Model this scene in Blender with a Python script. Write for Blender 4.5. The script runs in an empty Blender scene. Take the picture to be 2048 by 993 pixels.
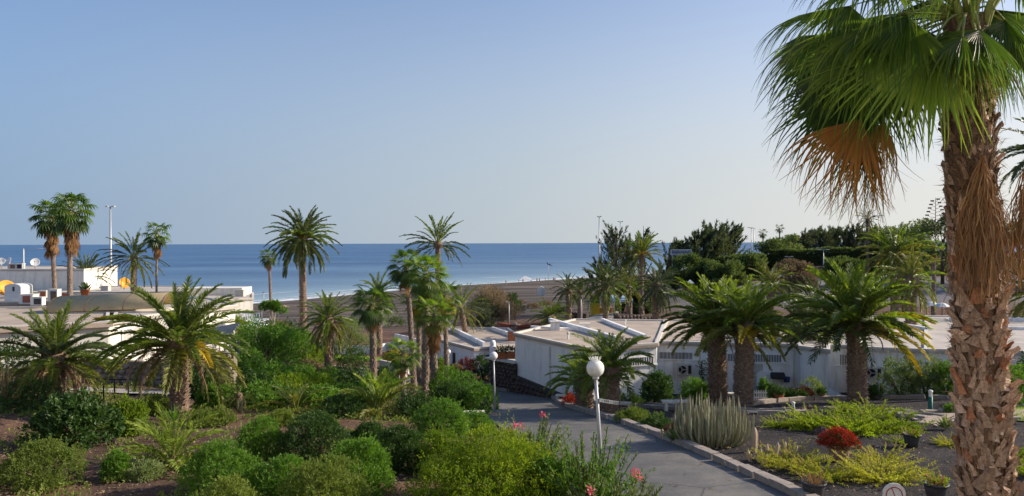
import bpy, math, random
import numpy as np
from mathutils import Vector, Matrix

# ------------------------------------------------------------------ camera, world, sun, exposure
SC = bpy.context.scene
COL = SC.collection
F = 1480.0
CAMZ = 16.0
PITCH = math.atan(10.0 / F)
ROLL = -math.atan(4.6 / 1400)
cam = bpy.data.cameras.new("camera")
cam.sensor_width = 36.0
cam.lens = 36.0 * F / 2048
cam.clip_start = 0.1
cam.clip_end = 90000
camo = bpy.data.objects.new("camera", cam)
COL.objects.link(camo)
camo.matrix_world = Matrix.Translation((0, 0, CAMZ)) @ Matrix.Rotation(math.pi / 2 - PITCH, 4, 'X') @ Matrix.Rotation(ROLL, 4, 'Z')
SC.camera = camo
RM = np.array(camo.matrix_world.to_3x3())

SUN_EL, SUN_AZ = math.radians(26), math.radians(80)   # azimuth clockwise from the view direction
world = bpy.data.worlds.new("World")
SC.world = world
world.use_nodes = True
wn = world.node_tree
bg = wn.nodes["Background"]
sky = wn.nodes.new("ShaderNodeTexSky")
sky.sky_type = 'NISHITA'
sky.sun_disc = False
sky.sun_elevation = SUN_EL
sky.sun_rotation = SUN_AZ
sky.altitude = 10
sky.air_density = 0.75
sky.dust_density = 1.2
sky.ozone_density = 4.5
# haze: a pale layer hugging the whole horizon, brighter towards the sun's side, thinning with height
_tc = wn.nodes.new("ShaderNodeTexCoord")
_sp = wn.nodes.new("ShaderNodeSeparateXYZ"); wn.links.new(_tc.outputs['Generated'], _sp.inputs[0])
def _math(op, a, b=None):
    q = wn.nodes.new("ShaderNodeMath"); q.operation = op
    for i, x in enumerate((a, b)):
        if x is None: continue
        if isinstance(x, (int, float)): q.inputs[i].default_value = x
        else: wn.links.new(x, q.inputs[i])
    return q.outputs[0]
_z = _math('MAXIMUM', _sp.outputs['Z'], 0.0)
_nz = wn.nodes.new("ShaderNodeTexNoise"); _nz.inputs['Scale'].default_value = 2.2; _nz.inputs['Detail'].default_value = 5
_mp = wn.nodes.new("ShaderNodeMapping"); _mp.inputs['Scale'].default_value = (1, 1, 5); wn.links.new(_tc.outputs['Generated'], _mp.inputs[0]); wn.links.new(_mp.outputs[0], _nz.inputs['Vector'])
_zs = _math('DIVIDE', _z, 0.31)
_f = _math('POWER', 2.718, _math('MULTIPLY', _math('MULTIPLY', _zs, _zs), -1.0))
_f = _math('MULTIPLY', _f, _math('ADD', _math('MULTIPLY', _nz.outputs[0], 0.10), 0.93))
_vd = wn.nodes.new("ShaderNodeVectorMath"); _vd.operation = 'DOT_PRODUCT'
wn.links.new(_tc.outputs['Generated'], _vd.inputs[0]); _vd.inputs[1].default_value = (math.sin(SUN_AZ), math.cos(SUN_AZ), 0)
_dd = _math('ADD', _math('MULTIPLY', _vd.outputs['Value'], 0.5), 0.5)
_cr = wn.nodes.new("ShaderNodeValToRGB"); _el = _cr.color_ramp.elements
_K = 1.0
_el[0].position, _el[0].color = 0.27, (0.255, 0.365, 0.52, 1)
_el[1].position, _el[1].color = 1.0, (0.95, 0.90, 0.80, 1)
for _p, _c in ((0.585, (0.48, 0.54, 0.585, 1)), (0.815, (0.74, 0.735, 0.70, 1))):
    _e = _el.new(_p); _e.color = _c
wn.links.new(_dd, _cr.inputs[0])
_sc = wn.nodes.new("ShaderNodeVectorMath"); _sc.operation = 'SCALE'; wn.links.new(_cr.outputs[0], _sc.inputs[0]); _sc.inputs['Scale'].default_value = 5.3
_mx = wn.nodes.new("ShaderNodeMix"); _mx.data_type = 'RGBA'
wn.links.new(_f, _mx.inputs[0]); wn.links.new(sky.outputs[0], _mx.inputs[6]); wn.links.new(_sc.outputs[0], _mx.inputs[7])
wn.links.new(_mx.outputs[2], bg.inputs[0])
bg.inputs[1].default_value = 0.09
sl = bpy.data.lights.new("sun", 'SUN')
sl.energy = 3.0
sl.angle = math.radians(0.6)
sl.color = (1.0, 0.86, 0.68)
so = bpy.data.objects.new("sun", sl)
COL.objects.link(so)
sv = Vector((math.cos(SUN_EL) * math.sin(SUN_AZ), math.cos(SUN_EL) * math.cos(SUN_AZ), math.sin(SUN_EL)))
so.rotation_euler = sv.to_track_quat('Z', 'Y').to_euler()
so.location = (60, 0, 60)
SC.view_settings.view_transform = 'Standard'
SC.view_settings.look = 'None'
SC.view_settings.exposure = 1.15
SC.view_settings.gamma = 1.0
SC.cycles.use_denoising = True
SC.cycles.max_bounces = 6
SC.cycles.diffuse_bounces = 3
SC.cycles.transparent_max_bounces = 6
SC.cycles.caustics_reflective = False
SC.cycles.caustics_refractive = False

rng = np.random.default_rng(7)
R = random.Random(11)

# ------------------------------------------------------------------ terrain function
TC = np.array([-800, 0, 400, 655, 800, 1024, 1200, 1500, 1800, 2200, 2900], float)
TD = np.array([12, 18, 24, 30, 36, 43, 52, 60, 75, 95, 110, 150, 200, 300, 500, 1000], float)
TH = np.array([
 [5.8,5.8,5.8,5.8,5.8,5.85,5.85,5.8,5.8,5.8,5.8],
 [5.9,5.9,6.0,6.0,6.1,6.15,6.15,6.1,6.1,6.1,6.1],
 [6.3,6.3,6.4,6.5,6.7,6.8,6.65,6.5,6.5,6.4,6.4],
 [6.7,6.7,7.0,7.1,7.2,7.4,7.25,7.0,6.9,6.8,6.8],
 [7.1,7.1,7.5,7.7,7.8,8.3,8.1,7.8,7.7,7.2,7.2],
 [7.6,7.6,8.0,8.3,8.6,9.3,9.2,8.9,8.8,8.0,8.0],
 [8.2,8.2,8.5,8.8,9.3,10.3,9.8,9.2,9.0,8.8,8.8],
 [8.2,8.2,9.0,9.5,9.8,11.,9.8,9.2,9.0,8.9,8.9],
 [8.2,8.2,9.6,10.,10.2,9.6,9.1,8.9,8.6,8.6,8.6],
 [8.6,8.6,11.,11.2,11.2,9.9,9.4,8.3,7.8,7.8,7.8],
 [10.5,10.5,12.5,12.6,12.2,10.6,10.2,7.8,7.2,7,7],
 [14.5,14.5,14.6,14.4,14.3,12.2,11.8,6.8,6,6,6],
 [15.5,15.5,15.5,15.3,15.2,14.,13.6,7,5.6,5,5],
 [15.6,15.6,15.6,15.6,15.6,15.,15.,9,5,5,5],
 [15.5,15.5,15.5,15.5,15.5,15.,15.,12,8,7,7],
 [15.5,15.5,15.5,15.5,15.5,15.5,15.5,14.5,13,13,13]])
LD0, LD1, NC, ND = math.log(12), math.log(1000), 160, 200
_ci = np.linspace(-800, 2900, NC)
_di = np.linspace(LD0, LD1, ND)
_a = np.array([np.interp(_ci, TC, r) for r in TH])
_g = np.array([np.interp(_di, np.log(TD), _a[:, j]) for j in range(NC)]).T
for _ in range(5):
    p = np.pad(_g, 1, mode='edge')
    _g = (p[:-2, 1:-1] + 2 * p[1:-1, 1:-1] + p[2:, 1:-1]) / 4
    p = np.pad(_g, 1, mode='edge')
    _g = (p[1:-1, :-2] + 2 * p[1:-1, 1:-1] + p[1:-1, 2:]) / 4
SHX = np.array([-6000, -400, -140, -65, -23, 33, 150, 400, 900, 3000, 20000], float)
SHY = np.array([-6000, -220, 95, 205, 277, 335, 480, 740, 1150, 2500, 9000], float)

def shore(X, Y):
    """distance inland from the water line, negative over the sea"""
    return (np.interp(X, SHX, SHY) - Y) * 0.62

def ground(X, Y):
    X = np.asarray(X, float); Y = np.asarray(Y, float)
    Yc = np.clip(Y, 12, 1000)
    px = np.clip(1024 + F * X / np.maximum(Y, 12), -800, 2900)
    ci = (px + 800) / 3700 * (NC - 1)
    di = (np.log(Yc) - LD0) / (LD1 - LD0) * (ND - 1)
    c0 = np.minimum(ci.astype(int), NC - 2); d0 = np.minimum(di.astype(int), ND - 2)
    fc = ci - c0; fd = di - d0
    H = (_g[d0, c0] * (1 - fc) * (1 - fd) + _g[d0, c0 + 1] * fc * (1 - fd) + _g[d0 + 1, c0] * (1 - fc) * fd + _g[d0 + 1, c0 + 1] * fc * fd)
    z = CAMZ - H
    s = shore(X, Y)
    return np.where(s > 0, np.minimum(z, 0.05 + s * 0.03 + s * s * 0.0012), np.maximum(s * 0.05, -3))

def gz(X, Y):
    return float(ground(np.array([X]), np.array([Y]))[0])

def ray(px, py):
    v = RM @ np.array([(px - 1024) / F, (496.5 - py) / F, -1.0])
    return v / v[1]

def W(px, py, d):
    v = ray(px, py) * d
    return Vector((v[0], v[1], CAMZ + v[2]))

def G(px, d, dz=0.0):
    v = ray(px, 600) * d
    return Vector((v[0], d, gz(v[0], d) + dz))

def GP(px, py, dmin=13.0):
    """ground point seen at a pixel"""
    v = ray(px, py)
    d = np.geomspace(dmin, 900, 3000)
    z = CAMZ + v[2] * d
    t = ground(v[0] * d, d)
    k = np.argmax(z <= t)
    return Vector((v[0] * d[k], d[k], float(t[k])))

# ------------------------------------------------------------------ materials
def hx(c):
    return (c[0], c[1], c[2], 1.0)

def newmat(name):
    m = bpy.data.materials.new(name)
    m.use_nodes = True
    nt = m.node_tree
    return m, nt, nt.nodes, nt.links, nt.nodes["Principled BSDF"]

def ramp(n, stops):
    r = n.new("ShaderNodeValToRGB")
    e = r.color_ramp.elements
    e[0].position, e[0].color = stops[0][0], hx(stops[0][1])
    e[1].position, e[1].color = stops[-1][0], hx(stops[-1][1])
    for p, c in stops[1:-1]:
        x = e.new(p); x.color = hx(c)
    return r

def solid(name, c1, c2=None, scale=4.0, rough=0.8, bump=0.0, bscale=None, metal=0.0, detail=6, spec=0.3, dirt=None, dscale=0.6, coords='Object', objvar=0.0, stretch=None, dstretch=None):
    """noise-mottled surface, with optional stains on a larger scale"""
    m, nt, n, l, b = newmat(name)
    if c2 is None:
        c2 = tuple(x * 0.82 for x in c1)
    tc = n.new("ShaderNodeTexCoord")
    no = n.new("ShaderNodeTexNoise"); no.inputs['Scale'].default_value = scale; no.inputs['Detail'].default_value = detail; no.inputs['Roughness'].default_value = 0.65
    l.new(tc.outputs[coords], no.inputs['Vector'])
    rp = ramp(n, [(0.34, c2), (0.66, c1)])
    l.new(no.outputs[0], rp.inputs[0])
    out = rp.outputs[0]
    if dirt:
        n2 = n.new("ShaderNodeTexNoise"); n2.inputs['Scale'].default_value = dscale; n2.inputs['Detail'].default_value = 8; n2.inputs['Roughness'].default_value = 0.7
        l.new(tc.outputs[coords], n2.inputs['Vector'])
        if dstretch:
            md = n.new("ShaderNodeMapping"); md.inputs['Scale'].default_value = dstretch; l.new(tc.outputs[coords], md.inputs[0]); l.new(md.outputs[0], n2.inputs['Vector'])
        r2 = ramp(n, [(0.5, (0, 0, 0)), (0.72, (1, 1, 1))])
        l.new(n2.outputs[0], r2.inputs[0])
        mx = n.new("ShaderNodeMix"); mx.data_type = 'RGBA'
        l.new(r2.outputs[0], mx.inputs[0]); l.new(out, mx.inputs[6]); mx.inputs[7].default_value = hx(dirt)
        out = mx.outputs[2]
    if stretch:
        mpn = n.new("ShaderNodeMapping"); mpn.inputs['Scale'].default_value = stretch
        l.new(tc.outputs[coords], mpn.inputs[0]); l.new(mpn.outputs[0], no.inputs['Vector'])
    if objvar:
        oi = n.new("ShaderNodeObjectInfo"); hs = n.new("ShaderNodeHueSaturation")
        mr = n.new("ShaderNodeMapRange"); mr.inputs[3].default_value = 1 - objvar; mr.inputs[4].default_value = 1 + objvar
        l.new(oi.outputs['Random'], mr.inputs[0]); l.new(mr.outputs[0], hs.inputs['Value']); l.new(out, hs.inputs['Color']); out = hs.outputs[0]
    l.new(out, b.inputs['Base Color'])
    b.inputs['Roughness'].default_value = rough
    b.inputs['Metallic'].default_value = metal
    b.inputs['Specular IOR Level'].default_value = spec
    if bump:
        n3 = n.new("ShaderNodeTexNoise"); n3.inputs['Scale'].default_value = bscale or scale * 4; n3.inputs['Detail'].default_value = 6
        l.new(tc.outputs[coords], n3.inputs['Vector'])
        bp = n.new("ShaderNodeBump"); bp.inputs['Strength'].default_value = bump; bp.inputs['Distance'].default_value = 0.05
        l.new(n3.outputs[0], bp.inputs['Height']); l.new(bp.outputs[0], b.inputs['Normal'])
    return m

def leafmat(name, c1, c2, c3, trans=0.35, rough=0.5, spec=0.35, tcol=None):
    """leaf: colour by per-leaf random attribute, per-object random and a little large noise; light shines through"""
    m, nt, n, l, b = newmat(name)
    at = n.new("ShaderNodeAttribute"); at.attribute_name = 'tint'
    oi = n.new("ShaderNodeObjectInfo")
    ma = n.new("ShaderNodeMath"); ma.operation = 'MULTIPLY_ADD'; ma.inputs[1].default_value = 0.7
    l.new(at.outputs['Fac'], ma.inputs[0])
    mb = n.new("ShaderNodeMath"); mb.operation = 'MULTIPLY'; mb.inputs[1].default_value = 0.3
    l.new(oi.outputs['Random'], mb.inputs[0]); l.new(mb.outputs[0], ma.inputs[2])
    rp = ramp(n, [(0.05, c1), (0.5, c2), (0.97, c3)])
    l.new(ma.outputs[0], rp.inputs[0])
    l.new(rp.outputs[0], b.inputs['Base Color'])
    b.inputs['Roughness'].default_value = rough
    b.inputs['Specular IOR Level'].default_value = spec
    tr = n.new("ShaderNodeBsdfTranslucent")
    mx = n.new("ShaderNodeMix"); mx.data_type = 'RGBA'; mx.blend_type = 'MULTIPLY'; mx.inputs[0].default_value = 1
    l.new(rp.outputs[0], mx.inputs[6]); mx.inputs[7].default_value = hx(tcol or (1.6, 1.7, 0.7))
    l.new(mx.outputs[2], tr.inputs[0])
    ms = n.new("ShaderNodeMixShader"); ms.inputs[0].default_value = trans
    l.new(b.outputs[0], ms.inputs[1]); l.new(tr.outputs[0], ms.inputs[2])
    l.new(ms.outputs[0], n["Material Output"].inputs[0])
    return m

M = {}
M['white'] = solid('white_render', (0.88, 0.88, 0.87), (0.82, 0.82, 0.81), 1.2, 0.85, 0.25, 30, dirt=(0.58, 0.55, 0.50), dscale=0.9, dstretch=(1.6, 1.6, 0.28))
M['cream'] = solid('cream_render', (0.80, 0.77, 0.70), (0.71, 0.68, 0.61), 1.4, 0.85, 0.25, 30, dirt=(0.52, 0.47, 0.40), dscale=0.9, dstretch=(1.6, 1.6, 0.28))
M['roof'] = solid('roof_screed', (0.50, 0.41, 0.32), (0.36, 0.295, 0.24), 0.7, 0.9, 0.3, 12, dirt=(0.32, 0.27, 0.23), dscale=0.25)
M['roofpale'] = solid('roof_membrane', (0.54, 0.49, 0.43), (0.41, 0.37, 0.33), 0.6, 0.85, 0.2, 12, dirt=(0.36, 0.33, 0.30), dscale=0.25)
M['coping'] = solid('coping', (0.68, 0.64, 0.57), (0.56, 0.52, 0.46), 3, 0.85)
M['dark'] = solid('dark_opening', (0.02, 0.02, 0.022), (0.012, 0.012, 0.014), 3, 0.4)
M['glass'] = solid('window_glass', (0.03, 0.035, 0.04), (0.015, 0.02, 0.022), 0.8, 0.08, spec=0.8)
M['metalgrey'] = solid('painted_steel', (0.42, 0.44, 0.46), (0.35, 0.37, 0.39), 8, 0.45, metal=0.3, spec=0.5)
M['globe'] = solid('lamp_globe', (0.80, 0.80, 0.78), (0.74, 0.74, 0.71), 3, 0.35, spec=0.5, dirt=(0.6, 0.58, 0.52), dscale=5)
M['plasticwhite'] = solid('white_plastic', (0.75, 0.75, 0.72), (0.66, 0.66, 0.63), 5, 0.5)
M['acgrey'] = solid('unit_casing', (0.55, 0.53, 0.48), (0.44, 0.42, 0.38), 4, 0.6)
M['terracotta'] = solid('terracotta', (0.50, 0.17, 0.07), (0.38, 0.12, 0.05), 6, 0.8, 0.2)
M['potclay'] = solid('clay_pot', (0.40, 0.26, 0.18), (0.30, 0.18, 0.12), 8, 0.8, 0.2)
M['potdark'] = solid('dark_pot', (0.07, 0.07, 0.075), (0.045, 0.045, 0.05), 8, 0.55)
M['orange'] = solid('orange_dish', (0.85, 0.38, 0.02), (0.75, 0.30, 0.02), 3, 0.5)
M['canopy'] = solid('tan_awning', (0.60, 0.45, 0.24), (0.50, 0.37, 0.19), 2, 0.8)
M['brick'] = solid('brick_red', (0.36, 0.13, 0.08), (0.28, 0.10, 0.07), 6, 0.85, 0.3)
M['pinkwall'] = solid('pink_render', (0.48, 0.27, 0.22), (0.38, 0.2, 0.17), 1, 0.9, dirt=(0.28, 0.17, 0.14), dscale=0.3)
M['stone'] = solid('volcanic_stone', (0.17, 0.13, 0.115), (0.07, 0.055, 0.05), 5, 0.9, 0.6, 18, coords='Generated')
M['stone2'] = solid('dark_stone', (0.12, 0.095, 0.085), (0.045, 0.036, 0.034), 3.0, 0.9, 0.6, 14, coords='Object')
M['mortarpale'] = solid('pale_mortar', (0.27, 0.22, 0.17), (0.17, 0.14, 0.11), 6, 0.95)
M['mortar'] = solid('mortar', (0.09, 0.075, 0.065), (0.05, 0.04, 0.037), 6, 0.95)
M['palestone'] = solid('pale_rubble', (0.36, 0.29, 0.22), (0.2, 0.15, 0.12), 3, 0.9, 0.5, 14)
M['kerb'] = solid('kerb_concrete', (0.42, 0.36, 0.31), (0.28, 0.24, 0.21), 5, 0.9, 0.4, 25, dirt=(0.14, 0.12, 0.10), dscale=2.5)
M['path'] = solid('path_concrete', (0.40, 0.37, 0.33), (0.31, 0.29, 0.26), 2.5, 0.9, 0.2, 20, dirt=(0.24, 0.22, 0.2), dscale=0.9)
M['paver'] = solid('paver', (0.46, 0.37, 0.30), (0.35, 0.28, 0.23), 3, 0.9, 0.2, coords='Object')
M['trunk'] = solid('date_trunk', (0.27, 0.19, 0.14), (0.12, 0.08, 0.06), 7, 0.95, 0.8, 22)
M['trunkscale'] = solid('date_trunk_scale', (0.38, 0.28, 0.21), (0.18, 0.13, 0.10), 5, 0.95, 0.5, 30)
M['trunkgrey'] = solid('grey_trunk', (0.27, 0.23, 0.2), (0.13, 0.105, 0.09), 5, 0.95, 0.7, 18)
M['wood'] = solid('bark', (0.16, 0.11, 0.08), (0.08, 0.055, 0.04), 6, 0.95, 0.6)
M['boot'] = solid('leaf_base', (0.64, 0.46, 0.33), (0.36, 0.22, 0.14), 3.0, 0.8, 0.9, 40, dirt=(0.56, 0.47, 0.38), dscale=3.0, objvar=0.35, stretch=(6, 6, 1))
M['bootred'] = solid('leaf_base_red', (0.56, 0.26, 0.13), (0.30, 0.13, 0.07), 3, 0.75, 0.9, 40, objvar=0.3, stretch=(6, 6, 1))
M['bootdark'] = solid('leaf_base_dark', (0.36, 0.22, 0.14), (0.13, 0.08, 0.05), 3, 0.85, 0.9, 40, objvar=0.4, stretch=(6, 6, 1))
M['straw'] = leafmat('straw', (0.12, 0.055, 0.025), (0.34, 0.19, 0.085), (0.56, 0.38, 0.2), 0.2, 0.7, 0.2, (1.2, 1.0, 0.7))
M['skirt'] = leafmat('skirt_dry', (0.13, 0.065, 0.03), (0.26, 0.14, 0.06), (0.38, 0.24, 0.12), 0.2, 0.8, 0.15, (1.2, 1.0, 0.7))
M['rachis'] = solid('palm_rachis', (0.30, 0.33, 0.08), (0.22, 0.25, 0.06), 3, 0.55)
M['rachisdry'] = solid('dry_rachis', (0.34, 0.25, 0.15), (0.24, 0.16, 0.09), 3, 0.8)
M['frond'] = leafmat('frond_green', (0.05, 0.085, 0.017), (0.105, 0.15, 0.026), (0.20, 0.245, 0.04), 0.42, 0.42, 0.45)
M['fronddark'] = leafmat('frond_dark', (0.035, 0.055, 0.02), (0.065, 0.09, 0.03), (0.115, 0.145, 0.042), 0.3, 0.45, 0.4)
M['frondblue'] = leafmat('frond_grey', (0.05, 0.07, 0.045), (0.075, 0.1, 0.06), (0.12, 0.15, 0.09), 0.2, 0.5, 0.35)
M['frondlight'] = leafmat('frond_light', (0.09, 0.14, 0.02), (0.17, 0.23, 0.03), (0.29, 0.35, 0.05), 0.45, 0.45, 0.4)
M['frondyellow'] = leafmat('frond_yellow', (0.22, 0.2, 0.02), (0.42, 0.33, 0.025), (0.6, 0.44, 0.04), 0.35, 0.5, 0.3, (1.3, 1.2, 0.5))
M['frondolive'] = leafmat('frond_olive', (0.09, 0.10, 0.025), (0.16, 0.17, 0.035), (0.25, 0.24, 0.06), 0.3, 0.5, 0.3)
M['fronddead'] = leafmat('frond_dead', (0.15, 0.095, 0.05), (0.26, 0.18, 0.11), (0.36, 0.28, 0.19), 0.15, 0.8, 0.15, (1.1, 1.0, 0.8))
M['frondrust'] = leafmat('frond_rust', (0.20, 0.085, 0.03), (0.40, 0.19, 0.05), (0.46, 0.34, 0.06), 0.35, 0.6, 0.25, (1.3, 1.0, 0.5))
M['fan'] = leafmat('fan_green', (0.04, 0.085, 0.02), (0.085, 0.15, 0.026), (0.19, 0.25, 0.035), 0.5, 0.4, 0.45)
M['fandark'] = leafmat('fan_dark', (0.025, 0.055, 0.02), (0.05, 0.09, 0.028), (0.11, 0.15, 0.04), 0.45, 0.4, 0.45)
M['fanlight'] = leafmat('fan_light', (0.09, 0.17, 0.02), (0.18, 0.28, 0.03), (0.30, 0.37, 0.05), 0.35, 0.45, 0.4)
M['b_green'] = leafmat('bush_green', (0.055, 0.125, 0.018), (0.105, 0.21, 0.026), (0.18, 0.31, 0.038), 0.35, 0.5, 0.35)
M['b_bright'] = leafmat('bush_bright', (0.07, 0.13, 0.012), (0.16, 0.235, 0.018), (0.32, 0.37, 0.03), 0.4, 0.5, 0.3)
M['b_dark'] = leafmat('bush_dark', (0.025, 0.055, 0.014), (0.045, 0.095, 0.022), (0.085, 0.15, 0.035), 0.3, 0.5, 0.35)
M['b_olive'] = leafmat('bush_olive', (0.08, 0.12, 0.025), (0.15, 0.20, 0.04), (0.26, 0.31, 0.07), 0.35, 0.6, 0.25)
M['b_grey'] = leafmat('bush_grey', (0.10, 0.14, 0.06), (0.17, 0.22, 0.09), (0.27, 0.32, 0.14), 0.3, 0.55, 0.3)
M['b_yellow'] = leafmat('bush_yellow', (0.26, 0.30, 0.035), (0.42, 0.45, 0.05), (0.58, 0.58, 0.09), 0.35, 0.55, 0.3, (1.2, 1.2, 0.6))
M['b_lime'] = leafmat('bush_lime', (0.13, 0.20, 0.015), (0.24, 0.33, 0.02), (0.38, 0.45, 0.04), 0.35, 0.55, 0.3)
M['b_brown'] = leafmat('bush_brown', (0.16, 0.12, 0.07), (0.28, 0.21, 0.12), (0.38, 0.29, 0.17), 0.2, 0.8, 0.15, (1.1, 1.0, 0.8))
M['b_red'] = leafmat('flower_red', (0.14, 0.02, 0.012), (0.34, 0.035, 0.02), (0.46, 0.09, 0.03), 0.25, 0.6, 0.2, (1.2, 0.8, 0.8))
M['b_maroon'] = leafmat('bush_maroon', (0.10, 0.025, 0.025), (0.17, 0.045, 0.04), (0.25, 0.08, 0.06), 0.25, 0.6, 0.2, (1.2, 0.9, 0.9))
M['b_pink'] = leafmat('flower_pink', (0.6, 0.08, 0.12), (0.75, 0.13, 0.18), (0.8, 0.3, 0.3), 0.25, 0.6, 0.2, (1.1, 1, 1))
M['b_far'] = leafmat('far_leaf', (0.055, 0.08, 0.032), (0.09, 0.125, 0.045), (0.15, 0.19, 0.07), 0.4, 0.6, 0.2)  # distance haze put into the colour: muted, lightened green for far foliage
M['b_needle'] = leafmat('needle_dark', (0.045, 0.06, 0.036), (0.08, 0.10, 0.06), (0.13, 0.155, 0.09), 0.3, 0.7, 0.2)
M['grassblade'] = leafmat('grass_blade', (0.14, 0.24, 0.02), (0.24, 0.36, 0.03), (0.36, 0.46, 0.05), 0.35, 0.6, 0.2)
M['cactus'] = solid('cactus_skin', (0.36, 0.36, 0.23), (0.22, 0.235, 0.145), 7, 0.65, 0.3, 25, dirt=(0.36, 0.30, 0.22), dscale=3)
M['cactuspale'] = solid('cactus_spines', (0.55, 0.45, 0.33), (0.36, 0.26, 0.17), 14, 0.8, 0.5, 50)
M['soil'] = solid('rock', (0.12, 0.08, 0.07), (0.05, 0.035, 0.03), 6, 0.95, 0.7, 20)
M['bollard'] = solid('bollard_green', (0.02, 0.16, 0.12), (0.015, 0.12, 0.09), 4, 0.5)
M['red'] = solid('red_paint', (0.42, 0.02, 0.03), (0.38, 0.02, 0.03), 4, 0.5)
M['blue'] = solid('blue_paint', (0.03, 0.06, 0.2), (0.02, 0.045, 0.16), 4, 0.6)
M['yellow'] = solid('yellow_paint', (0.7, 0.5, 0.03), (0.6, 0.42, 0.03), 4, 0.6)
M['lightblue'] = solid('pale_blue_cloth', (0.42, 0.55, 0.68), (0.36, 0.48, 0.6), 4, 0.8)
M['skin'] = solid('skin', (0.4, 0.22, 0.15), (0.35, 0.19, 0.12), 4, 0.6)
M['clothdark'] = solid('dark_cloth', (0.05, 0.05, 0.07), (0.04, 0.04, 0.05), 4, 0.8)
M['black'] = solid('black_print', (0.03, 0.03, 0.03), (0.025, 0.025, 0.025), 4, 0.7)

# ------------------------------------------------------------------ mesh helpers
def tag(o, label=None, cat=None, group=None, kind=None):
    if label: o['label'] = label
    if cat: o['category'] = cat
    if group: o['group'] = group
    if kind: o['kind'] = kind
    return o

def link(name, me, parent=None, loc=None, rot=None, scale=None):
    o = bpy.data.objects.new(name, me)
    COL.objects.link(o)
    if parent is not None: o.parent = parent
    if loc is not None: o.location = loc
    if rot is not None: o.rotation_euler = rot
    if scale is not None: o.scale = scale if hasattr(scale, '__len__') else (scale,) * 3
    return o

def empty(name, loc, label, cat, group=None, rz=0.0):
    o = link(name, None, loc=loc, rot=(0, 0, rz))
    o.empty_display_size = 0.3
    return tag(o, label, cat, group)

def npmesh(name, V, Q=None, T=None, mats=(), tint=None, mi=None, smooth=False):
    """mesh from numpy arrays: verts, quads, tris; tint per vertex; material index per face (quads first)"""
    V = np.asarray(V, np.float32).reshape(-1, 3)
    Q = np.zeros((0, 4), int) if Q is None else np.asarray(Q, int).reshape(-1, 4)
    T = np.zeros((0, 3), int) if T is None else np.asarray(T, int).reshape(-1, 3)
    me = bpy.data.meshes.new(name)
    me.vertices.add(len(V)); me.vertices.foreach_set('co', V.ravel())
    nl = Q.size + T.size
    me.loops.add(nl); me.loops.foreach_set('vertex_index', np.concatenate([Q.ravel(), T.ravel()]).astype(np.int32))
    nf = len(Q) + len(T)
    me.polygons.add(nf)
    st = np.concatenate([np.arange(len(Q)) * 4, Q.size + np.arange(len(T)) * 3]).astype(np.int32)
    me.polygons.foreach_set('loop_start', st)
    for m in mats: me.materials.append(m)
    if mi is not None: me.polygons.foreach_set('material_index', np.asarray(mi, np.int32))
    me.polygons.foreach_set('use_smooth', np.full(nf, smooth))
    if tint is not None:
        a = me.attributes.new('tint', 'FLOAT', 'POINT'); a.data.foreach_set('value', np.asarray(tint, np.float32))
    me.update(calc_edges=True)
    me.validate()
    return me

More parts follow.
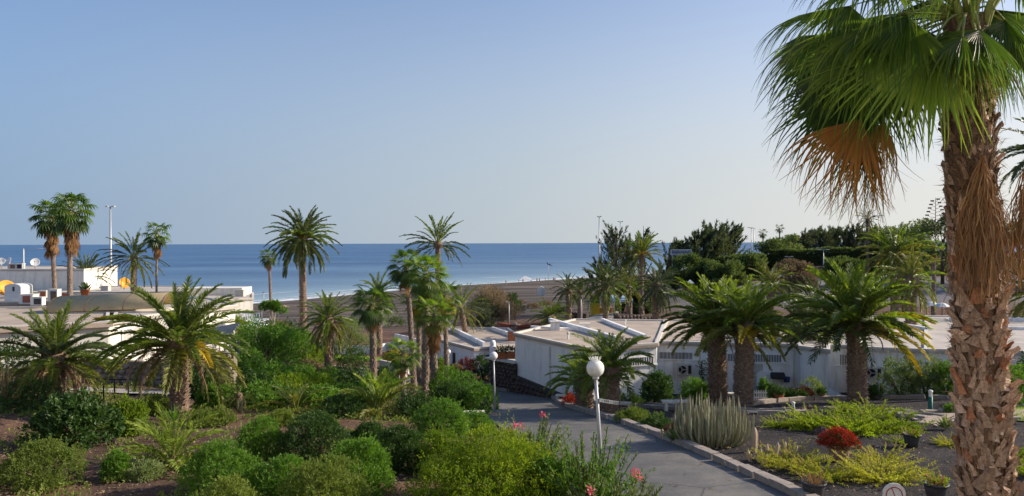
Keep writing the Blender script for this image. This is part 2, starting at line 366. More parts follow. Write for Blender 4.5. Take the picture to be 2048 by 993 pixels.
class MB:
    """collects solids into one mesh"""
    def __init__(s): s.v, s.f, s.sm = [], [], []
    def add(s, V, Fs, sm=False):
        o = len(s.v); s.v += [tuple(p) for p in V]; s.f += [tuple(i + o for i in f) for f in Fs]; s.sm += [sm] * len(Fs); return s
    def box(s, c, size, rz=0.0, rx=0.0):
        x, y, z = size[0] / 2, size[1] / 2, size[2] / 2
        m = Matrix.Rotation(rz, 3, 'Z') @ Matrix.Rotation(rx, 3, 'X')
        c = Vector(c)
        V = [c + m @ Vector((a * x, b * y, e * z)) for e in (-1, 1) for a, b in ((-1, -1), (1, -1), (1, 1), (-1, 1))]
        return s.add(V, [(3, 2, 1, 0), (4, 5, 6, 7), (0, 1, 5, 4), (1, 2, 6, 5), (2, 3, 7, 6), (3, 0, 4, 7)])
    def beam(s, a, b, w, h):
        """box from a to b"""
        a, b = Vector(a), Vector(b); d = (b - a); L = d.length; d.normalize()
        up = Vector((0, 0, 1)) if abs(d.z) < 0.95 else Vector((0, 1, 0))
        sd = d.cross(up).normalized(); u = sd.cross(d)
        V = [p + sd * (i * w / 2) + u * (j * h / 2) for p in (a, b) for i, j in ((-1, -1), (1, -1), (1, 1), (-1, 1))]
        return s.add(V, [(3, 2, 1, 0), (4, 5, 6, 7), (0, 1, 5, 4), (1, 2, 6, 5), (2, 3, 7, 6), (3, 0, 4, 7)])
    def tube(s, pts, rad, n=8, cap=True, sm=True):
        pts = [Vector(p) for p in pts]
        if not hasattr(rad, '__len__'): rad = [rad] * len(pts)
        V = []
        t0 = (pts[1] - pts[0]).normalized()
        ref = Vector((0, 1, 0)) if abs(t0.y) < 0.9 else Vector((1, 0, 0))
        for i, p in enumerate(pts):
            t = (pts[min(i + 1, len(pts) - 1)] - pts[max(i - 1, 0)]).normalized()
            a = t.cross(ref)
            if a.length < 1e-4: a = t.cross(Vector((1, 0, 0)))
            a.normalize(); b = t.cross(a)
            for k in range(n):
                an = 2 * math.pi * k / n
                V.append(p + (a * math.cos(an) + b * math.sin(an)) * rad[i])
        Fs = [(i * n + k, i * n + (k + 1) % n, (i + 1) * n + (k + 1) % n, (i + 1) * n + k) for i in range(len(pts) - 1) for k in range(n)]
        s.add(V, Fs, sm)
        if cap:
            s.add([], [])
            o = len(s.v) - len(V)
            s.f += [tuple(o + k for k in range(n))[::-1], tuple(o + (len(pts) - 1) * n + k for k in range(n))]; s.sm += [False, False]
        return s
    def lathe(s, prof, n=16, c=(0, 0, 0), sm=True):
        V = [(c[0] + r * math.cos(2 * math.pi * k / n), c[1] + r * math.sin(2 * math.pi * k / n), c[2] + z) for r, z in prof for k in range(n)]
        Fs = [(i * n + k, i * n + (k + 1) % n, (i + 1) * n + (k + 1) % n, (i + 1) * n + k) for i in range(len(prof) - 1) for k in range(n)]
        return s.add(V, Fs, sm)
    def prism(s, poly, z0, z1, bottom=True):
        """poly ccw; z may be a number or a list per corner"""
        n = len(poly)
        za = z0 if hasattr(z0, '__len__') else [z0] * n
        zb = z1 if hasattr(z1, '__len__') else [z1] * n
        V = [(p[0], p[1], z) for p, z in zip(poly, za)] + [(p[0], p[1], z) for p, z in zip(poly, zb)]
        Fs = [tuple(range(n, 2 * n))] + [(i, (i + 1) % n, n + (i + 1) % n, n + i) for i in range(n)]
        if bottom: Fs.append(tuple(range(n))[::-1])
        return s.add(V, Fs)
    def mesh(s, name, mat):
        me = bpy.data.meshes.new(name)
        me.from_pydata([tuple(p) for p in s.v], [], s.f)
        for m in (mat if isinstance(mat, (list, tuple)) else [mat]): me.materials.append(m)
        me.polygons.foreach_set('use_smooth', s.sm)
        me.update()
        return me
    def build(s, name, mat, parent=None, **k):
        return link(name, s.mesh(name, mat), parent, **k)

def nrm(a):
    return a / np.maximum(np.linalg.norm(a, axis=-1, keepdims=True), 1e-9)

def leafquads(C, A, N, L, Wd, fold=0.15):
    """rhombic leaves: base C, axis A, normal N, length L, width Wd -> verts (4n,3), quads"""
    A = nrm(A); S = nrm(np.cross(A, N)); N = np.cross(S, A)
    L = np.asarray(L).reshape(-1, 1); Wd = np.asarray(Wd).reshape(-1, 1)
    V = np.stack([C, C + A * L * 0.45 + S * Wd * 0.5 + N * L * fold, C + A * L, C + A * L * 0.45 - S * Wd * 0.5 + N * L * fold], 1)
    n = len(C)
    return V.reshape(-1, 3), np.arange(4 * n).reshape(n, 4)

# ------------------------------------------------------------------ foliage generators
def bush_mesh(name, rx, ry, h, mat, seed, leaves=9000, size=0.09, asp=0.42, lobes=14, flat=0.0, loose=0.12, base=0.0, per=7, shape=1.0):
    """lobed mound of leaf tufts; light comes from real lamps, tint only varies leaf by leaf and tuft by tuft"""
    g = np.random.default_rng(seed)
    u = g.random((lobes, 2))
    th = u[:, 0] * 2 * np.pi; ph = np.arcsin(np.clip(u[:, 1] * 1.0, 0, 1)); q_ = g.uniform(0.45, 0.82, lobes)
    cen = np.stack([np.cos(th) * np.cos(ph) * rx * q_, np.sin(th) * np.cos(ph) * ry * q_, base + (h - base) * (0.30 + 0.42 * np.sin(ph) ** shape)], 1)
    k2 = max(5, lobes // 2); t2 = g.random(k2) * 2 * np.pi
    cen = np.vstack([cen, np.stack([np.cos(t2) * rx * 0.62, np.sin(t2) * ry * 0.62, base + (h - base) * g.uniform(0.16, 0.34, k2)], 1), [[0, 0, base + (h - base) * 0.5]]])
    cen[:lobes, 2] *= g.uniform(0.72, 1.12, lobes)
    rl = np.concatenate([g.uniform(0.22, 0.5, lobes) * min(rx, ry, (h - base) * 0.9), g.uniform(0.3, 0.4, k2) * min(rx, ry, (h - base)), [min(rx, ry, (h - base)) * 0.62]])
    nt = int(leaves * 1.2) // per
    w = rl ** 2; idx = g.choice(len(cen), nt, p=w / w.sum())
    d = nrm(g.normal(size=(nt, 3)) + np.array([0, 0, 0.35]))
    rad = rl[idx] * (1 - loose * g.random(nt) ** 2 + 0.22 * g.normal(size=nt) * loose)
    inner = g.random(nt) < 0.22
    ltint = g.random(len(cen))
    rad = np.where(inner, rad * g.uniform(0.45, 0.85, nt), rad)
    sc = np.array([rx, ry, (h - base)]) / np.minimum(min(rx, ry), (h - base))
    P = cen[idx] + d * rad[:, None] * np.minimum(sc, 1.6)
    P[:, 2] = np.maximum(P[:, 2], 0.04 + 0.1 * g.random(nt))
    # drop tufts well inside another lobe
    D = np.linalg.norm((P[:, None, :] - cen[None]) / np.minimum(sc, 1.6), axis=2) / rl[None]
    keep = (D.min(1) > 0.72) | inner
    P, d = P[keep], d[keep]; nt = len(P)
    tt = np.clip(0.55 * ltint[idx[keep]] + 0.45 * g.random(nt), 0, 1)
    # sprigs standing out of the mound
    ns = max(24, nt // 24); si = g.choice(nt, ns); sdir = nrm(d[si] + np.array([0, 0, 0.7]) + 0.35 * g.normal(size=(ns, 3))); sl_ = g.uniform(0.06, 0.30, ns) * min(rx, h) + size
    sk = np.linspace(0.2, 1, 5)
    SPp = (P[si][:, None, :] + sdir[:, None, :] * (sl_[:, None] * sk[None])[:, :, None]).reshape(-1, 3)
    sper = 2
    SPr = np.repeat(SPp, sper, 0); SD = np.repeat(np.repeat(sdir, 5, 0), sper, 0)
    STt = np.repeat(np.clip(tt[si] + 0.25, 0, 1), 5 * sper)
    P = np.repeat(P, per, 0); ax = np.repeat(d, per, 0)
    a = nrm(ax * 0.9 + g.normal(size=P.shape) * 0.62 + np.array([0, 0, 0.25]))
    L = size * g.uniform(0.6, 1.25, len(P))
    Nn = nrm(g.normal(size=P.shape) * 0.6 + ax + np.array([0, 0, 0.4]))
    P = P + a * (size * 0.15) + g.normal(size=P.shape) * size * 0.35
    t = np.clip(np.repeat(tt, per) * 0.65 + 0.35 * g.random(len(P)), 0, 1)
    a2 = nrm(SD + 0.7 * g.normal(size=SD.shape)); L2 = size * g.uniform(0.6, 1.1, len(SPr))
    P = np.vstack([P, SPr]); a = np.vstack([a, a2]); L = np.concatenate([L, L2]); Nn = np.vstack([Nn, nrm(g.normal(size=SD.shape) + np.array([0, 0, 0.6]))]); t = np.concatenate([t, STt])
    V, Q = leafquads(P, a, Nn, L, L * asp)
    return npmesh(name, V, Q, mats=(mat,), tint=np.repeat(t, 4))

def shoots_mesh(name, mats, seed, n=40, h=(0.8, 1.6), pitch=(40, 85), nl=26, leaf=0.16, asp=0.16, ang=40, start=0.25, curve=-0.3, base=0.15, stemr=0.012, bidir=False, droop=0.0):
    """stems fanning out of a base, leaves along each; mats = (leaf, stem)"""
    g = np.random.default_rng(seed)
    Ps, As, Ns, Ls, Ts = [], [], [], [], []
    SV, SQ = [], []
    o = 0
    for k in range(n):
        az = g.uniform(0, 2 * np.pi); pt = math.radians(g.uniform(*pitch)); L = g.uniform(*h)
        b0 = np.array([math.cos(az), math.sin(az), 0]) * base * g.random()
        hd = np.array([math.cos(az), math.sin(az), 0.0])
        m = 8
        pts = [b0]; dirs = []
        for i in range(m):
            p_ = pt + curve * (i / m)
            dv = hd * math.cos(p_) + np.array([0, 0, math.sin(p_)])
            dirs.append(dv); pts.append(pts[-1] + dv * L / m)
        pts = np.array(pts); dirs.append(dirs[-1]); dirs = np.array(dirs)
        pts[:, 2] = np.maximum(pts[:, 2], 0.02)
        sd = np.array([-hd[1], hd[0], 0]) * stemr
        r0 = pts + sd; r1 = pts - sd
        for i in range(m):
            SV += [r0[i], r1[i], r1[i + 1], r0[i + 1]]; SQ.append([o, o + 1, o + 2, o + 3]); o += 4
        t = g.uniform(start, 1.0, nl); t.sort()
        x = t * m; i0 = np.minimum(x.astype(int), m - 1); fr = (x - i0)[:, None]
        P = pts[i0] * (1 - fr) + pts[i0 + 1] * fr
        T = dirs[i0]
        a_ = math.radians(ang)
        rd = nrm(np.cross(T, g.normal(size=P.shape)))
        if bidir: rd = nrm(np.cross(T, np.tile([0, 0, 1.0], (nl, 1)))) * np.where(np.arange(nl) % 2, 1, -1)[:, None] + g.normal(size=P.shape) * 0.2
        A = T * math.cos(a_) + rd * math.sin(a_) + np.array([0, 0, -droop])
        Ps.append(P); As.append(A); Ns.append(nrm(T * 0.4 + g.normal(size=P.shape) * 0.5 + np.array([0, 0, 0.8]))); Ls.append(leaf * g.uniform(0.6, 1.2, nl) * (1.15 - 0.5 * t)); Ts.append(np.clip(g.random() * 0.5 + 0.5 * g.random(nl), 0, 1))
    P = np.vstack(Ps); A = np.vstack(As); N = np.vstack(Ns); L = np.concatenate(Ls); T = np.concatenate(Ts)
    V, Q = leafquads(P, A, N, L, L * asp)
    nq = len(Q)
    V2 = np.vstack([V, np.array(SV)]); Q2 = np.vstack([Q, np.array(SQ) + len(V)])
    mi = np.concatenate([np.zeros(nq, int), np.ones(len(SQ), int)])
    tint = np.concatenate([np.repeat(T, 4), np.full(len(SV), 0.5)])
    return npmesh(name, V2, Q2, mats=mats, tint=tint, mi=mi)

def feather_frond(name, pitch, seed, bend=75, n=46, ll=0.17, lw=0.013, vee=0.35, start=0.13, mats=None, dead=False, hang=0.0, sweep=(62, 28)):
    """pinnate frond of unit length growing along +X; pitch in degrees at the base, gravity baked in"""
    g = np.random.default_rng(seed)
    m = 12
    pts = [np.zeros(3)]; tan = []
    side = g.uniform(-0.12, 0.12)
    for i in range(m):
        t = (i + 0.5) / m
        a = math.radians(pitch - bend * (0.42 + 0.58 * math.cos(math.radians(pitch * 0.92))) * t ** 1.35)
        a = max(a, math.radians(-86))
        dv = nrm(np.array([math.cos(a), side * t, math.sin(a)]))
        tan.append(dv); pts.append(pts[-1] + dv / m)
    tan.append(tan[-1]); pts = np.array(pts); tan = np.array(tan)
    SV, SQ, o = [], [], 0
    for i in range(m + 1):
        t = i / m; r = 0.011 * (1 - t) + 0.0025
        if i == 0: r = 0.02
        T = tan[i]; S = nrm(np.cross(T, [0, 0, 1.0])); U = np.cross(S, T)
        SV += [pts[i] + S * r, pts[i] + U * r * 0.7, pts[i] - S * r, pts[i] - U * r * 0.7]
        if i < m:
            for k in range(4): SQ.append([o + k, o + (k + 1) % 4, o + 4 + (k + 1) % 4, o + 4 + k])
        o += 4
    VV, QQ, TT, tt = [], [], [], []
    for sgn in (-1, 1):
        t = start + (1 - start) * ((np.arange(n) + g.random(n) * 0.7) / n)
        x = t * m; i0 = np.minimum(x.astype(int), m - 1); fr = (x - i0)[:, None]
        P = pts[i0] * (1 - fr) + pts[i0 + 1] * fr; T = nrm(tan[i0] * (1 - fr) + tan[i0 + 1] * fr)
        S = nrm(np.cross(T, np.tile([0, 0.0, 1.0], (n, 1)))) * sgn; U = nrm(np.cross(S, T)) * sgn
        U = np.where(U[:, 2:3] < 0, -U, U)
        an = np.radians(sweep[0] + (sweep[1] - sweep[0]) * t + g.normal(size=n) * 5)[:, None]
        A = nrm(T * np.cos(an) + S * np.sin(an) + U * (vee + 0.16 * g.normal(size=(n, 1))))
        A = nrm(A + np.array([0, 0, -hang]))
        prof = np.clip(np.minimum((t - start) / 0.16 + 0.35, 1) * (1 - 0.62 * np.clip((t - 0.45) / 0.55, 0, 1) ** 1.5), 0.1, 1)
        L = (ll * prof * g.uniform(0.85, 1.1, n))[:, None]
        Wv = nrm(np.cross(A, U) * 0.5 + U * 0.65 + g.normal(size=(n, 3)) * 0.25) * lw
        mid = P + A * L * 0.55
        A2 = nrm(A + np.array([0, 0, -0.35 - hang * 1.5]))
        tip = mid + A2 * L * 0.45
        V = np.stack([P - Wv * 0.35, P + Wv * 0.35, mid + Wv * 0.5, mid - Wv * 0.5, tip], 1).reshape(-1, 3)
        b = np.arange(n)[:, None] * 5 + sum(len(v) for v in VV)
        VV.append(V); QQ.append(b + np.array([[0, 1, 2, 3]])); TT.append(b + np.array([[3, 2, 4]]))
        tt.append(np.repeat(np.clip(0.15 + 0.55 * g.random(n) + 0.3 * t, 0, 1), 5))
    nv = sum(len(v) for v in VV)
    V = np.vstack(VV + [np.array(SV)]); Q = np.vstack(QQ + [np.array(SQ) + nv]); T = np.vstack(TT)
    mi = np.concatenate([np.zeros(2 * n, int), np.ones(len(SQ), int), np.zeros(len(T), int)])
    tint = np.concatenate(tt + [np.full(len(SV), 0.5)])
    return npmesh(name, V, Q, T, mats=mats or (M['frond'], M['rachis']), tint=tint, mi=mi)

PITCHES = [82, 70, 58, 45, 32, 18, 4, -12, -30, -48]
FRONDS = {}
def fronds(style):
    if style in FRONDS: return FRONDS[style]
    P = dict(lush=dict(bend=66, n=64, ll=0.165, lw=0.016), wide=dict(bend=66, n=44, ll=0.15, lw=0.022, vee=0.25),
             slim=dict(bend=55, n=34, ll=0.13, lw=0.021, vee=0.12, start=0.2, sweep=(38, 20)), young=dict(bend=85, n=48, ll=0.20, lw=0.016, vee=0.3, sweep=(55, 25)),
             tiny=dict(bend=62, n=18, ll=0.15, lw=0.045, vee=0.2))[style]
    FRONDS[style] = [[feather_frond('frond_' + style, p, 100 + i * 7 + v, **P) for v in (0, 1)] for i, p in enumerate(PITCHES)]
    return FRONDS[style]
DEAD = {}
def deadfronds(style):
    if style not in DEAD:
        n = 20 if style == 'tiny' else 44
        DEAD[style] = [feather_frond('dead_frond', p, 300 + i, bend=b, n=n, ll=0.13, lw=0.013 if n > 30 else 0.03, vee=0.0, hang=0.9, mats=(M['fronddead'], M['rachisdry'])) for i, (p, b) in enumerate([(10, 120), (-10, 95), (-30, 70), (-5, 150)])]
    return DEAD[style]

def setmat(o, m):
    o.material_slots[0].link = 'OBJECT'
    o.material_slots[0].material = m

def trunk_parts(root, base, top, r0, r1, seed, mat, scale_mat=None, rows=None, rough=0.10, bulge=1.15, per=9):
    """tapered leaning trunk with uneven rings, and pointed leaf-base scales spiralling up it"""
    g = np.random.default_rng(seed)
    base, top = Vector(base), Vector(top)
    H = (top - base).length
    m = max(6, int(H / 0.35)); n = 14
    V = []
    ax = []
    for i in range(m + 1):
        t = i / m
        p = base.lerp(top, t) + Vector((math.sin(t * 3.0 + seed) * 0.02 * H * t * (1 - t), math.cos(t * 2.2 + seed) * 0.015 * H * t * (1 - t), 0))
        if i == 0: p = p - Vector((0, 0, 0.3))
        r = r0 + (r1 - r0) * t
        if t < 0.08: r *= 1 + (bulge - 1) * (1 - t / 0.08)
        ax.append((p, r))
        for k in range(n):
            a = 2 * math.pi * k / n
            rr = r * (1 + rough * g.normal() * 0.6)
            V.append((p.x + math.cos(a) * rr, p.y + math.sin(a) * rr, p.z))
    Fs = [(i * n + k, i * n + (k + 1) % n, (i + 1) * n + (k + 1) % n, (i + 1) * n + k) for i in range(m) for k in range(n)]
    b = MB(); b.add(V, Fs, True)
    b.build('trunk', mat, root).location = (0, 0, 0)
    if scale_mat:
        rows = rows or int(H / 0.11)
        VV, T = [], []
        for j in range(rows):
            t = (j + 0.5) / rows
            x = t * m; i0 = min(int(x), m - 1); fr = x - i0
            p = ax[i0][0].lerp(ax[i0 + 1][0], fr); r = ax[i0][1] * (1 - fr) + ax[i0 + 1][1] * fr
            for k in range(per):
                a = 2 * math.pi * (k + 0.5 * (j % 2)) / per + g.normal() * 0.08
                c, s_ = math.cos(a), math.sin(a); w = math.pi * r / per * 1.05; hh = H / rows
                out = r * g.uniform(1.10, 1.36); o = len(VV)
                VV += [(p.x + c * r * 0.93 - s_ * w, p.y + s_ * r * 0.93 + c * w, p.z), (p.x + c * r * 0.93 + s_ * w, p.y + s_ * r * 0.93 - c * w, p.z),
                       (p.x + c * r * 0.96, p.y + s_ * r * 0.96, p.z - hh * 0.7), (p.x + c * out, p.y + s_ * out, p.z + hh * g.uniform(0.3, 0.9)), (p.x + c * r * .92, p.y + s_ * r * .92, p.z + hh * 0.5)]
                T += [(o, o + 2, o + 3), (o + 2, o + 1, o + 3), (o + 1, o + 4, o + 3), (o + 4, o, o + 3)]
        me = npmesh('trunk_scales', np.array(VV), T=np.array(T), mats=(scale_mat,))
        s_ = link('leaf_scar', me, root); s_['kind'] = 'stuff'
    return ax

def place_crown(root, c, L, n, style, seed, mats, pmax=84, pmin=-40, yellow=(), dead=0, deadL=0.7, lfun=None, name='frond', width=1.0, power=1.0):
    """whorl of fronds round the growing point c (in root space); golden-angle spiral, youngest upright"""
    g = np.random.default_rng(seed)
    A = fronds(style)
    for i in range(n):
        t = ((i + 0.5) / n) ** power
        p = pmax + (pmin - pmax) * t + g.normal() * 7
        if g.random() < 0.06: continue
        ci = int(np.argmin([abs(p - q) for q in PITCHES]))
        az = i * 2.399963 + g.normal() * 0.22
        me = A[ci][i % 2]
        Lf = L * (0.88 + 0.12 * min(1, t * 3)) * g.uniform(0.88, 1.08)
        if lfun: Lf *= lfun(az, p)
        hgt = (0.5 - t) * 0.5 * min(L, 2) * 0.35
        off = Vector((math.cos(az) * 0.06 * L * 0.5, math.sin(az) * 0.06 * L * 0.5, hgt))
        o = link(name, me, root, Vector(c) + off, (g.normal() * 0.12, (p - PITCHES[ci]) * -0.012, az), (Lf, Lf * width * g.choice([-1, 1]), Lf))
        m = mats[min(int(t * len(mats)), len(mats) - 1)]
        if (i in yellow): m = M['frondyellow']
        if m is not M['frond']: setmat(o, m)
    Dm = deadfronds(style)
    for i in range(dead):
        az = i * 2.399963 * 1.7 + g.normal() * 0.2
        Lf = L * deadL * g.uniform(0.75, 1.1)
        link('dead_frond', Dm[i % len(Dm)], root, Vector(c) + Vector((math.cos(az) * 0.1, math.sin(az) * 0.1, -0.12 * L * 0.4)), (0, 0, az), Lf)

def date_palm(label, px, d, cy, L, tr, n=46, style='wide', cpx=None, mats=('frond', 'frond', 'fronddark'), pmax=84, pmin=-38, yellow=(), dead=0, deadL=0.7, seed=1, group='date palms', trm='trunk', scales=True, fruit=False, baseoff=0.0, power=1.0, stub=1.0, name='date_palm'):
    b = G(px, d, baseoff)
    t = W(px if cpx is None else cpx, cy, d)
    root = empty(name, b, label, 'palm tree', group)
    c = t - b
    trunk_parts(root, (0, 0, 0), c, tr, tr * 0.92, seed, M[trm], M['trunkscale'] if scales else None, bulge=1.25, per=8 if d > 45 else 11, rows=None if d < 45 else int(c.length / 0.2))
    # swollen head of cut leaf bases
    hb = MB(); g = np.random.default_rng(seed + 5)
    k = stub * tr
    hb.lathe([(k * 0.95, -0.5 * k * 2), (k * 1.35, -0.25 * k * 2), (k * 1.4, 0.1), (k * 0.9, 0.45 * k * 2), (0.02, 0.75 * k * 2)], 12)
    hb.build('crown_base', M['trunk'], root, loc=c)
    place_crown(root, c, L, n, style, seed, [M[x] for x in mats], pmax, pmin, yellow, dead, deadL, power=power)
    if fruit:
        for q in range(7):
            az = q * 0.9 + 0.3
            me = shoots_mesh('fruit_stalk', (M['frondrust'], M['frondrust']), 900 + q, n=9, h=(0.5, 0.9), pitch=(5, 45), nl=10, leaf=0.12, asp=0.3, ang=35, curve=-1.4, stemr=0.015)
            link('fruit_stalk', me, root, c + Vector((math.cos(az) * 0.35, math.sin(az) * 0.35 - 0.1, 0.25)), (0, 0, az), fruit)
    return root

# fan leaf -----------------------------------------------------------
def fan_leaf(name, pitch, pet, rad, nseg, seed, spread=205, bend=35, fuse=0.5, tipd=1.6, mats=None, stations=7, cup=0.25, side=0.0, pw=0.022, fray=0.0, nofold=False):
    g = np.random.default_rng(seed)
    m = 6; pts = [np.zeros(3)]
    for i in range(m):
        a = math.radians(max(pitch - bend * ((i + 0.5) / m), -88))
        dv = np.array([math.cos(a), side * i / m * 0.3, math.sin(a)]); dv = nrm(dv)
        pts.append(pts[-1] + dv * pet / m)
    T = nrm(pts[-1] - pts[-2]); S = nrm(np.cross([0, 0, 1.0], T)); N = np.cross(T, S)
    Hs = pts[-1]
    V, Q, ti, mi = [], [], [], []
    for k in range(nseg):
        ph = math.radians(-spread / 2 + spread * (k + 0.5) / nseg)
        da = math.radians(spread / nseg)
        dv = nrm(T * math.cos(ph) + S * math.sin(ph) - N * cup * (1 - math.cos(ph)) * 0.8 - N * 0.10 * abs(math.sin(ph)))
        ev = nrm(-T * math.sin(ph) + S * math.cos(ph))
        r = rad * (0.72 + 0.28 * math.cos(ph * 0.7)) * g.uniform(0.92, 1.06)
        p = Hs.copy(); dr = dv.copy(); tk = g.random()
        td = tipd * g.uniform(0.6, 1.4); tw = g.normal() * 0.25 * fray
        base = len(V)
        for s in range(stations + 1):
            x = s / stations
            if s:
                st = r / stations
                f = max(0.0, x - fuse * 0.8)
                dr = nrm(dr + np.array([0, 0, -1.0]) * td * f * 0.9 / stations * 3 + ev * tw * f)
                p = p + dr * st
            if x <= fuse: w = math.tan(da / 2) * r * x * 1.04 + 0.003
            else: w = (math.tan(da / 2) * r * fuse) * (1 - ((x - fuse) / (1 - fuse)) ** 0.9) * 0.9 + 0.0015
            nn = nrm(np.cross(dr, ev)); nn = nn if nn @ N > 0 else -nn
            up = w * 0.45
            V += [p - ev * w + nn * up * 0.4, p - nn * up * 0.6, p + ev * w + nn * up * 0.4]
            ti += [0.15 + 0.7 * tk * (1 - .2 * x) + 0.12 * x] * 3
            if s:
                b = base + (s - 1) * 3
                Q += [[b, b + 1, b + 4, b + 3], [b + 1, b + 2, b + 5, b + 4]]; mi += [0, 0]
    for i in range(m + 1):
        wv = pw * (1 - 0.55 * i / m); 
        t_ = nrm(pts[min(i + 1, m)] - pts[max(i - 1, 0)]); s_ = nrm(np.cross([0, 0, 1.0], t_)) * wv; u_ = nrm(np.cross(t_, s_)) * wv * 0.5
        V += [pts[i] - s_, pts[i] + u_, pts[i] + s_, pts[i] - u_]; ti += [0.6] * 4
        if i:
            b = len(V) - 8
            for k in range(4): Q.append([b + k, b + (k + 1) % 4, b + 4 + (k + 1) % 4, b + 4 + k]); mi.append(1)
    return npmesh(name, np.array(V), np.array(Q), mats=mats or (M['fan'], M['rachis']), tint=np.clip(ti, 0, 1), mi=mi)

def fan_leaf_at(name, hub, has, tip, nface, nseg, seed, spread=190, fuse=0.45, tipd=1.8, mats=None, stations=9, cup=0.15, pw=0.024, fray=0.3, arch=0.15, ws=0.68):
    """fan leaf with its petiole running from hub to has and its blade pointing at tip; gravity pulls the free segment ends down"""
    g = np.random.default_rng(seed)
    hub, has, tip = (np.array(x, float) for x in (hub, has, tip))
    T = nrm(tip - has); rad = np.linalg.norm(tip - has)
    N = np.array(nface, float); N = nrm(N - T * (N @ T)); S = np.cross(N, T)
    V, Q, ti, mi = [], [], [], []
    da = math.radians(spread / nseg)
    for k in range(nseg):
        ph = math.radians(-spread / 2 + spread * (k + 0.5) / nseg)
        dv = nrm(T * math.cos(ph) + S * math.sin(ph) - N * cup * (1 - math.cos(ph)) - N * 0.22 * abs(math.sin(ph)))
        ev = nrm(-T * math.sin(ph) + S * math.cos(ph))
        r = rad * (0.74 + 0.26 * math.cos(ph * 0.75)) * g.uniform(0.9, 1.08)
        p = has.copy(); dr = dv.copy(); tk = g.random(); td = tipd * g.uniform(0.5, 1.5); tw = g.normal() * 0.3 * fray
        base = len(V)
        for s in range(stations + 1):
            x = s / stations
            if s:
                f = max(0.0, x - fuse * 0.75)
                dr = nrm(dr + np.array([0, 0, -1.0]) * (td * f * 2.6 + 0.12) / stations + ev * tw * f)
                p = p + dr * r / stations
            if x <= fuse: w = math.tan(da / 2) * r * x * 1.05 + 0.004
            else: w = math.tan(da / 2) * r * fuse * (1 - ((x - fuse) / (1 - fuse)) ** 0.9) * ws + 0.0015
            nn = nrm(np.cross(dr, ev)); nn = nn if nn @ N > 0 else -nn
            V += [p - ev * w + nn * w * 0.3, p - nn * w * 0.45, p + ev * w + nn * w * 0.3]
            ti += [0.12 + 0.66 * tk + 0.2 * x] * 3
            if s:
                b = base + (s - 1) * 3
                Q += [[b, b + 1, b + 4, b + 3], [b + 1, b + 2, b + 5, b + 4]]; mi += [0, 0]
    m = 7
    pts = [hub * (1 - t) + has * t + np.array([0, 0, arch * 4 * t * (1 - t)]) for t in np.linspace(0, 1, m + 1)]
    for i in range(m + 1):
        wv = pw * (1.3 - 0.8 * i / m); t_ = nrm(pts[min(i + 1, m)] - pts[max(i - 1, 0)]); s_ = nrm(np.cross([0, 0, 1.0], t_)) * wv; u_ = nrm(np.cross(t_, s_)) * wv * 0.5
        V += [pts[i] - s_, pts[i] + u_, pts[i] + s_, pts[i] - u_]; ti += [0.6] * 4
        if i:
            b = len(V) - 8
            for k in range(4): Q.append([b + k, b + (k + 1) % 4, b + 4 + (k + 1) % 4, b + 4 + k]); mi.append(1)
    return npmesh(name, np.array(V), np.array(Q), mats=mats, tint=np.clip(ti, 0, 1), mi=mi)

FANS = {}
FP = [75, 55, 35, 15, -8, -35, -60]
def fans(style):
    if style not in FANS:
        q = dict(mid=dict(nseg=20, stations=5), far=dict(nseg=11, stations=3), )[style]
        FANS[style] = [[fan_leaf('fan_leaf', p, 0.55, 0.62, q['nseg'], 500 + i * 3 + v, stations=q['stations'], tipd=1.8, bend=30, pw=0.03) for v in (0, 1)] for i, p in enumerate(FP)]
        FANS[style + 'd'] = [fan_leaf('dead_leaf', p, 0.45, 0.6, q['nseg'], 560 + i, stations=q['stations'], tipd=2.5, bend=60, spread=120, fray=1, mats=(M['skirt'], M['rachisdry']), pw=0.03) for i, p in enumerate([-30, -55, -70])]
    return FANS[style]

def fan_palm(label, px, d, cy, L, tr, n=30, style='mid', cpx=None, seed=1, skirt=14, skirt_len=1.0, mats=('fan', 'fan', 'fandark'), pmax=85, pmin=-50, trm='trunkgrey', group='fan palms', scales=True, baseoff=0.0):
    b = G(px, d, baseoff); t = W(px if cpx is None else cpx, cy, d); c = t - b
    root = empty('fan_palm', b, label, 'palm tree', group)
    trunk_parts(root, (0, 0, 0), c, tr, tr * 0.75, seed, M[trm], M['trunkscale'] if scales else None, per=8, rows=int(c.length / 0.16), bulge=1.4)
    A = fans(style); Dm = FANS[style + 'd']; g = np.random.default_rng(seed + 3)
    for i in range(n):
        tt = (i + 0.5) / n
        p = pmax + (pmin - pmax) * tt ** 0.9 + g.normal() * 6
        ci = int(np.argmin([abs(p - q) for q in FP])); az = i * 2.399963 + g.normal() * 0.15
        Lf = L * g.uniform(0.85, 1.12) * (0.8 + 0.2 * min(1, tt * 3))
        o = link('leaf', A[ci][i % 2], root, c + Vector((math.cos(az) * tr * 0.6, math.sin(az) * tr * 0.6, (0.5 - tt) * 0.35 * L)), (g.normal() * 0.15, 0, az), Lf)
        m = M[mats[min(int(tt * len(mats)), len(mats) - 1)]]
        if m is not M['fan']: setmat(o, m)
    for i in range(skirt):
        az = i * 2.399963 + g.normal() * 0.3
        o = link('dead_leaf', Dm[i % 3], root, c + Vector((math.cos(az) * tr * 0.7, math.sin(az) * tr * 0.7, -0.15 * L - skirt_len * 0.55 * (i / max(skirt, 1)))), (0, 0, az), L * g.uniform(0.7, 0.95))
    return root

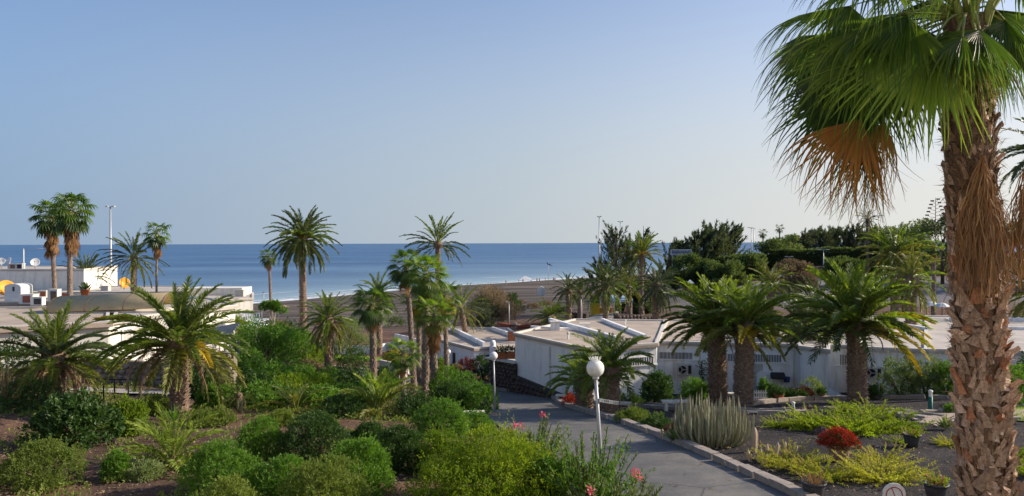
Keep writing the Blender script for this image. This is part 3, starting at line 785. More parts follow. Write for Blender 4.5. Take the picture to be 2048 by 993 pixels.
def bush(label, px, d, rx, h, mat, seed, ry=None, leaves=9000, size=0.09, asp=0.42, name='bush', cat='bush', group=None, dz=0.0, stems=6, **k):
    b = G(px, d, dz)
    root = empty(name, b, label, cat, group)
    me = bush_mesh('foliage', rx, ry or rx, h, M[mat], seed, leaves, size, asp, **k)
    fo = link('foliage', me, root)
    if stems:
        sb = MB(); q = random.Random(seed)
        for i in range(stems):
            a = q.uniform(0, 6.28); r = q.uniform(0.25, 0.6)
            sb.tube([(0, 0, -0.1), (math.cos(a) * rx * r * 0.4, math.sin(a) * rx * r * 0.4, h * 0.3), (math.cos(a) * rx * r, math.sin(a) * rx * r, h * 0.62)], [0.035 * h, 0.025 * h, 0.008 * h], 5)
        sb.build('stem', M['wood'], root)
    return root

def bushbox(label, x0, x1, yt, yb, mat, seed, **k):
    px = (x0 + x1) / 2
    f = GP(px, yb); d = f.y
    r = (x1 - x0) / 2 * d / F * 0.97
    d += 0.75 * r
    top = W(px, yt, d).z; h = (top - G(px, d).z) / 1.03
    return bush(label, px, d, r * d / f.y * 1.06, max(h * 0.95, 0.3), mat, seed, **k)

def shrub(label, px, d, mats, seed, name='shrub', cat='shrub', group=None, dz=0.0, sc=1.0, **k):
    b = G(px, d, dz)
    root = empty(name, b, label, cat, group)
    link('foliage', shoots_mesh('foliage', (M[mats[0]], M[mats[1]]), seed, **k), root, scale=sc)
    return root

def tree(label, px, d, h, cr, mat, seed, tr=0.15, clumps=16, leaves=9000, size=0.12, asp=0.35, name='tree', cat='tree', group=None, low=0.35, lean=0.0, squash=0.7, loose=1.0, flick=0.3, dz=0.0, barkm='wood', dirx=0.0, yt=None):
    """trunk, limbs ending in leaf clumps with gaps between them"""
    g = np.random.default_rng(seed)
    b = G(px, d, dz)
    if yt is not None: h = (W(px, yt, d).z - b.z) / 1.04
    root = empty(name, b, label, cat, group)
    tb = MB(); top = Vector((lean * h, 0, h * 0.62))
    tb.tube([(0, 0, -0.2), (lean * h * 0.3, 0, h * 0.3), top], [tr * 1.2, tr * 0.9, tr * 0.5], 8)
    lb = MB(); C = []; Rr = []
    for i in range(clumps):
        az = g.uniform(0, 6.283); q = g.random() ** 0.5; zz = low + (1 - low) * g.random()
        rr = cr * q * (1.0 - 0.55 * ((zz - low) / (1 - low)) ** 2)
        p = Vector((math.cos(az) * rr + lean * h * zz, math.sin(az) * rr, h * (zz * 0.93)))
        s0 = Vector((lean * h * zz * 0.5, 0, h * min(zz * 0.55, 0.6)))
        lb.tube([s0, s0.lerp(p, 0.55) + Vector((0, 0, 0.05 * h)), p], [tr * 0.35, tr * 0.2, tr * 0.06], 5)
        C.append(p); Rr.append(cr * g.uniform(0.22, 0.42))
    tb.build('trunk', M[barkm], root); lb.build('limb', M[barkm], root)
    C = np.array(C); Rr = np.array(Rr)
    idx = g.choice(clumps, leaves, p=Rr ** 2 / (Rr ** 2).sum())
    dv = nrm(g.normal(size=(leaves, 3)))
    P = C[idx] + dv * (Rr[idx] * g.random(leaves) ** 0.4)[:, None] * np.array([1, 1, squash])
    P += g.normal(size=P.shape) * 0.06 * loose
    A = nrm(dv + g.normal(size=P.shape) * 0.5 + np.array([dirx, 0, flick]))
    L = size * g.uniform(0.6, 1.3, leaves)
    V, Q = leafquads(P, A, g.normal(size=P.shape) + np.array([0, 0, 0.8]), L, L * asp)
    ct = g.random(clumps)
    tint = np.clip(0.5 * ct[idx] + 0.5 * g.random(leaves), 0, 1)
    link('crown', npmesh('crown', V, Q, mats=(M[mat],), tint=np.repeat(tint, 4)), root)
    return root

def plume_tree(label, px, d, yt, cr, mat, seed, n=46, lean=0.12, wind=0.6, name='windswept_tree', cat='tree', group=None, tr=.2, leaf=.45, low=.12, per=70, asp=.1, barkm='wood'):
    """open feathery tree: many slender plumes, each a thin branch set with needles, blown one way"""
    g = np.random.default_rng(seed)
    b = G(px, d); h = (W(px, yt, d).z - b.z)
    root = empty(name, b, label, cat, group)
    tb = MB(); tb.tube([(0, 0, -.3), (lean * h * .3, 0, h * .4), (lean * h, 0, h * .92)], [tr * 1.2, tr * .7, tr * .15], 7); tb.build('trunk', M[barkm], root)
    lb = MB(); P, A, T = [], [], []
    for i in range(n):
        z0 = h * (low * .4 + (0.78 - low * .4) * g.random() ** .8); az = g.uniform(0, 6.283)
        reach = cr * (1.0 - .75 * (z0 / h) ** 1.3) * g.uniform(.45, 1.1)
        p0 = np.array([lean * z0, 0, z0]); up = min(h - z0, reach * g.uniform(.7, 1.5) + .06 * h)
        p2 = p0 + np.array([math.cos(az) * reach + wind * reach * .55, math.sin(az) * reach, up]); p1 = p0 + (p2 - p0) * .5 + np.array([0, 0, -.1 * reach])
        lb.tube([p0, p1, p2], [tr * .22, tr * .13, tr * .03], 4, cap=False)
        k = per; t = g.uniform(.25, 1.04, k)[:, None]
        q = p0 * (1 - t) ** 2 + 2 * p1 * t * (1 - t) + p2 * t ** 2
        q = q + g.normal(size=(k, 3)) * (.045 * cr) * (1.25 - t)
        dv = nrm(p2 - p1)
        P.append(q); A.append(nrm(dv + g.normal(size=(k, 3)) * .38 + np.array([wind * .5, 0, .25]))); T.append(np.full(k, g.random()))
    lb.build('limb', M[barkm], root)
    P = np.vstack(P); A = np.vstack(A); T = np.concatenate(T); m = len(P)
    L = leaf * g.uniform(.5, 1.3, m); V, Q = leafquads(P, A, g.normal(size=(m, 3)), L, L * asp)
    link('crown', npmesh('crown', V, Q, mats=(M[mat],), tint=np.repeat(np.clip(.5 * T + .5 * g.random(m), 0, 1), 4)), root)
    return root

# ================================================================== SETTING
def ground_material():
    m, nt, n, l, b = newmat('ground')
    tc = n.new("ShaderNodeTexCoord")
    za = n.new("ShaderNodeAttribute"); za.attribute_name = 'sand'
    zb = n.new("ShaderNodeAttribute"); zb.attribute_name = 'gravel'
    zc = n.new("ShaderNodeAttribute"); zc.attribute_name = 'paved'
    def noise(s, d=8, r=0.7):
        q = n.new("ShaderNodeTexNoise"); q.inputs['Scale'].default_value = s; q.inputs['Detail'].default_value = d; q.inputs['Roughness'].default_value = r
        l.new(tc.outputs['Object'], q.inputs['Vector']); return q
    n1, n2, n3 = noise(0.55), noise(9, 10, 0.75), noise(0.09)
    soil = ramp(n, [(0.33, (0.055, 0.032, 0.024)), (0.47, (0.13, 0.075, 0.052)), (0.6, (0.22, 0.13, 0.088)), (0.72, (0.31, 0.2, 0.14))])
    ad = n.new("ShaderNodeMath"); ad.operation = 'MULTIPLY_ADD'; ad.inputs[1].default_value = 0.5
    l.new(n2.outputs[0], ad.inputs[0])
    hf = n.new("ShaderNodeMath"); hf.operation = 'MULTIPLY'; hf.inputs[1].default_value = 0.5
    l.new(n1.outputs[0], hf.inputs[0]); l.new(hf.outputs[0], ad.inputs[2])
    l.new(ad.outputs[0], soil.inputs[0])
    grav = ramp(n, [(0.36, (0.018, 0.017, 0.019)), (0.5, (0.045, 0.041, 0.043)), (0.6, (0.085, 0.072, 0.068)), (0.72, (0.17, 0.13, 0.11))])
    l.new(ad.outputs[0], grav.inputs[0])
    sand = ramp(n, [(0.40, (0.055, 0.046, 0.042)), (0.5, (0.105, 0.087, 0.074)), (0.6, (0.175, 0.143, 0.118))])
    sp = n.new("ShaderNodeMapping"); sp.inputs['Scale'].default_value = (0.02, 0.22, 1); sp.inputs['Rotation'].default_value = (0, 0, -0.6)
    l.new(tc.outputs['Object'], sp.inputs[0])
    n4 = n.new("ShaderNodeTexNoise"); n4.inputs['Scale'].default_value = 1.6; n4.inputs['Detail'].default_value = 8; l.new(sp.outputs[0], n4.inputs['Vector'])
    l.new(n4.outputs[0], sand.inputs[0])
    pav = ramp(n, [(0.35, (0.15, 0.15, 0.16)), (0.65, (0.22, 0.21, 0.21))]); l.new(n3.outputs[0], pav.inputs[0])
    def mix(f, a, c):
        q = n.new("ShaderNodeMix"); q.data_type = 'RGBA'
        l.new(f, q.inputs[0]); l.new(a, q.inputs[6]); l.new(c, q.inputs[7]); return q.outputs[2]
    o = mix(zb.outputs['Fac'], soil.outputs[0], grav.outputs[0])
    o = mix(za.outputs['Fac'], o, sand.outputs[0])
    o = mix(zc.outputs['Fac'], o, pav.outputs[0])
    l.new(o, b.inputs['Base Color'])
    b.inputs['Roughness'].default_value = 0.95; b.inputs['Specular IOR Level'].default_value = 0.15
    nb = noise(14, 10, 0.8)
    bp = n.new("ShaderNodeBump"); bp.inputs['Strength'].default_value = 0.9; bp.inputs['Distance'].default_value = 0.08
    l.new(nb.outputs[0], bp.inputs['Height']); l.new(bp.outputs[0], b.inputs['Normal'])
    return m

def build_ground():
    us = np.linspace(-1.9, 1.9, 320)
    Ys = np.concatenate([np.linspace(-45, 10, 24)[:-1], np.geomspace(10, 4500, 420)])
    U, Y = np.meshgrid(us, Ys)
    X = U * (np.maximum(Y, 10) + 12)
    Z = ground(X, Y)
    near = (Y > 10) & (Y < 70)
    bump = 0.05 * np.sin(X * 1.7 + 2 * np.sin(Y * 0.9)) * np.cos(Y * 1.3 + X * 0.4) + 0.03 * np.sin(X * 4.1) * np.sin(Y * 3.7)
    px = 1024 + F * X / np.maximum(Y, 5)
    Z = Z + np.where(near & (px < 900), bump, 0)
    V = np.stack([X, Y, Z], -1).reshape(-1, 3)
    nr, nc = X.shape
    i = np.arange(nr - 1)[:, None] * nc + np.arange(nc - 1)[None]
    Q = np.stack([i, i + 1, i + nc + 1, i + nc], -1).reshape(-1, 4)
    me = npmesh('ground', V, Q, mats=(ground_material(),), smooth=True)
    sand = np.clip((Y - 88) / 22, 0, 1) * np.clip((1500 - px) / 200 , 0, 1)
    sand = np.maximum(sand, np.clip((25 - shore(X, Y)) / 10, 0, 1))
    grav = np.clip((px - 1080) / 60, 0, 1) * np.clip((60 - Y) / 10, 0, 1)
    grav = np.maximum(grav, 0.35 * (px < 1080) * (Y < 60) * (np.sin(X * .5 + Y * .3) > 0.2))
    pav = np.clip((Y - 88) / 10, 0, 1) * np.clip((140 - Y) / 10, 0, 1) * np.clip((px - 1330) / 60, 0, 1)
    for nme, a in (('sand', sand), ('gravel', grav), ('paved', pav)):
        at = me.attributes.new(nme, 'FLOAT', 'POINT'); at.data.foreach_set('value', a.ravel().astype(np.float32))
    tag(link('ground', me), kind='structure')
build_ground()

def sea_material():
    m, nt, n, l, b = newmat('sea')
    tc = n.new("ShaderNodeTexCoord")
    at = n.new("ShaderNodeAttribute"); at.attribute_name = 'shallow'
    mp = n.new("ShaderNodeMapping"); mp.inputs['Scale'].default_value = (0.035, 0.16, 1); mp.inputs['Rotation'].default_value = (0, 0, 0.12)
    l.new(tc.outputs['Object'], mp.inputs[0])
    no = n.new("ShaderNodeTexNoise"); no.inputs['Scale'].default_value = 1.4; no.inputs['Detail'].default_value = 9; no.inputs['Roughness'].default_value = 0.72
    l.new(mp.outputs[0], no.inputs['Vector'])
    mp2 = n.new("ShaderNodeMapping"); mp2.inputs['Scale'].default_value = (0.0025, 0.012, 1)
    l.new(tc.outputs['Object'], mp2.inputs[0])
    nb = n.new("ShaderNodeTexNoise"); nb.inputs['Scale'].default_value = 1.2; nb.inputs['Detail'].default_value = 7
    l.new(mp2.outputs[0], nb.inputs['Vector'])
    sm = n.new("ShaderNodeMath"); sm.operation = 'ADD'; l.new(no.outputs[0], sm.inputs[0]); l.new(nb.outputs[0], sm.inputs[1])
    hf = n.new("ShaderNodeMath"); hf.operation = 'MULTIPLY'; hf.inputs[1].default_value = 0.5; l.new(sm.outputs[0], hf.inputs[0])
    deep = ramp(n, [(0.42, (0.03, 0.09, 0.20)), (0.5, (0.055, 0.135, 0.265)), (0.58, (0.10, 0.195, 0.33))])
    l.new(hf.outputs[0], deep.inputs[0])
    mx = n.new("ShaderNodeMix"); mx.data_type = 'RGBA'
    l.new(at.outputs['Fac'], mx.inputs[0]); l.new(deep.outputs[0], mx.inputs[6]); mx.inputs[7].default_value = (0.30, 0.42, 0.48, 1)
    l.new(mx.outputs[2], b.inputs['Base Color'])
    b.inputs['Roughness'].default_value = 0.42
    b.inputs['IOR'].default_value = 1.33
    b.inputs['Specular IOR Level'].default_value = 0.22
    bp = n.new("ShaderNodeBump"); bp.inputs['Strength'].default_value = 1.0; bp.inputs['Distance'].default_value = 0.9
    l.new(no.outputs[0], bp.inputs['Height']); l.new(bp.outputs[0], b.inputs['Normal'])
    return m

def build_sea():
    us = np.linspace(-1.9, 1.9, 260)
    Ys = np.geomspace(40, 60000, 260)
    U, Y = np.meshgrid(us, Ys); X = U * (Y + 12)
    V = np.stack([X, Y, np.zeros_like(X)], -1).reshape(-1, 3)
    nr, nc = X.shape
    i = np.arange(nr - 1)[:, None] * nc + np.arange(nc - 1)[None]
    Q = np.stack([i, i + 1, i + nc + 1, i + nc], -1).reshape(-1, 4)
    me = npmesh('sea', V, Q, mats=(sea_material(),), smooth=True)
    s = -shore(X, Y)
    sh = np.clip(np.exp(-np.maximum(s, 0) / 28) * 0.9 + 0.45 * np.exp(-np.maximum(s, 0) / 170), 0, 1)
    at = me.attributes.new('shallow', 'FLOAT', 'POINT'); at.data.foreach_set('value', sh.ravel().astype(np.float32))
    tag(link('sea', me), kind='structure')
build_sea()

def build_surf():
    fm = solid('foam', (0.82, 0.84, 0.84), (0.6, 0.66, 0.7), 0.35, 0.8)
    g = np.random.default_rng(5)
    MBs = MB()
    X = np.arange(-120, 330, 1.2)
    base = np.interp(X, SHX, SHY)
    for off, wd, brk in ((-0.8, 4.6, 0.0), (6, 3.2, 0.15), (13, 2.6, 0.35), (23, 2.2, 0.5), (36, 1.8, 0.65)):
        ph = g.random(6) * 6.28
        wob = 1.3 * np.sin(X * 0.09 + ph[0]) + 0.8 * np.sin(X * 0.23 + ph[1]) + 0.4 * np.sin(X * 0.7 + ph[2])
        mod = 0.5 + 0.5 * np.sin(X * 0.05 + ph[3]) * np.sin(X * 0.13 + ph[4])
        w = wd * np.clip((mod - brk) / (1 - brk) + 0.35 * (brk == 0), 0, 1) * (0.7 + 0.5 * np.sin(X * 0.9 + ph[5]) ** 2)
        for k in range(len(X) - 1):
            if w[k] < 0.05 and w[k + 1] < 0.05: continue
            y0, y1 = base[k] + (off + wob[k]) * 1.4, base[k + 1] + (off + wob[k + 1]) * 1.4
            z = 0.09
            MBs.add([(X[k], y0, z), (X[k + 1], y1, z), (X[k + 1], y1 + w[k + 1] * 1.6 + .01, z), (X[k], y0 + w[k] * 1.6 + .01, z)], [(0, 1, 2, 3)])
    o = MBs.build('surf', fm); tag(o, kind='stuff', label='white broken surf along the water line', cat='surf')
build_surf()

# ---- road: right kerb traced on the ground, left edge offset
KP = [(1576, 993), (1480, 949), (1385, 906), (1290, 868), (1205, 838), (1150, 822), (1122, 812), (1105, 801)]
kp = [GP(*p) for p in KP]
d0 = (kp[0] - kp[1]).normalized()
kp = [kp[0] + d0 * 14, kp[0] + d0 * 7] + kp
# bend at the end, round to the left behind the hedge
e = kp[-1]
kp += [Vector((e.x - 0.25, e.y + 2.2, 0)), Vector((e.x - 1.6, e.y + 4.2, 0)), Vector((e.x - 3.6, e.y + 5.6, 0)), Vector((e.x - 6.5, e.y + 6.8, 0)), Vector((e.x - 11, e.y + 8.2, 0)), Vector((e.x - 18, e.y + 9.5, 0))]
kp = [Vector((p.x, p.y)) for p in kp]

def resample(P, step):
    out = []
    n = len(P)
    for i in range(n - 1):
        p0, p1, p2, p3 = P[max(i - 1, 0)], P[i], P[i + 1], P[min(i + 2, n - 1)]
        k = max(2, int((p2 - p1).length / step))
        for j in range(k):
            t = j / k
            out.append(0.5 * ((2 * p1) + (p2 - p0) * t + (2 * p0 - 5 * p1 + 4 * p2 - p3) * t * t + (3 * p1 - p0 - 3 * p2 + p3) * t ** 3))
    out.append(P[-1]); return out
kr = resample(kp, 0.25)
RW = 4.6
def normals2(P):
    N = []
    for i in range(len(P)):
        t = (P[min(i + 1, len(P) - 1)] - P[max(i - 1, 0)]).normalized()
        N.append(Vector((-t.y, t.x)))
    return N
kn = normals2(kr)

def strip(name, pts, nrmls, a, b, mat, dz, across=6, kind='structure'):
    V, Fc = [], []
    for p, nn in zip(pts, nrmls):
        for k in range(across + 1):
            q = p + nn * (a + (b - a) * k / across)
            V.append((q.x, q.y, gz(q.x, q.y) + dz))
    w = across + 1
    for i in range(len(pts) - 1):
        for k in range(across): Fc.append((i * w + k + 1, i * w + k, (i + 1) * w + k, (i + 1) * w + k + 1))
    mb = MB(); mb.add(V, Fc, True)
    o = mb.build(name, mat); tag(o, kind=kind); return o

def asphalt():
    m, nt, n, l, b = newmat('asphalt')
    tc = n.new("ShaderNodeTexCoord")
    def noise(s, d, r):
        q = n.new("ShaderNodeTexNoise"); q.inputs['Scale'].default_value = s; q.inputs['Detail'].default_value = d; q.inputs['Roughness'].default_value = r
        l.new(tc.outputs['Object'], q.inputs['Vector']); return q
    a = noise(0.5, 8, 0.7); c = noise(30, 4, 0.7)
    r1 = ramp(n, [(0.35, (0.085, 0.085, 0.085)), (0.5, (0.12, 0.117, 0.113)), (0.58, (0.16, 0.152, 0.14)), (0.7, (0.20, 0.185, 0.165))]); l.new(a.outputs[0], r1.inputs[0])
    r2 = ramp(n, [(0.3, (0.7, 0.7, 0.7)), (0.7, (1.25, 1.25, 1.25))]); l.new(c.outputs[0], r2.inputs[0])
    mx = n.new("ShaderNodeMix"); mx.data_type = 'RGBA'; mx.blend_type = 'MULTIPLY'; mx.inputs[0].default_value = 1
    l.new(r1.outputs[0], mx.inputs[6]); l.new(r2.outputs[0], mx.inputs[7])
    vo = n.new("ShaderNodeTexVoronoi"); vo.feature = 'DISTANCE_TO_EDGE'; vo.inputs['Scale'].default_value = 0.22
    wp = n.new("ShaderNodeMix"); wp.data_type = 'RGBA'; wp.inputs[0].default_value = 0.18
    nn = noise(1.2, 5, 0.6)
    l.new(tc.outputs['Object'], wp.inputs[6]); l.new(nn.outputs['Color'], wp.inputs[7]); l.new(wp.outputs[2], vo.inputs['Vector'])
    rc = ramp(n, [(0.0, (1, 1, 1)), (0.006, (0, 0, 0))]); l.new(vo.outputs['Distance'], rc.inputs[0])
    m2 = n.new("ShaderNodeMix"); m2.data_type = 'RGBA'; l.new(rc.outputs[0], m2.inputs[0]); l.new(mx.outputs[2], m2.inputs[6]); m2.inputs[7].default_value = (0.045, 0.043, 0.042, 1)
    l.new(m2.outputs[2], b.inputs['Base Color']); b.inputs['Roughness'].default_value = 0.85
    bp = n.new("ShaderNodeBump"); bp.inputs['Strength'].default_value = 0.35; bp.inputs['Distance'].default_value = 0.02; l.new(c.outputs[0], bp.inputs['Height']); l.new(bp.outputs[0], b.inputs['Normal'])
    return m
M['asphalt'] = asphalt()
strip('road', kr, kn, 0.0, RW, M['asphalt'], 0.04, 10)

def stone_variants(name, mat, n, size, seed, jit=0.12):
    out = []
    g = random.Random(seed)
    for k in range(n):
        mb = MB(); mb.box((0, 0, 0), size)
        mb.v = [(x * (1 + g.uniform(-jit, jit) * 0.5), y * (1 + g.uniform(-jit, jit)), z + (g.uniform(-jit, jit) * size[2] * 0.6 if z > 0 else 0)) for x, y, z in mb.v]
        bm_me = mb.mesh(name, mat); out.append(bm_me)
    return out

def kerb_line(label, P, seg, w, h, matname, off=0.0, seed=3, cat='kerb', dz=0.0, name='kerb', i0=0):
    """row of separate kerb stones following the ground"""
    ms = stone_variants('kerb_stone', M[matname], 5, (seg * 0.975, w, h + 0.25), seed)
    L = 0; nxt = 0
    c = P[0]; root = empty(name, (c.x, c.y, gz(c.x, c.y)), label, cat); root['kind'] = 'structure'; del root['category']
    base = root.location.copy(); q = random.Random(seed); N = normals2(P); k = 0
    for i in range(1, len(P)):
        L += (P[i] - P[i - 1]).length
        if L >= nxt:
            nxt += seg
            p = P[i] + N[i] * off; t = (P[min(i + 1, len(P) - 1)] - P[i - 1]); L2 = max(t.length, 1e-5)
            z = gz(p.x, p.y); p2 = p + t.normalized() * seg * .5; p3 = p - t.normalized() * seg * .5
            sl_ = math.atan2(gz(p2.x, p2.y) - gz(p3.x, p3.y), seg)
            o = link('kerb_stone', ms[k % 5], root, (p.x - base.x, p.y - base.y, z + dz + (h - 0.25) / 2 + q.uniform(-0.008, 0.008) - base.z), (0, -sl_, math.atan2(t.y, t.x) + q.uniform(-0.015, 0.015)))
            k += 1
    return root
kerb_line('weathered kerb of separate stones along the right side of the driveway', kr, 0.72, 0.28, 0.2, 'kerb', off=-0.15)

# ---- pale path and garden kerbs at the right, brick path
def path_from(pts, step=0.3):
    P = [GP(*p) for p in pts]; return resample([Vector((p.x, p.y)) for p in P], step)
p1 = path_from([(1128, 800), (1180, 803), (1260, 810), (1340, 817), (1420, 822), (1520, 826), (1640, 824), (1760, 826), (1850, 836)])
strip('path', p1, normals2(p1), -0.45, 0.45, M['path'], 0.05, 4)
kerb_line('low pale kerb on the far side of the garden path', p1, 0.9, 0.16, 0.14, 'kerb', off=0.55, seed=5)
kerb_line('low kerb on the garden side of the concrete path', p1, 0.9, 0.16, 0.14, 'kerb', off=-0.55, seed=6)
p2 = path_from([(1500, 812), (1580, 803), (1680, 800), (1800, 799), (1900, 800)])
kerb_line('upper kerb below the planted strip at the bungalow', p2, 0.9, 0.2, 0.2, 'kerb', seed=8)
p3 = path_from([(1845, 838), (1890, 832), (1960, 826), (2040, 820)])
def build_brick():
    root = empty('brick_path', (0, 0, 0), 'curving path of tan pavers beside the shaggy palm trunk', 'path'); del root['category']; root['kind'] = 'structure'
    c = G(1890, 28); root.location = c
    me = stone_variants('paver', M['paver'], 4, (0.46, 0.22, 0.08), 4, 0.05)
    q = random.Random(4)
    for i in range(-9, 14):
        for j in range(-7, 8):
            x = c.x + i * 0.48 + (0.24 if j % 2 else 0); y = c.y + j * 0.235
            # keep those inside the curved band
            u = 1024 + F * x / y
            yy = 27.8 + 0.9 * math.sin((x - c.x) * 0.45)
            if abs(y - yy) < 0.95 + 0.1 * (x - c.x) and x - c.x > -1.3 + abs(y - yy) * 0.4:
                link('paver', me[q.randrange(4)], root, (x - c.x, y - c.y, gz(x, y) - c.z + 0.03 + q.uniform(-.006, .006)), (0, 0, q.uniform(-.02, .02)))
    return c
bc = build_brick()
bp_ = resample([Vector((bc.x - 1.5, bc.y + 0.2)), Vector((bc.x - 1.1, bc.y + 1.1)), Vector((bc.x + 0.6, bc.y + 1.55)), Vector((bc.x + 3.2, bc.y + 2.3)), Vector((bc.x + 7, bc.y + 2.8))], 0.2)
kerb_line('curved kerb behind the tan paver path', bp_, 0.5, 0.15, 0.16, 'kerb', seed=9)
bp2 = resample([Vector((bc.x + 0.5, bc.y - 1.4)), Vector((bc.x + 1.4, bc.y - 0.7)), Vector((bc.x + 3.2, bc.y - 0.5)), Vector((bc.x + 6.5, bc.y - 0.8))], 0.2)
kerb_line('curved kerb in front of the tan paver path beside the big palm', bp2, 0.5, 0.15, 0.16, 'kerb', seed=10)

# lawn at the right edge and the small lawn between the middle palms
def lawn(name, cx, cy, rx, ry, n, seed, hgt=0.05):
    g = np.random.default_rng(seed)
    mb = MB(); k = 24
    ring = [(cx + rx * math.cos(6.283 * i / k), cy + ry * math.sin(6.283 * i / k)) for i in range(k)]
    V = [(cx, cy, gz(cx, cy) + 0.06)]; Fc = []
    for j in (0.5, 1.0):
        for (x, y) in ring:
            xx, yy = cx + (x - cx) * j, cy + (y - cy) * j; V.append((xx, yy, gz(xx, yy) + 0.05))
    for i in range(k):
        Fc.append((0, 1 + i, 1 + (i + 1) % k)); Fc.append((1 + i, 1 + k + i, 1 + k + (i + 1) % k, 1 + (i + 1) % k))
    mb.add(V, Fc, True); o = mb.build(name, solid(name + '_turf', (0.22, 0.34, 0.04), (0.12, 0.22, 0.03), 1.5, 0.95)); tag(o, kind='structure')
    r = np.sqrt(g.random(n)); a = g.random(n) * 6.283
    X = cx + rx * r * np.cos(a); Y = cy + ry * r * np.sin(a)
    P = np.stack([X, Y, ground(X, Y) + 0.045], 1)
    V, Q = leafquads(P, g.normal(size=P.shape) * 0.35 + np.array([0, 0, 1.0]), g.normal(size=P.shape), hgt * g.uniform(0.6, 1.6, n), np.full(n, 0.02))
    o = link('grass', npmesh('grass', V, Q, mats=(M['grassblade'],), tint=np.repeat(g.random(n), 4))); tag(o, 'short mown grass growing on the ' + ('sunny lawn at the right edge' if cx > 5 else 'strip of lawn behind the bushes'), 'grass', kind='stuff')
c = G(2095, 29.5); lawn('lawn', c.x, c.y, 3.6, 3.2, 9000, 1, 0.06)
c = G(690, 62); lawn('lawn_strip', c.x, c.y, 3.6, 1.8, 4000, 2, 0.08)

# ================================================================== BUILDINGS
def XY(px, d):
    v = ray(px, 600) * d
    return (v[0], d)

def house(label, poly, ztop, base=None, wall='white', roof='roof', cat='bungalow', over=0.12, th=0.16, group=None, name='bungalow', parapet=True, dividers=()):
    """poly: ccw list of (x, y). wall, roof slab with an overhang and a low upstand"""
    cx = sum(p[0] for p in poly) / len(poly); cy = sum(p[1] for p in poly) / len(poly)
    zb = min(gz(*p) for p in poly) - 0.4 if base is None else base
    root = empty(name, (cx, cy, zb), label, cat, group)
    P = [(p[0] - cx, p[1] - cy) for p in poly]
    w = MB(); w.prism(P, 0, ztop - th - zb); w.build('wall', M[wall], root)
    def grow(P, o):
        out = []; n = len(P)
        for i in range(n):
            a, b_, c_ = Vector(P[i - 1]), Vector(P[i]), Vector(P[(i + 1) % n])
            n1 = Vector(((b_ - a).y, -(b_ - a).x)).normalized(); n2 = Vector(((c_ - b_).y, -(c_ - b_).x)).normalized()
            m_ = (n1 + n2); m_ = m_ / max(m_.length_squared, 0.2) * 2
            out.append(tuple(b_ + m_ * o))
        return out
    Po = grow(P, over); Pi = grow(P, over - 0.22)
    r = MB(); r.prism(Po, ztop - th - zb, ztop - zb); ro = r.build('roof', M[roof], root)
    if parapet:
        n = len(P); c = MB(); z = ztop - zb
        for i in range(n):
            a, b_ = Po[i], Po[(i + 1) % n]; ai, bi = Pi[i], Pi[(i + 1) % n]
            c.add([(*a, z - 0.0), (*b_, z), (*bi, z), (*ai, z), (*a, z + 0.1), (*b_, z + 0.1), (*bi, z + 0.1), (*ai, z + 0.1)], [(4, 5, 6, 7), (0, 1, 5, 4), (2, 3, 7, 6)])
        c.build('coping', M['coping'], ro)
    for (a, b_, h) in dividers:
        c = MB(); c.beam((a[0] - cx, a[1] - cy, ztop - zb + h / 2), (b_[0] - cx, b_[1] - cy, ztop - zb + h / 2), 0.25, h); c.build('divider', M['white'], ro)
    root['zb'] = zb
    return root, (cx, cy, zb)

def wall_piece(root, org, a, b, z0, z1, out, depth, name, mat, u0=0.0, u1=1.0):
    """box lying on the wall line a-b between fractions u0, u1, standing 'out' proud"""
    a = Vector(a); b = Vector(b); d = (b - a); n = Vector((d.y, -d.x)).normalized()
    p = a + d * u0; q = a + d * u1
    mb = MB()
    V = []
    for z in (z0, z1):
        for s in (p + n * out, q + n * out, q + n * (out - depth), p + n * (out - depth)): V.append((s.x - org[0], s.y - org[1], z - org[2]))
    mb.add(V, [(3, 2, 1, 0), (4, 5, 6, 7), (0, 1, 5, 4), (1, 2, 6, 5), (2, 3, 7, 6), (3, 0, 4, 7)])
    return mb.build(name, M[mat], root)

def slat_window(root, org, a, b, u0, u1, z0, z1, n, back='dark', slat='white'):
    L = (Vector(b) - Vector(a)).length
    w = wall_piece(root, org, a, b, z0, z1, 0.012, 0.06, 'window', back, u0, u1)
    du = (u1 - u0) / n
    for i in range(n + 1):
        uu = u0 + du * i
        wall_piece(w, org, a, b, z0, z1, 0.05, 0.05, 'slat', slat, uu - du * 0.17, uu + du * 0.17)
    wall_piece(w, org, a, b, z0 - 0.07, z0, 0.07, 0.09, 'sill', slat, u0 - 0.3 / L, u1 + 0.3 / L)
    wall_piece(w, org, a, b, z1, z1 + 0.05, 0.06, 0.09, 'frame', slat, u0 - 0.1 / L, u1 + 0.1 / L)

ZR = CAMZ - 6.0
# A: the big blank wall beside the driveway, running towards us
A0, A1, A2 = XY(1030, 48.8), XY(1166, 42.0), XY(1313, 43.6)
A3, A4 = XY(1330, 56.5), XY(1150, 57.5)
ra, oa = house('long blank white bungalow wall slanting along the driveway above the stone wall', [A0, A1, A2, A3, A4], ZR, roof='roof', dividers=[(XY(1100, 56), XY(1235, 45), 0.3), (XY(1205, 56.5), XY(1290, 46.5), 0.22), (XY(1062, 52.5), XY(1180, 50.5), 0.12)])
slat_window(ra, oa, A1, A2, 0.3, 0.95, ZR - 1.15, ZR - 0.72, 20)
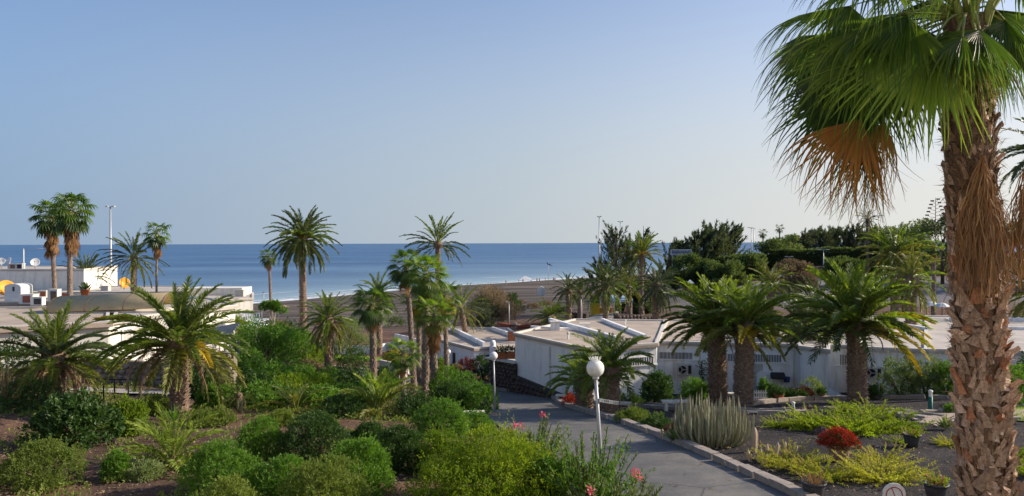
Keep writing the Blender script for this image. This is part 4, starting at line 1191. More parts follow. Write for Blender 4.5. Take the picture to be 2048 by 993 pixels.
# B: middle house with the long slatted window bands
B0, B1, B2, B3 = XY(1313, 44.6), XY(1601, 43.2), XY(1601, 56), XY(1335, 57)
rb, ob = house('white bungalow with long slatted window bands behind the twin date palms', [B0, B1, B2, B3], ZR - 0.02, roof='roof', dividers=[(XY(1395, 55), XY(1500, 46), 0.22), (XY(1560, 55), XY(1640, 47), 0.22)])
slat_window(rb, ob, B0, B1, 0.02, 0.255, ZR - 1.0, ZR - 0.6, 24)
slat_window(rb, ob, B0, B1, 0.50, 0.87, ZR - 1.05, ZR - 0.62, 34)
wall_piece(rb, ob, B0, B1, ZR - 2.6, ZR - 0.9, 0.5, 0.5, 'porch', 'white', 0.36, 0.46)
d_ = wall_piece(rb, ob, B0, B1, ZR - 2.9, ZR - 1.2, 0.03, 0.05, 'shutter', 'acgrey', 0.67, 0.745)
# C: projecting block with low courtyard wall
C0, C1, C1b, C2, C3 = XY(1601, 42.6), XY(1656, 41.2), XY(1656, 43), XY(1702, 43), XY(1702, 57)
C4 = XY(1601, 56)
rc_, oc = house('projecting white corner bungalow left of the stout date palm', [C0, C1, C1b, C2, C3, C4], ZR - 0.05, roof='roofpale', dividers=[])
slat_window(rc_, oc, C1b, C2, 0.5, 0.85, ZR - 1.15, ZR - 0.55, 5)
# low wall in front of the recess
lw = MB(); a, b = XY(1655, 40.9), XY(1722, 37.8)
for k in range(6):
    u = k / 6; v_ = (k + 1) / 6
    p = (a[0] + (b[0] - a[0]) * u, a[1] + (b[1] - a[1]) * u); q = (a[0] + (b[0] - a[0]) * v_, a[1] + (b[1] - a[1]) * v_)
    zt = ZR - 2.0 - 0.35 * u; zt2 = ZR - 2.0 - 0.35 * v_
    lw.prism([p, q, (q[0], q[1] + 0.25), (p[0], p[1] + 0.25)], min(gz(*p), gz(*q)) - 0.3, [zt, zt2, zt2, zt])
tag(lw.build('courtyard_wall', M['white']), 'low white courtyard wall sloping down behind the stout date palm trunk', 'wall')
# D and E: the long pale-roofed block to the right
D0, D1, D2, D3 = XY(1702, 42.2), XY(1852, 41.0), XY(1852, 59), XY(1702, 59.5)
rd, od = house('white bungalow with stacked air conditioners right of the stout date palm', [D0, D1, D2, D3], ZR - 0.03, roof='roofpale', dividers=[(XY(1740, 57), XY(1860, 50), 0.2)])
E0, E1, E2, E3 = XY(1852, 41.6), XY(2230, 39.5), XY(2230, 60), XY(1852, 60)
re_, oe = house('white bungalow with a grey shuttered window behind the shaggy palm trunk', [E0, E1, E2, E3], ZR - 0.1, roof='roofpale', dividers=[(XY(1900, 52), XY(2200, 50), 0.2), (XY(1900, 57), XY(2200, 56), 0.25)])
w_ = wall_piece(re_, oe, E0, E1, ZR - 1.35, ZR - 0.55, 0.02, 0.06, 'window', 'acgrey', 0.03, 0.09)
wall_piece(w_, oe, E0, E1, ZR - 0.55, ZR - 0.5, 0.05, 0.06, 'frame', 'white', 0.025, 0.095)
wall_piece(re_, oe, E0, E1, ZR - 1.1, ZR - 0.85, 0.1, 0.1, 'meter_box', 'acgrey', 0.135, 0.15)

for rr, oo, a_, b_, us in ((ra, oa, A0, A1, (0.55,)), (rb, ob, B0, B1, (0.3, 0.95)), (rd, od, D0, D1, (0.2, 0.62)), (re_, oe, E0, E1, (0.2,))):
    for u in us: wall_piece(rr, oo, a_, b_, ZR - 2.9, ZR - 0.3, 0.07, 0.07, 'drainpipe', 'coping', u, u + 0.012)
# small things on the right-hand roofs
def vent(label, px, d, z, h=0.35, r=0.12, mat='white', box=False):
    p = XY(px, d); root = empty('roof_vent', (p[0], p[1], z), label, 'vent', 'vents on the right-hand roofs')
    mb = MB()
    if box: mb.box((0, 0, h / 2), (r * 3, r * 3, h)); 
    else: mb.lathe([(r * 0.6, 0), (r * 0.6, h * 0.7)], 10)
    mb.build('shaft', M[mat], root)
    mb = MB()
    if box: mb.box((0, 0, h + 0.03), (r * 3.6, r * 3.6, 0.06))
    else: mb.lathe([(r, h * 0.7), (r * 1.1, h * 0.8), (r * 0.5, h), (0.01, h * 1.05)], 10)
    mb.build('cap', M['coping'], root)
vent('square white vent on the roof beside the blank driveway wall', 1110, 51, ZR, 0.55, 0.2, box=True)
vent('small pipe vent on the roof edge above the lamp globe', 1136, 46, ZR, 0.45, 0.1)
vent('white cylinder vent behind the twin date palms', 1415, 50, ZR, 0.5, 0.14)
vent('low square vent beyond the gap between the date palms', 1575, 52, ZR, 0.4, 0.16, box=True)

vent('low white box vent in the middle of the long blank bungalow roof', 1170, 52, ZR, 0.3, 0.22, box=True)
vent('short pipe vent near the back edge of the long blank bungalow roof', 1250, 54, ZR, 0.4, 0.1)
vent('white box vent on the pale roof right of the stout date palm', 1775, 50, ZR - .03, 0.45, 0.2, box=True)
vent('low pipe vent on the pale roof behind the golden fronds', 1835, 48, ZR - .03, 0.4, 0.12)
# F: small building at the centre, behind the hedge
ZF = CAMZ - 8.45
F0, F1, F2, F3 = XY(862, 66), XY(949, 59), XY(1060, 61.5), XY(1015, 73)
F4 = XY(862, 74)
rf, of = house('small white flat-roofed bungalow with a narrow dark door at the far bend of the driveway', [F0, F1, F2, F3, F4], ZF, roof='roof', dividers=[(XY(902, 72), XY(968, 60.5), 0.35), (XY(985, 72), XY(1030, 66), 0.3)])
dr = wall_piece(rf, of, F0, F1, ZF - 2.6, ZF - 0.75, 0.02, 0.08, 'door', 'dark', 0.52, 0.60)
wall_piece(dr, of, F0, F1, ZF - 2.6, ZF - 0.7, 0.06, 0.08, 'frame', 'white', 0.60, 0.62)
wn_ = wall_piece(rf, of, F1, F2, ZF - 1.0, ZF - 0.55, 0.02, 0.08, 'window', 'glass', 0.03, 0.34)
wall_piece(wn_, of, F1, F2, ZF - 1.0, ZF - 0.55, 0.05, 0.05, 'frame', 'white', 0.14, 0.152)
wn_ = wall_piece(rf, of, F1, F2, ZF - 1.0, ZF - 0.55, 0.02, 0.08, 'window', 'glass', 0.48, 0.80)
for u in np.linspace(0.5, 0.78, 9): wall_piece(wn_, of, F1, F2, ZF - 0.98, ZF - 0.8, 0.05, 0.03, 'slat', 'metalgrey', u, u + 0.01)
wall_piece(rf, of, F1, F2, ZF - 1.0, ZF - 0.5, 0.02, 0.08, 'window', 'glass', 0.83, 0.93)
gd = wall_piece(rf, of, F1, F2, ZF - 2.4, ZF - 1.25, 0.02, 0.08, 'glass_door', 'lightblue', 0.06, 0.30)
for u in (0.06, 0.14, 0.22, 0.295): wall_piece(gd, of, F1, F2, ZF - 2.4, ZF - 1.25, 0.05, 0.04, 'frame', 'white', u, u + 0.008)
p = XY(985, 59.5); cy_ = MB(); cy_.box((0, 0, 1.0), (0.5, 0.5, 2.1)); cy_.lathe([(0.22, 2.05), (0.25, 2.3), (0.2, 2.5), (0.02, 2.55)], 12)
tag(cy_.build('chimney_pier', M['white'], loc=(p[0], p[1], ZF - 1.9)), 'round-topped white chimney pier at the corner of the small bungalow', 'chimney')
p = XY(1026, 64); oc_ = MB(); oc_.box((0, 0, 0.35), (0.9, 0.5, 0.7)); oc_.box((0, 0, 0.72), (1.0, 0.6, 0.06))
tag(oc_.build('chimney_box', M['orange' if False else 'terracotta'], loc=(p[0], p[1], ZF)), 'orange box on the roof edge beside the blank white wall', 'box')

# stone retaining walls: courses of separate rough blocks
def stone_wall(label, a, b, za, zb, mat='stone2', seed=1, th=0.4, sw=0.42, sh=0.26, base=None, name='stone_wall', maxn=300, group=None, ext=0.0):
    """a,b = (x,y) ends; za,zb = top heights"""
    A = Vector(a); B = Vector(b); d = B - A; L = d.length; d.normalize(); n = Vector((d.y, -d.x)); ang = math.atan2(d.y, d.x)
    root = empty(name, (A.x, A.y, gz(A.x, A.y)), label, 'stone wall', group)
    o0 = root.location
    def top(u): return za + (zb - za) * u / L
    def bot(u): q = A + d * u; return gz(q.x, q.y) - 0.25 - ext
    core = MB(); k = max(2, int(L / 0.8)); V = []
    for i in range(k + 1):
        u = L * i / k; q = A + d * u
        for s in (0.02, th):
            for z in (bot(u), top(u) - 0.04): V.append((q.x - n.x * s - o0.x, q.y - n.y * s - o0.y, z - o0.z))
    Fc = []
    for i in range(k):
        a0 = i * 4; b0 = a0 + 4
        Fc += [(a0, b0, b0 + 1, a0 + 1), (a0 + 1, b0 + 1, b0 + 3, a0 + 3), (a0 + 2, a0 + 3, b0 + 3, b0 + 2)]
    Fc += [(0, 1, 3, 2), (k * 4, k * 4 + 2, k * 4 + 3, k * 4 + 1)]
    core.add(V, Fc); core.build('wall_core', M['mortarpale' if mat == 'palestone' else 'mortar'], root)
    q = random.Random(seed); ms = []
    for j in range(8):
        mb = MB(); g = random.Random(seed * 31 + j); r = 7; w = g.uniform(0.8, 1.15) * sw / 2; h = g.uniform(0.85, 1.1) * sh / 2
        ring = [(math.cos(6.283 * i / r) * w * g.uniform(0.85, 1.12), math.sin(6.283 * i / r) * h * g.uniform(0.85, 1.15)) for i in range(r)]
        V = [(x, 0.03, z) for x, z in ring] + [(x * 0.78, -0.06 - g.random() * 0.05, z * 0.78) for x, z in ring] + [(0, -0.1 - 0.04 * g.random(), 0)]
        mb.add(V, [(i, (i + 1) % r, r + (i + 1) % r, r + i) for i in range(r)] + [(r + i, r + (i + 1) % r, 2 * r) for i in range(r)], False)
        ms.append(mb.mesh('stone', M[mat]))
    cnt = 0; row = 0
    zmax = max(za, zb); zmin = min(bot(0), bot(L), bot(L / 2)) + 0.1
    z = zmax - sh * 0.45
    while z > zmin:
        u = sw * 0.5 * (row % 2) + q.uniform(0, 0.1)
        while u < L:
            if bot(u) + 0.05 < z < top(u) - sh * 0.3 and cnt < maxn:
                p = A + d * u
                link('stone', ms[q.randrange(8)], root, (p.x - o0.x, p.y - o0.y, z - o0.z + q.uniform(-.03, .03)), (0, q.uniform(-.15, .15), ang), (q.uniform(.9, 1.12), 1, q.uniform(.9, 1.1)))
                cnt += 1
            u += sw * q.uniform(0.86, 1.05)
        z -= sh * 0.95; row += 1
    if za > 0:
        pass
    return root
a = XY(1029, 48.3); b = XY(1185, 41.0)
stone_wall('dark volcanic stone retaining wall under the blank white wall', a, b, CAMZ - 8.65, CAMZ - 9.05, seed=1, sw=0.5, sh=0.3)
a2 = XY(980, 50.6)
stw = stone_wall('taller end of the volcanic stone wall carrying terracotta flower boxes', a2, (a[0], a[1] + 0.1), CAMZ - 7.9, CAMZ - 7.9, seed=2, sw=0.42, sh=0.26)
cp = MB(); cp.beam((a2[0] - .2, a2[1] + .2, CAMZ - 7.86), (a[0] + .1, a[1] + .3, CAMZ - 7.86), 0.6, 0.1); cap = cp.build('coping', M['coping'], stw); cap.location = -stw.location

# ---- left complex
ZL = CAMZ - 5.25
L0, L1, L2, L3 = XY(-260, 47), XY(214, 47.5), XY(214, 60), XY(-260, 60)
# L1 wall turned towards the right so that the low sun reaches it
g0, g1 = XY(-330, 52.5), XY(216, 47.0)
GB = XY(216, 50.0); GA = (GB[0] - 22, GB[1] - 12.7)
rg, og = house('long cream bungalow with a tan roof edge behind the shaggy palm at the left', [GA, GB, XY(235, 62), XY(-330, 60)], ZL, wall='cream', roof='roof', over=0.3, th=0.32)
wall_piece(rg, og, GA, GB, ZL - 0.9, ZL - 0.32, 0.03, 0.05, 'fascia', 'coping', 0, 1)
rh, oh = house('cream pavilion with a lattice window behind the leaning date palm', [XY(218, 50.5), XY(300, 54.5), XY(470, 63), XY(420, 70), XY(222, 64)], ZL + 0.0, wall='cream', roof='roofpale', over=0.25, th=0.25)
wv = wall_piece(rh, oh, XY(218, 50.5), XY(300, 54.5), ZL - 2.6, ZL - 0.75, 0.03, 0.08, 'window', 'acgrey', 0.28, 0.95)
for u in (0.28, 0.5, 0.72, 0.93): wall_piece(wv, oh, XY(218, 50.5), XY(300, 54.5), ZL - 2.6, ZL - 0.7, 0.08, 0.06, 'frame', 'white', u, u + 0.025)
for z in (ZL - 2.6, ZL - 0.76): wall_piece(wv, oh, XY(218, 50.5), XY(300, 54.5), z, z + 0.08, 0.09, 0.06, 'frame', 'white', 0.27, 0.96)
# further rows of roofs
rk, ok = house('middle row of flat tan roofs carrying chimneys and air conditioners', [XY(-400, 62), XY(330, 66), XY(345, 74), XY(-400, 72)], ZL + 0.25, wall='cream', roof='roof', over=0.25, th=0.3)
rl_, ol = house('farther flat roof with an orange dish at its right end', [XY(-300, 75), XY(372, 76), XY(375, 86), XY(-300, 86)], ZL + 0.3, wall='cream', roof='roofpale', over=0.2, th=0.25)
# white stepped parapet end
# upper white block at the far left with palm shadows
zi = CAMZ - 2.75
ri, oi = house('tall white block at the far left crossed by palm frond shadows', [XY(-200, 82), XY(168, 80), XY(235, 92), XY(-200, 96)], zi, wall='cream', roof='roofpale', over=0.05, th=0.15)
# sloping wing wall on its right
ww = MB(); p = XY(168, 79.8); q = XY(226, 88)
ww.prism([p, q, (q[0] - 0.2, q[1] + 0.3), (p[0] - 0.2, p[1] + 0.3)], CAMZ - 8.6, [zi - 0.05, CAMZ - 5.3, CAMZ - 5.3, zi - 0.05])
tag(ww.build('wing_wall', M['cream']), 'white wing wall sloping down from the far left block', 'wall')
# barrel-shaped tan awning
def awning():
    c = W(120, 612, 58); root = empty('barrel_awning', (c.x, c.y, ZL), 'tan barrel-vaulted awning spanning the cream roof', 'awning')
    L = 8.6; w = 2.0; mb = MB(); V = []; Fc = []
    n = 10
    for i in range(n + 1):
        a = math.pi * i / n
        y = -math.cos(a) * w; z = 0.15 + math.sin(a) * 1.05
        V += [(0, y, z), (L, y, z + 0.25), (0, y, z - 0.05), (L, y, z + 0.2)]
    for i in range(n):
        a0 = i * 4; b0 = a0 + 4
        Fc += [(a0, a0 + 1, b0 + 1, b0), (a0 + 2, b0 + 2, b0 + 3, a0 + 3)]
    Fc += [(0, 2, 3, 1), (n * 4, n * 4 + 1, n * 4 + 3, n * 4 + 2)] + [(i * 4, i * 4 + 4, i * 4 + 6, i * 4 + 2) for i in range(n)]
    mb.add(V, Fc, True); mb.build('canopy', M['canopy'], root)
    for x in (0.05, L * .33, L * .66, L - 0.05):
        r = MB(); pts = [(x, -math.cos(math.pi * i / 12) * (w + .01), 0.12 + 0.25 * x / L + math.sin(math.pi * i / 12) * 1.07) for i in range(13)]
        r.tube(pts, 0.035, 6); r.build('hoop', M['wood'], root)
    for x in (0.1, L - 0.1):
        for y in (-w, w):
            r = MB(); r.box((x, y, 0.05), (0.08, 0.08, 0.5)); r.build('post', M['wood'], root)
    e = MB(); e.prism([(0.3, -w + .2), (L - .2, -w + .2), (L - .2, w - .2), (.3, w - .2)], -0.1, 0.12); e.build('wall', M['cream'], root)
    root.rotation_euler = (0, 0, 0.06)
awning()

def ac_unit(label, loc, rz, s=1.0, legs=True, group='air conditioning units', casing='acgrey', grille='dark'):
    root = empty('air_conditioner', loc, label, 'air conditioner', group, rz)
    w, dp, h = 0.85 * s, 0.36 * s, 0.62 * s
    b = MB(); b.box((0, 0, h / 2 + 0.08), (w, dp, h)); b.build('casing', M[casing], root)
    f = MB(); r = h * 0.40
    f.lathe([(r, 0), (r, 0.02), (r * 0.94, 0.03), (r * 0.94, 0.0)], 18); fr = f.build('fan_ring', M[casing], root, loc=(-w * 0.13, -dp / 2 - 0.002, h / 2 + 0.08), rot=(math.pi / 2, 0, 0))
    k = MB(); k.lathe([(0.001, 0.004), (r * 0.93, 0.004)], 18); k.build('fan_grille', M[grille], fr)
    k = MB()
    for i in range(3):
        a = i * 2.09; k.beam((0, 0, 0.012), (math.cos(a) * r * .9, math.sin(a) * r * .9, 0.012), 0.05 * s, 0.01)
    k.build('fan_blade', M['metalgrey'], fr)
    v = MB(); v.box((w * 0.36, -dp / 2 - 0.005, h / 2 + 0.08), (w * 0.2, 0.012, h * 0.8)); v.build('vent', M[grille], root)
    if legs:
        for x in (-w * 0.35, w * 0.35):
            l_ = MB(); l_.box((x, 0, 0.03), (0.06, dp * 1.1, 0.1)); l_.build('foot', M['metalgrey'], root)
    return root

def on_wall(a, b, u, z, out=0.22):
    A = Vector(a); B = Vector(b); d = B - A; n = Vector((d.y, -d.x)).normalized(); p = A + d * u + n * out
    return (p.x, p.y, z), math.atan2(d.y, d.x)
l_, r_ = on_wall(B0, B1, 0.195, ZR - 1.95); ac_unit('air conditioner on the white wall left of the twin date palms', l_, r_)
l_, r_ = on_wall(D0, D1, 0.29, ZR - 1.75); ac_unit('upper air conditioner of the stacked pair on the white wall', l_, r_, 1.0)
l_, r_ = on_wall(D0, D1, 0.32, ZR - 2.65); ac_unit('lower air conditioner of the stacked pair on the white wall', l_, r_, 1.0, casing='cream')

def roof_box(px, d, label, size=(0.9, 0.6, 0.8), mat='acgrey', front='brick', z=ZL + 0.25, rz=0.0, name='air_conditioner', cat='air conditioner'):
    p = XY(px, d); root = empty(name, (p[0], p[1], z), label, cat, 'plant boxes on the left-hand roofs', rz)
    b = MB(); b.box((0, 0, size[2] / 2), size); b.build('casing', M[mat], root)
    f = MB(); f.box((0.12 * size[0], -size[1] / 2 - 0.01, size[2] / 2), (size[0] * 0.62, 0.03, size[2] * 0.75)); f.build('grille', M[front], root)
    t = MB(); t.box((0, 0, size[2] + 0.02), (size[0] * 1.06, size[1] * 1.06, 0.05)); t.build('lid', M['coping'], root)
roof_box(58, 63, 'low chimney box with a round red-brown vent on the left roof', (1.1, 1.0, 0.75), 'plasticwhite')
roof_box(76, 61.0, 'grey-fronted air conditioner nearest on the left roof', (0.95, 0.5, 0.65), 'plasticwhite', 'potdark')
roof_box(88, 68, 'brown louvred unit beside the white stair tower', (0.75, 0.6, 0.75), 'acgrey', 'brick')
roof_box(109, 65, 'taller two-grille unit in the middle of the left roof', (0.85, 0.6, 1.05), 'plasticwhite', 'trunk')
roof_box(131, 68, 'half-hidden low unit right of the two-grille unit', (1.0, 0.6, 0.6), 'acgrey', 'brick')
roof_box(212, 79, 'small grey box on the farther roof near the second orange dish', (0.8, 0.6, 0.5), 'acgrey', 'metalgrey', ZL + 0.3)
roof_box(28, 84, 'low air conditioner on the far left block beside the white dishes', (1.0, 0.6, 0.55), 'acgrey', 'trunk', zi)
roof_box(41, 83, 'grey louvred unit on the edge of the far left block', (0.8, 0.6, 0.6), 'metalgrey', 'dark', zi)
# rounded white stair tower
p = XY(36, 65); st = MB(); st.prism([(-0.72, -0.7), (0.72, -0.7), (0.72, 0.9), (-0.72, 0.9)], 0, 1.3)
n_ = 8; V = []
for i in range(n_ + 1):
    a = math.pi * i / n_; V += [(-math.cos(a) * 0.72, -0.7, 1.3 + math.sin(a) * 0.3), (-math.cos(a) * 0.72, 0.9, 1.3 + math.sin(a) * 0.3)]
st.add(V, [(2 * i, 2 * i + 2, 2 * i + 3, 2 * i + 1) for i in range(n_)] + [tuple(range(0, 2 * n_ + 2, 2))[::-1], tuple(range(1, 2 * n_ + 2, 2))])
rt = empty('stair_tower', (p[0], p[1], ZL + 0.25), 'white stair tower with a curved top on the left roof', 'stair tower')
st.build('wall', M['plasticwhite'], rt)
w2 = MB(); w2.box((0.1, -0.72, 1.15), (0.16, 0.05, 0.4)); w2.build('window', M['glass'], rt)
# orange and white dishes
def dish(label, px, py, d, dia, mat, rz, tilt=35, mast=1.0, group='satellite dishes'):
    c = W(px, py, d); root = empty('satellite_dish', (c.x, c.y, c.z - mast), label, 'satellite dish', group, rz)
    b = MB(); r = dia / 2; prof = [(0.01, -r * 0.28)] + [(r * t, -r * 0.28 * (1 - t * t)) for t in (0.3, 0.55, 0.75, 0.9, 1.0)] + [(r * 1.0, 0.03), (r * 0.9, 0.0 - r * 0.28 * 0.19 + 0.03), (r * 0.5, -r * .21 + .04), (0.01, -r * 0.25 + 0.03)]
    b.lathe(prof, 24); bo = b.build('reflector', M[mat], root, loc=(0, 0, mast), rot=(math.radians(90 - tilt), 0, 0))
    f = MB(); f.beam((0, -r * 0.9, 0), (0, -r * 0.15, r * 0.75), 0.03, 0.03); f.box((0, -r * 0.1, r * 0.8), (0.12, 0.1, 0.14)); f.build('feed_arm', M['metalgrey'], bo)
    m = MB(); m.tube([(0, 0.12, 0), (0, 0.12, mast * 0.95)], 0.05, 8); m.build('mast', M['metalgrey'], root)
dish('large orange satellite dish beside the white stair tower', 14, 577, 66, 1.55, 'orange', math.radians(60), 25, 0.9)
dish('orange satellite dish on the farther roof before the sea', 249, 566, 80, 1.15, 'orange', math.radians(50), 15, 0.8)
dish('big white satellite dish right of the steel pole', 70, 525, 84, 0.95, 'plasticwhite', math.radians(25), 25, 0.8)
dish('white satellite dish second from the left edge', 17, 522, 86, 0.95, 'plasticwhite', math.radians(-30), 20, 0.7)
dish('white satellite dish cut by the left edge', 2, 523, 82, 0.8, 'plasticwhite', math.radians(20), 20, 0.8)
dish('tiny white dish low on the farther roof', 201, 571, 84, 0.45, 'plasticwhite', math.radians(30), 20, 0.3)

# mid-left building with veranda
zj = CAMZ - 5.6
rj, oj = house('white beach house with stepped roofs behind the leaning date palm', [XY(395, 78), XY(440, 74), XY(506, 76), XY(506, 84), XY(395, 86)], zj, wall='cream', roof='roofpale', over=0.1, th=0.15, name='beach_house', cat='house')
bx = MB(); p = XY(440, 82); bx.box((0, 0, 0.35), (6.0, 3, 0.9)); bx.build('upper_block', M['cream'], rj, loc=(p[0] - oj[0], p[1] - oj[1], zj - oj[2]))
bx = MB(); p = XY(481, 79); bx.box((0, 0, 0.35), (0.9, 0.8, 0.7)); bx.build('roof_unit', M['acgrey'], rj, loc=(p[0] - oj[0], p[1] - oj[1], zj - oj[2]))
bx = MB(); p = XY(470, 73.4); bx.box((0, 0, 0), (5.2, 4.5, 0.22)); bx.build('veranda_roof', M['white'], rj, loc=(p[0] - oj[0], p[1] - oj[1], CAMZ - 8.15 - oj[2]))
for px_ in (430, 472, 512):
    bx = MB(); p = XY(px_, 71.6); bx.box((0, 0, -0.9), (0.14, 0.14, 2.0)); bx.build('veranda_post', M['white'], rj, loc=(p[0] - oj[0], p[1] - oj[1], CAMZ - 8.15 - oj[2]))
bx = MB(); p = XY(472, 73.5); bx.box((0, 0, -0.45), (2.2, 0.1, 0.4)); bx.build('awning_blind', M['orange'], rj, loc=(p[0] - oj[0], p[1] - oj[1], CAMZ - 8.15 - oj[2]))
p = XY(512, 76); bk = MB(); bk.box((0, 0, 0), (1.7, 3, 0.15)); bk.build('balcony', M['white'], rj, loc=(p[0] - oj[0] , p[1] - oj[1], CAMZ - 7.9 - oj[2]))
rl2 = MB()
for i in range(7): rl2.box((-0.8 + i * 0.27, -1.45, 0.45), (0.05, 0.05, 0.9))
rl2.box((0, -1.45, 0.9), (1.75, 0.06, 0.06)); rl2.build('railing', M['lightblue'], rj, loc=(p[0] - oj[0], p[1] - oj[1], CAMZ - 7.9 - oj[2]))
# stairs
p = XY(516, 70); sr = empty('outdoor_stair', (p[0] - .9, p[1], CAMZ - 9.9), 'white outdoor stair with railing beside the veranda', 'stair')
for i in range(7):
    s_ = MB(); s_.box((i * 0.26, 0, 1.6 - i * 0.22), (0.3, 0.9, 0.07)); s_.build('step', M['white'], sr)
for y in (-0.45, 0.45):
    s_ = MB(); s_.beam((-0.1, y, 2.5), (1.7, y, 1.0), 0.06, 0.08); s_.beam((-0.1, y, 1.6), (1.7, y, 0.1), 0.06, 0.16); s_.build('stringer', M['white'], sr)
for i in range(3):
    s_ = MB(); s_.beam((1.7, -0.45, 1.0 - i * 0.28), (3.0, -0.45, 0.95 - i * 0.28), 0.05, 0.09); s_.build('rail', M['white'], sr)
s_ = MB(); s_.box((3.0, -0.45, 0.3), (0.08, 0.08, 1.5)); s_.build('post', M['white'], sr)

# slatted pergola and pale stone pillar near the leaning palm
pr = empty('pergola', G(412, 42), 'grey slatted pergola roof beside the pale stone pillar', 'pergola')
for i in range(9):
    b_ = MB(); b_.beam((-1.6 + i * 0.02, -1.0 + i * 0.28, 2.0 + i * 0.09), (1.5, -1.0 + i * 0.28, 2.6 + i * 0.09), 0.06, 0.1); b_.build('slat', M['metalgrey'], pr)
for x, y in ((-1.5, -0.9), (1.4, -0.9), (1.4, 1.2), (-1.5, 1.2)):
    b_ = MB(); b_.box((x, y, 1.1), (0.1, 0.1, 2.4)); b_.build('post', M['metalgrey'], pr)
p = G(444, 36.5)
stone_wall('pale rubble stone pillar beyond the leaning date palm', (p.x - 0.6, p.y), (p.x + 0.55, p.y), p.z + 2.3, p.z + 2.2, 'palestone', 5, 0.5, 0.26, 0.2)
a = G(165, 41); b = G(400, 40)
stone_wall('brown rubble garden wall behind the leaning date palm', (a.x, a.y), (b.x, b.y), a.z + 1.35, b.z + 1.25, 'palestone', 6, 0.4, 0.5, 0.3)
pv = resample([Vector((G(150, 37.5).x, 37.5)), Vector((G(300, 37).x, 37)), Vector((G(450, 37.5).x, 37.5))], 0.5)
strip('terrace_path', pv, normals2(pv), -0.8, 0.8, M['path'], 0.07, 3)
# dark handrail
hr = empty('handrail', G(205, 34), 'thin dark handrail in front of the rubble wall', 'handrail')
b_ = MB(); b_.beam((0, 0, 0.95), (1.15, 0.2, 0.92), 0.06, 0.06); b_.build('rail', M['dark'], hr)
for x in (0.02, 0.5, 1.1):
    b_ = MB(); b_.box((x, 0.1 * x, 0.45), (0.05, 0.05, 1.0)); b_.build('post', M['dark'], hr)

# low white walls in the middle distance
def low_wall(label, P, h, mat='white', th=0.2, dz=0.0):
    mb = MB()
    for i in range(len(P) - 1):
        a, b = Vector(P[i]), Vector(P[i + 1]); d = (b - a).normalized(); n = Vector((d.y, -d.x)) * th / 2
        ka = max(1, int((b - a).length / 2))
        for j in range(ka):
            p = a.lerp(b, j / ka); q = a.lerp(b, (j + 1) / ka)
            z = min(gz(*p), gz(*q)) - 0.3 + dz
            mb.prism([tuple(p + n), tuple(q + n), tuple(q - n), tuple(p - n)], z, [gz(*p) + h + dz, gz(*q) + h + dz, gz(*q) + h + dz, gz(*p) + h + dz])
    tag(mb.build('garden_wall', M[mat]), label, 'wall')
low_wall('low white garden wall curving behind the roofs towards the beach', [XY(945, 76), XY(1000, 72), XY(1100, 72), XY(1170, 76), XY(1195, 74)], 1.15)
low_wall('low white wall edging the strip of lawn', [XY(560, 66), XY(640, 65), XY(740, 66), XY(790, 70)], 0.75)
low_wall('white garden wall stub left of the fan palm group', [XY(790, 70), XY(835, 66)], 1.5)
low_wall('short pale wall under the terrace palms', [XY(760, 52), XY(800, 50), XY(815, 52)], 1.0, 'coping')
# rough walls and ramp by the beach entrance
sA = XY(1235, 78); sB = XY(1330, 82)
stone_wall('stepped grey stone wall above the beach ramp', sA, sB, gz(*sA) + 1.7, gz(*sB) + 0.8, 'stone', 8, 0.6, 0.55, 0.34)
sA = XY(1133, 86); sB = XY(1172, 84)
stone_wall('low dark stone wall left of the beach ramp', sA, sB, gz(*sA) + 1.5, gz(*sB) + 1.3, 'stone', 9, 0.6, 0.5, 0.3)
rp_ = resample([Vector(XY(1200, 74)), Vector(XY(1188, 84)), Vector(XY(1210, 95)), Vector(XY(1235, 105))], 0.6)
strip('ramp', rp_, normals2(rp_), -1.6, 1.6, M['path'], 0.07, 4)
# pink wall, background
a = XY(1568, 148); b = XY(1660, 142)
low_wall('faded pink wall in front of the clipped hedge', [a, b], 1.9, 'pinkwall', 0.4)
low_wall('pale low wall left of the faded pink wall', [XY(1520, 150), XY(1566, 149)], 0.9, 'coping', 0.4)

# the hotel the view is seen from: unseen front wall behind the viewpoint, added to bounce sunlight onto the near palm
def hotel():
    a = math.radians(25); dx, dy = math.cos(a), -math.sin(a)            # along the wall; outward normal is (sin a, cos a)
    o = Vector((-0.42 * 1.1, -0.91 * 1.1, 0)); zb = gz(0, 0) - 1.5
    root = empty('hotel', (o.x, o.y, zb), 'unseen white hotel front with balconied windows that the view is taken from, added to reflect sunlight', 'hotel', rz=-a)
    H = 19.0
    m_ = MB(); m_.box((10, -4.2, H / 2), (70, 8, H)); m_.build('wall', M['white'], root)
    wm = MB(); wm.box((0, 0, 0), (2.0, .12, 1.7)); wm = wm.mesh('window', M['glass'])
    fm = MB()
    for z in (-.9, .9): fm.box((0, .08, z), (2.2, .1, .1))
    for x in (-1.05, 0, 1.05): fm.box((x, .08, 0), (.1, .1, 1.8))
    fm = fm.mesh('frame', M['cream'])
    bm_ = MB(); bm_.box((0, .35, 0), (2.6, .9, .14)); bm_.box((0, .78, .5), (2.6, .06, .06)); bm_ = bm_.mesh('balcony', M['white'])
    for k in range(5):
        for i in range(-6, 13):
            x = i * 3.6 + 1.8; z = 2.4 + k * 3.4
            w = link('window', wm, root, (x, -.2, z)); w.location.y = -.16
            link('frame', fm, w)
            if abs(x) > 5: link('balcony', bm_, root, (x, -.2, z - 1.2))
hotel()

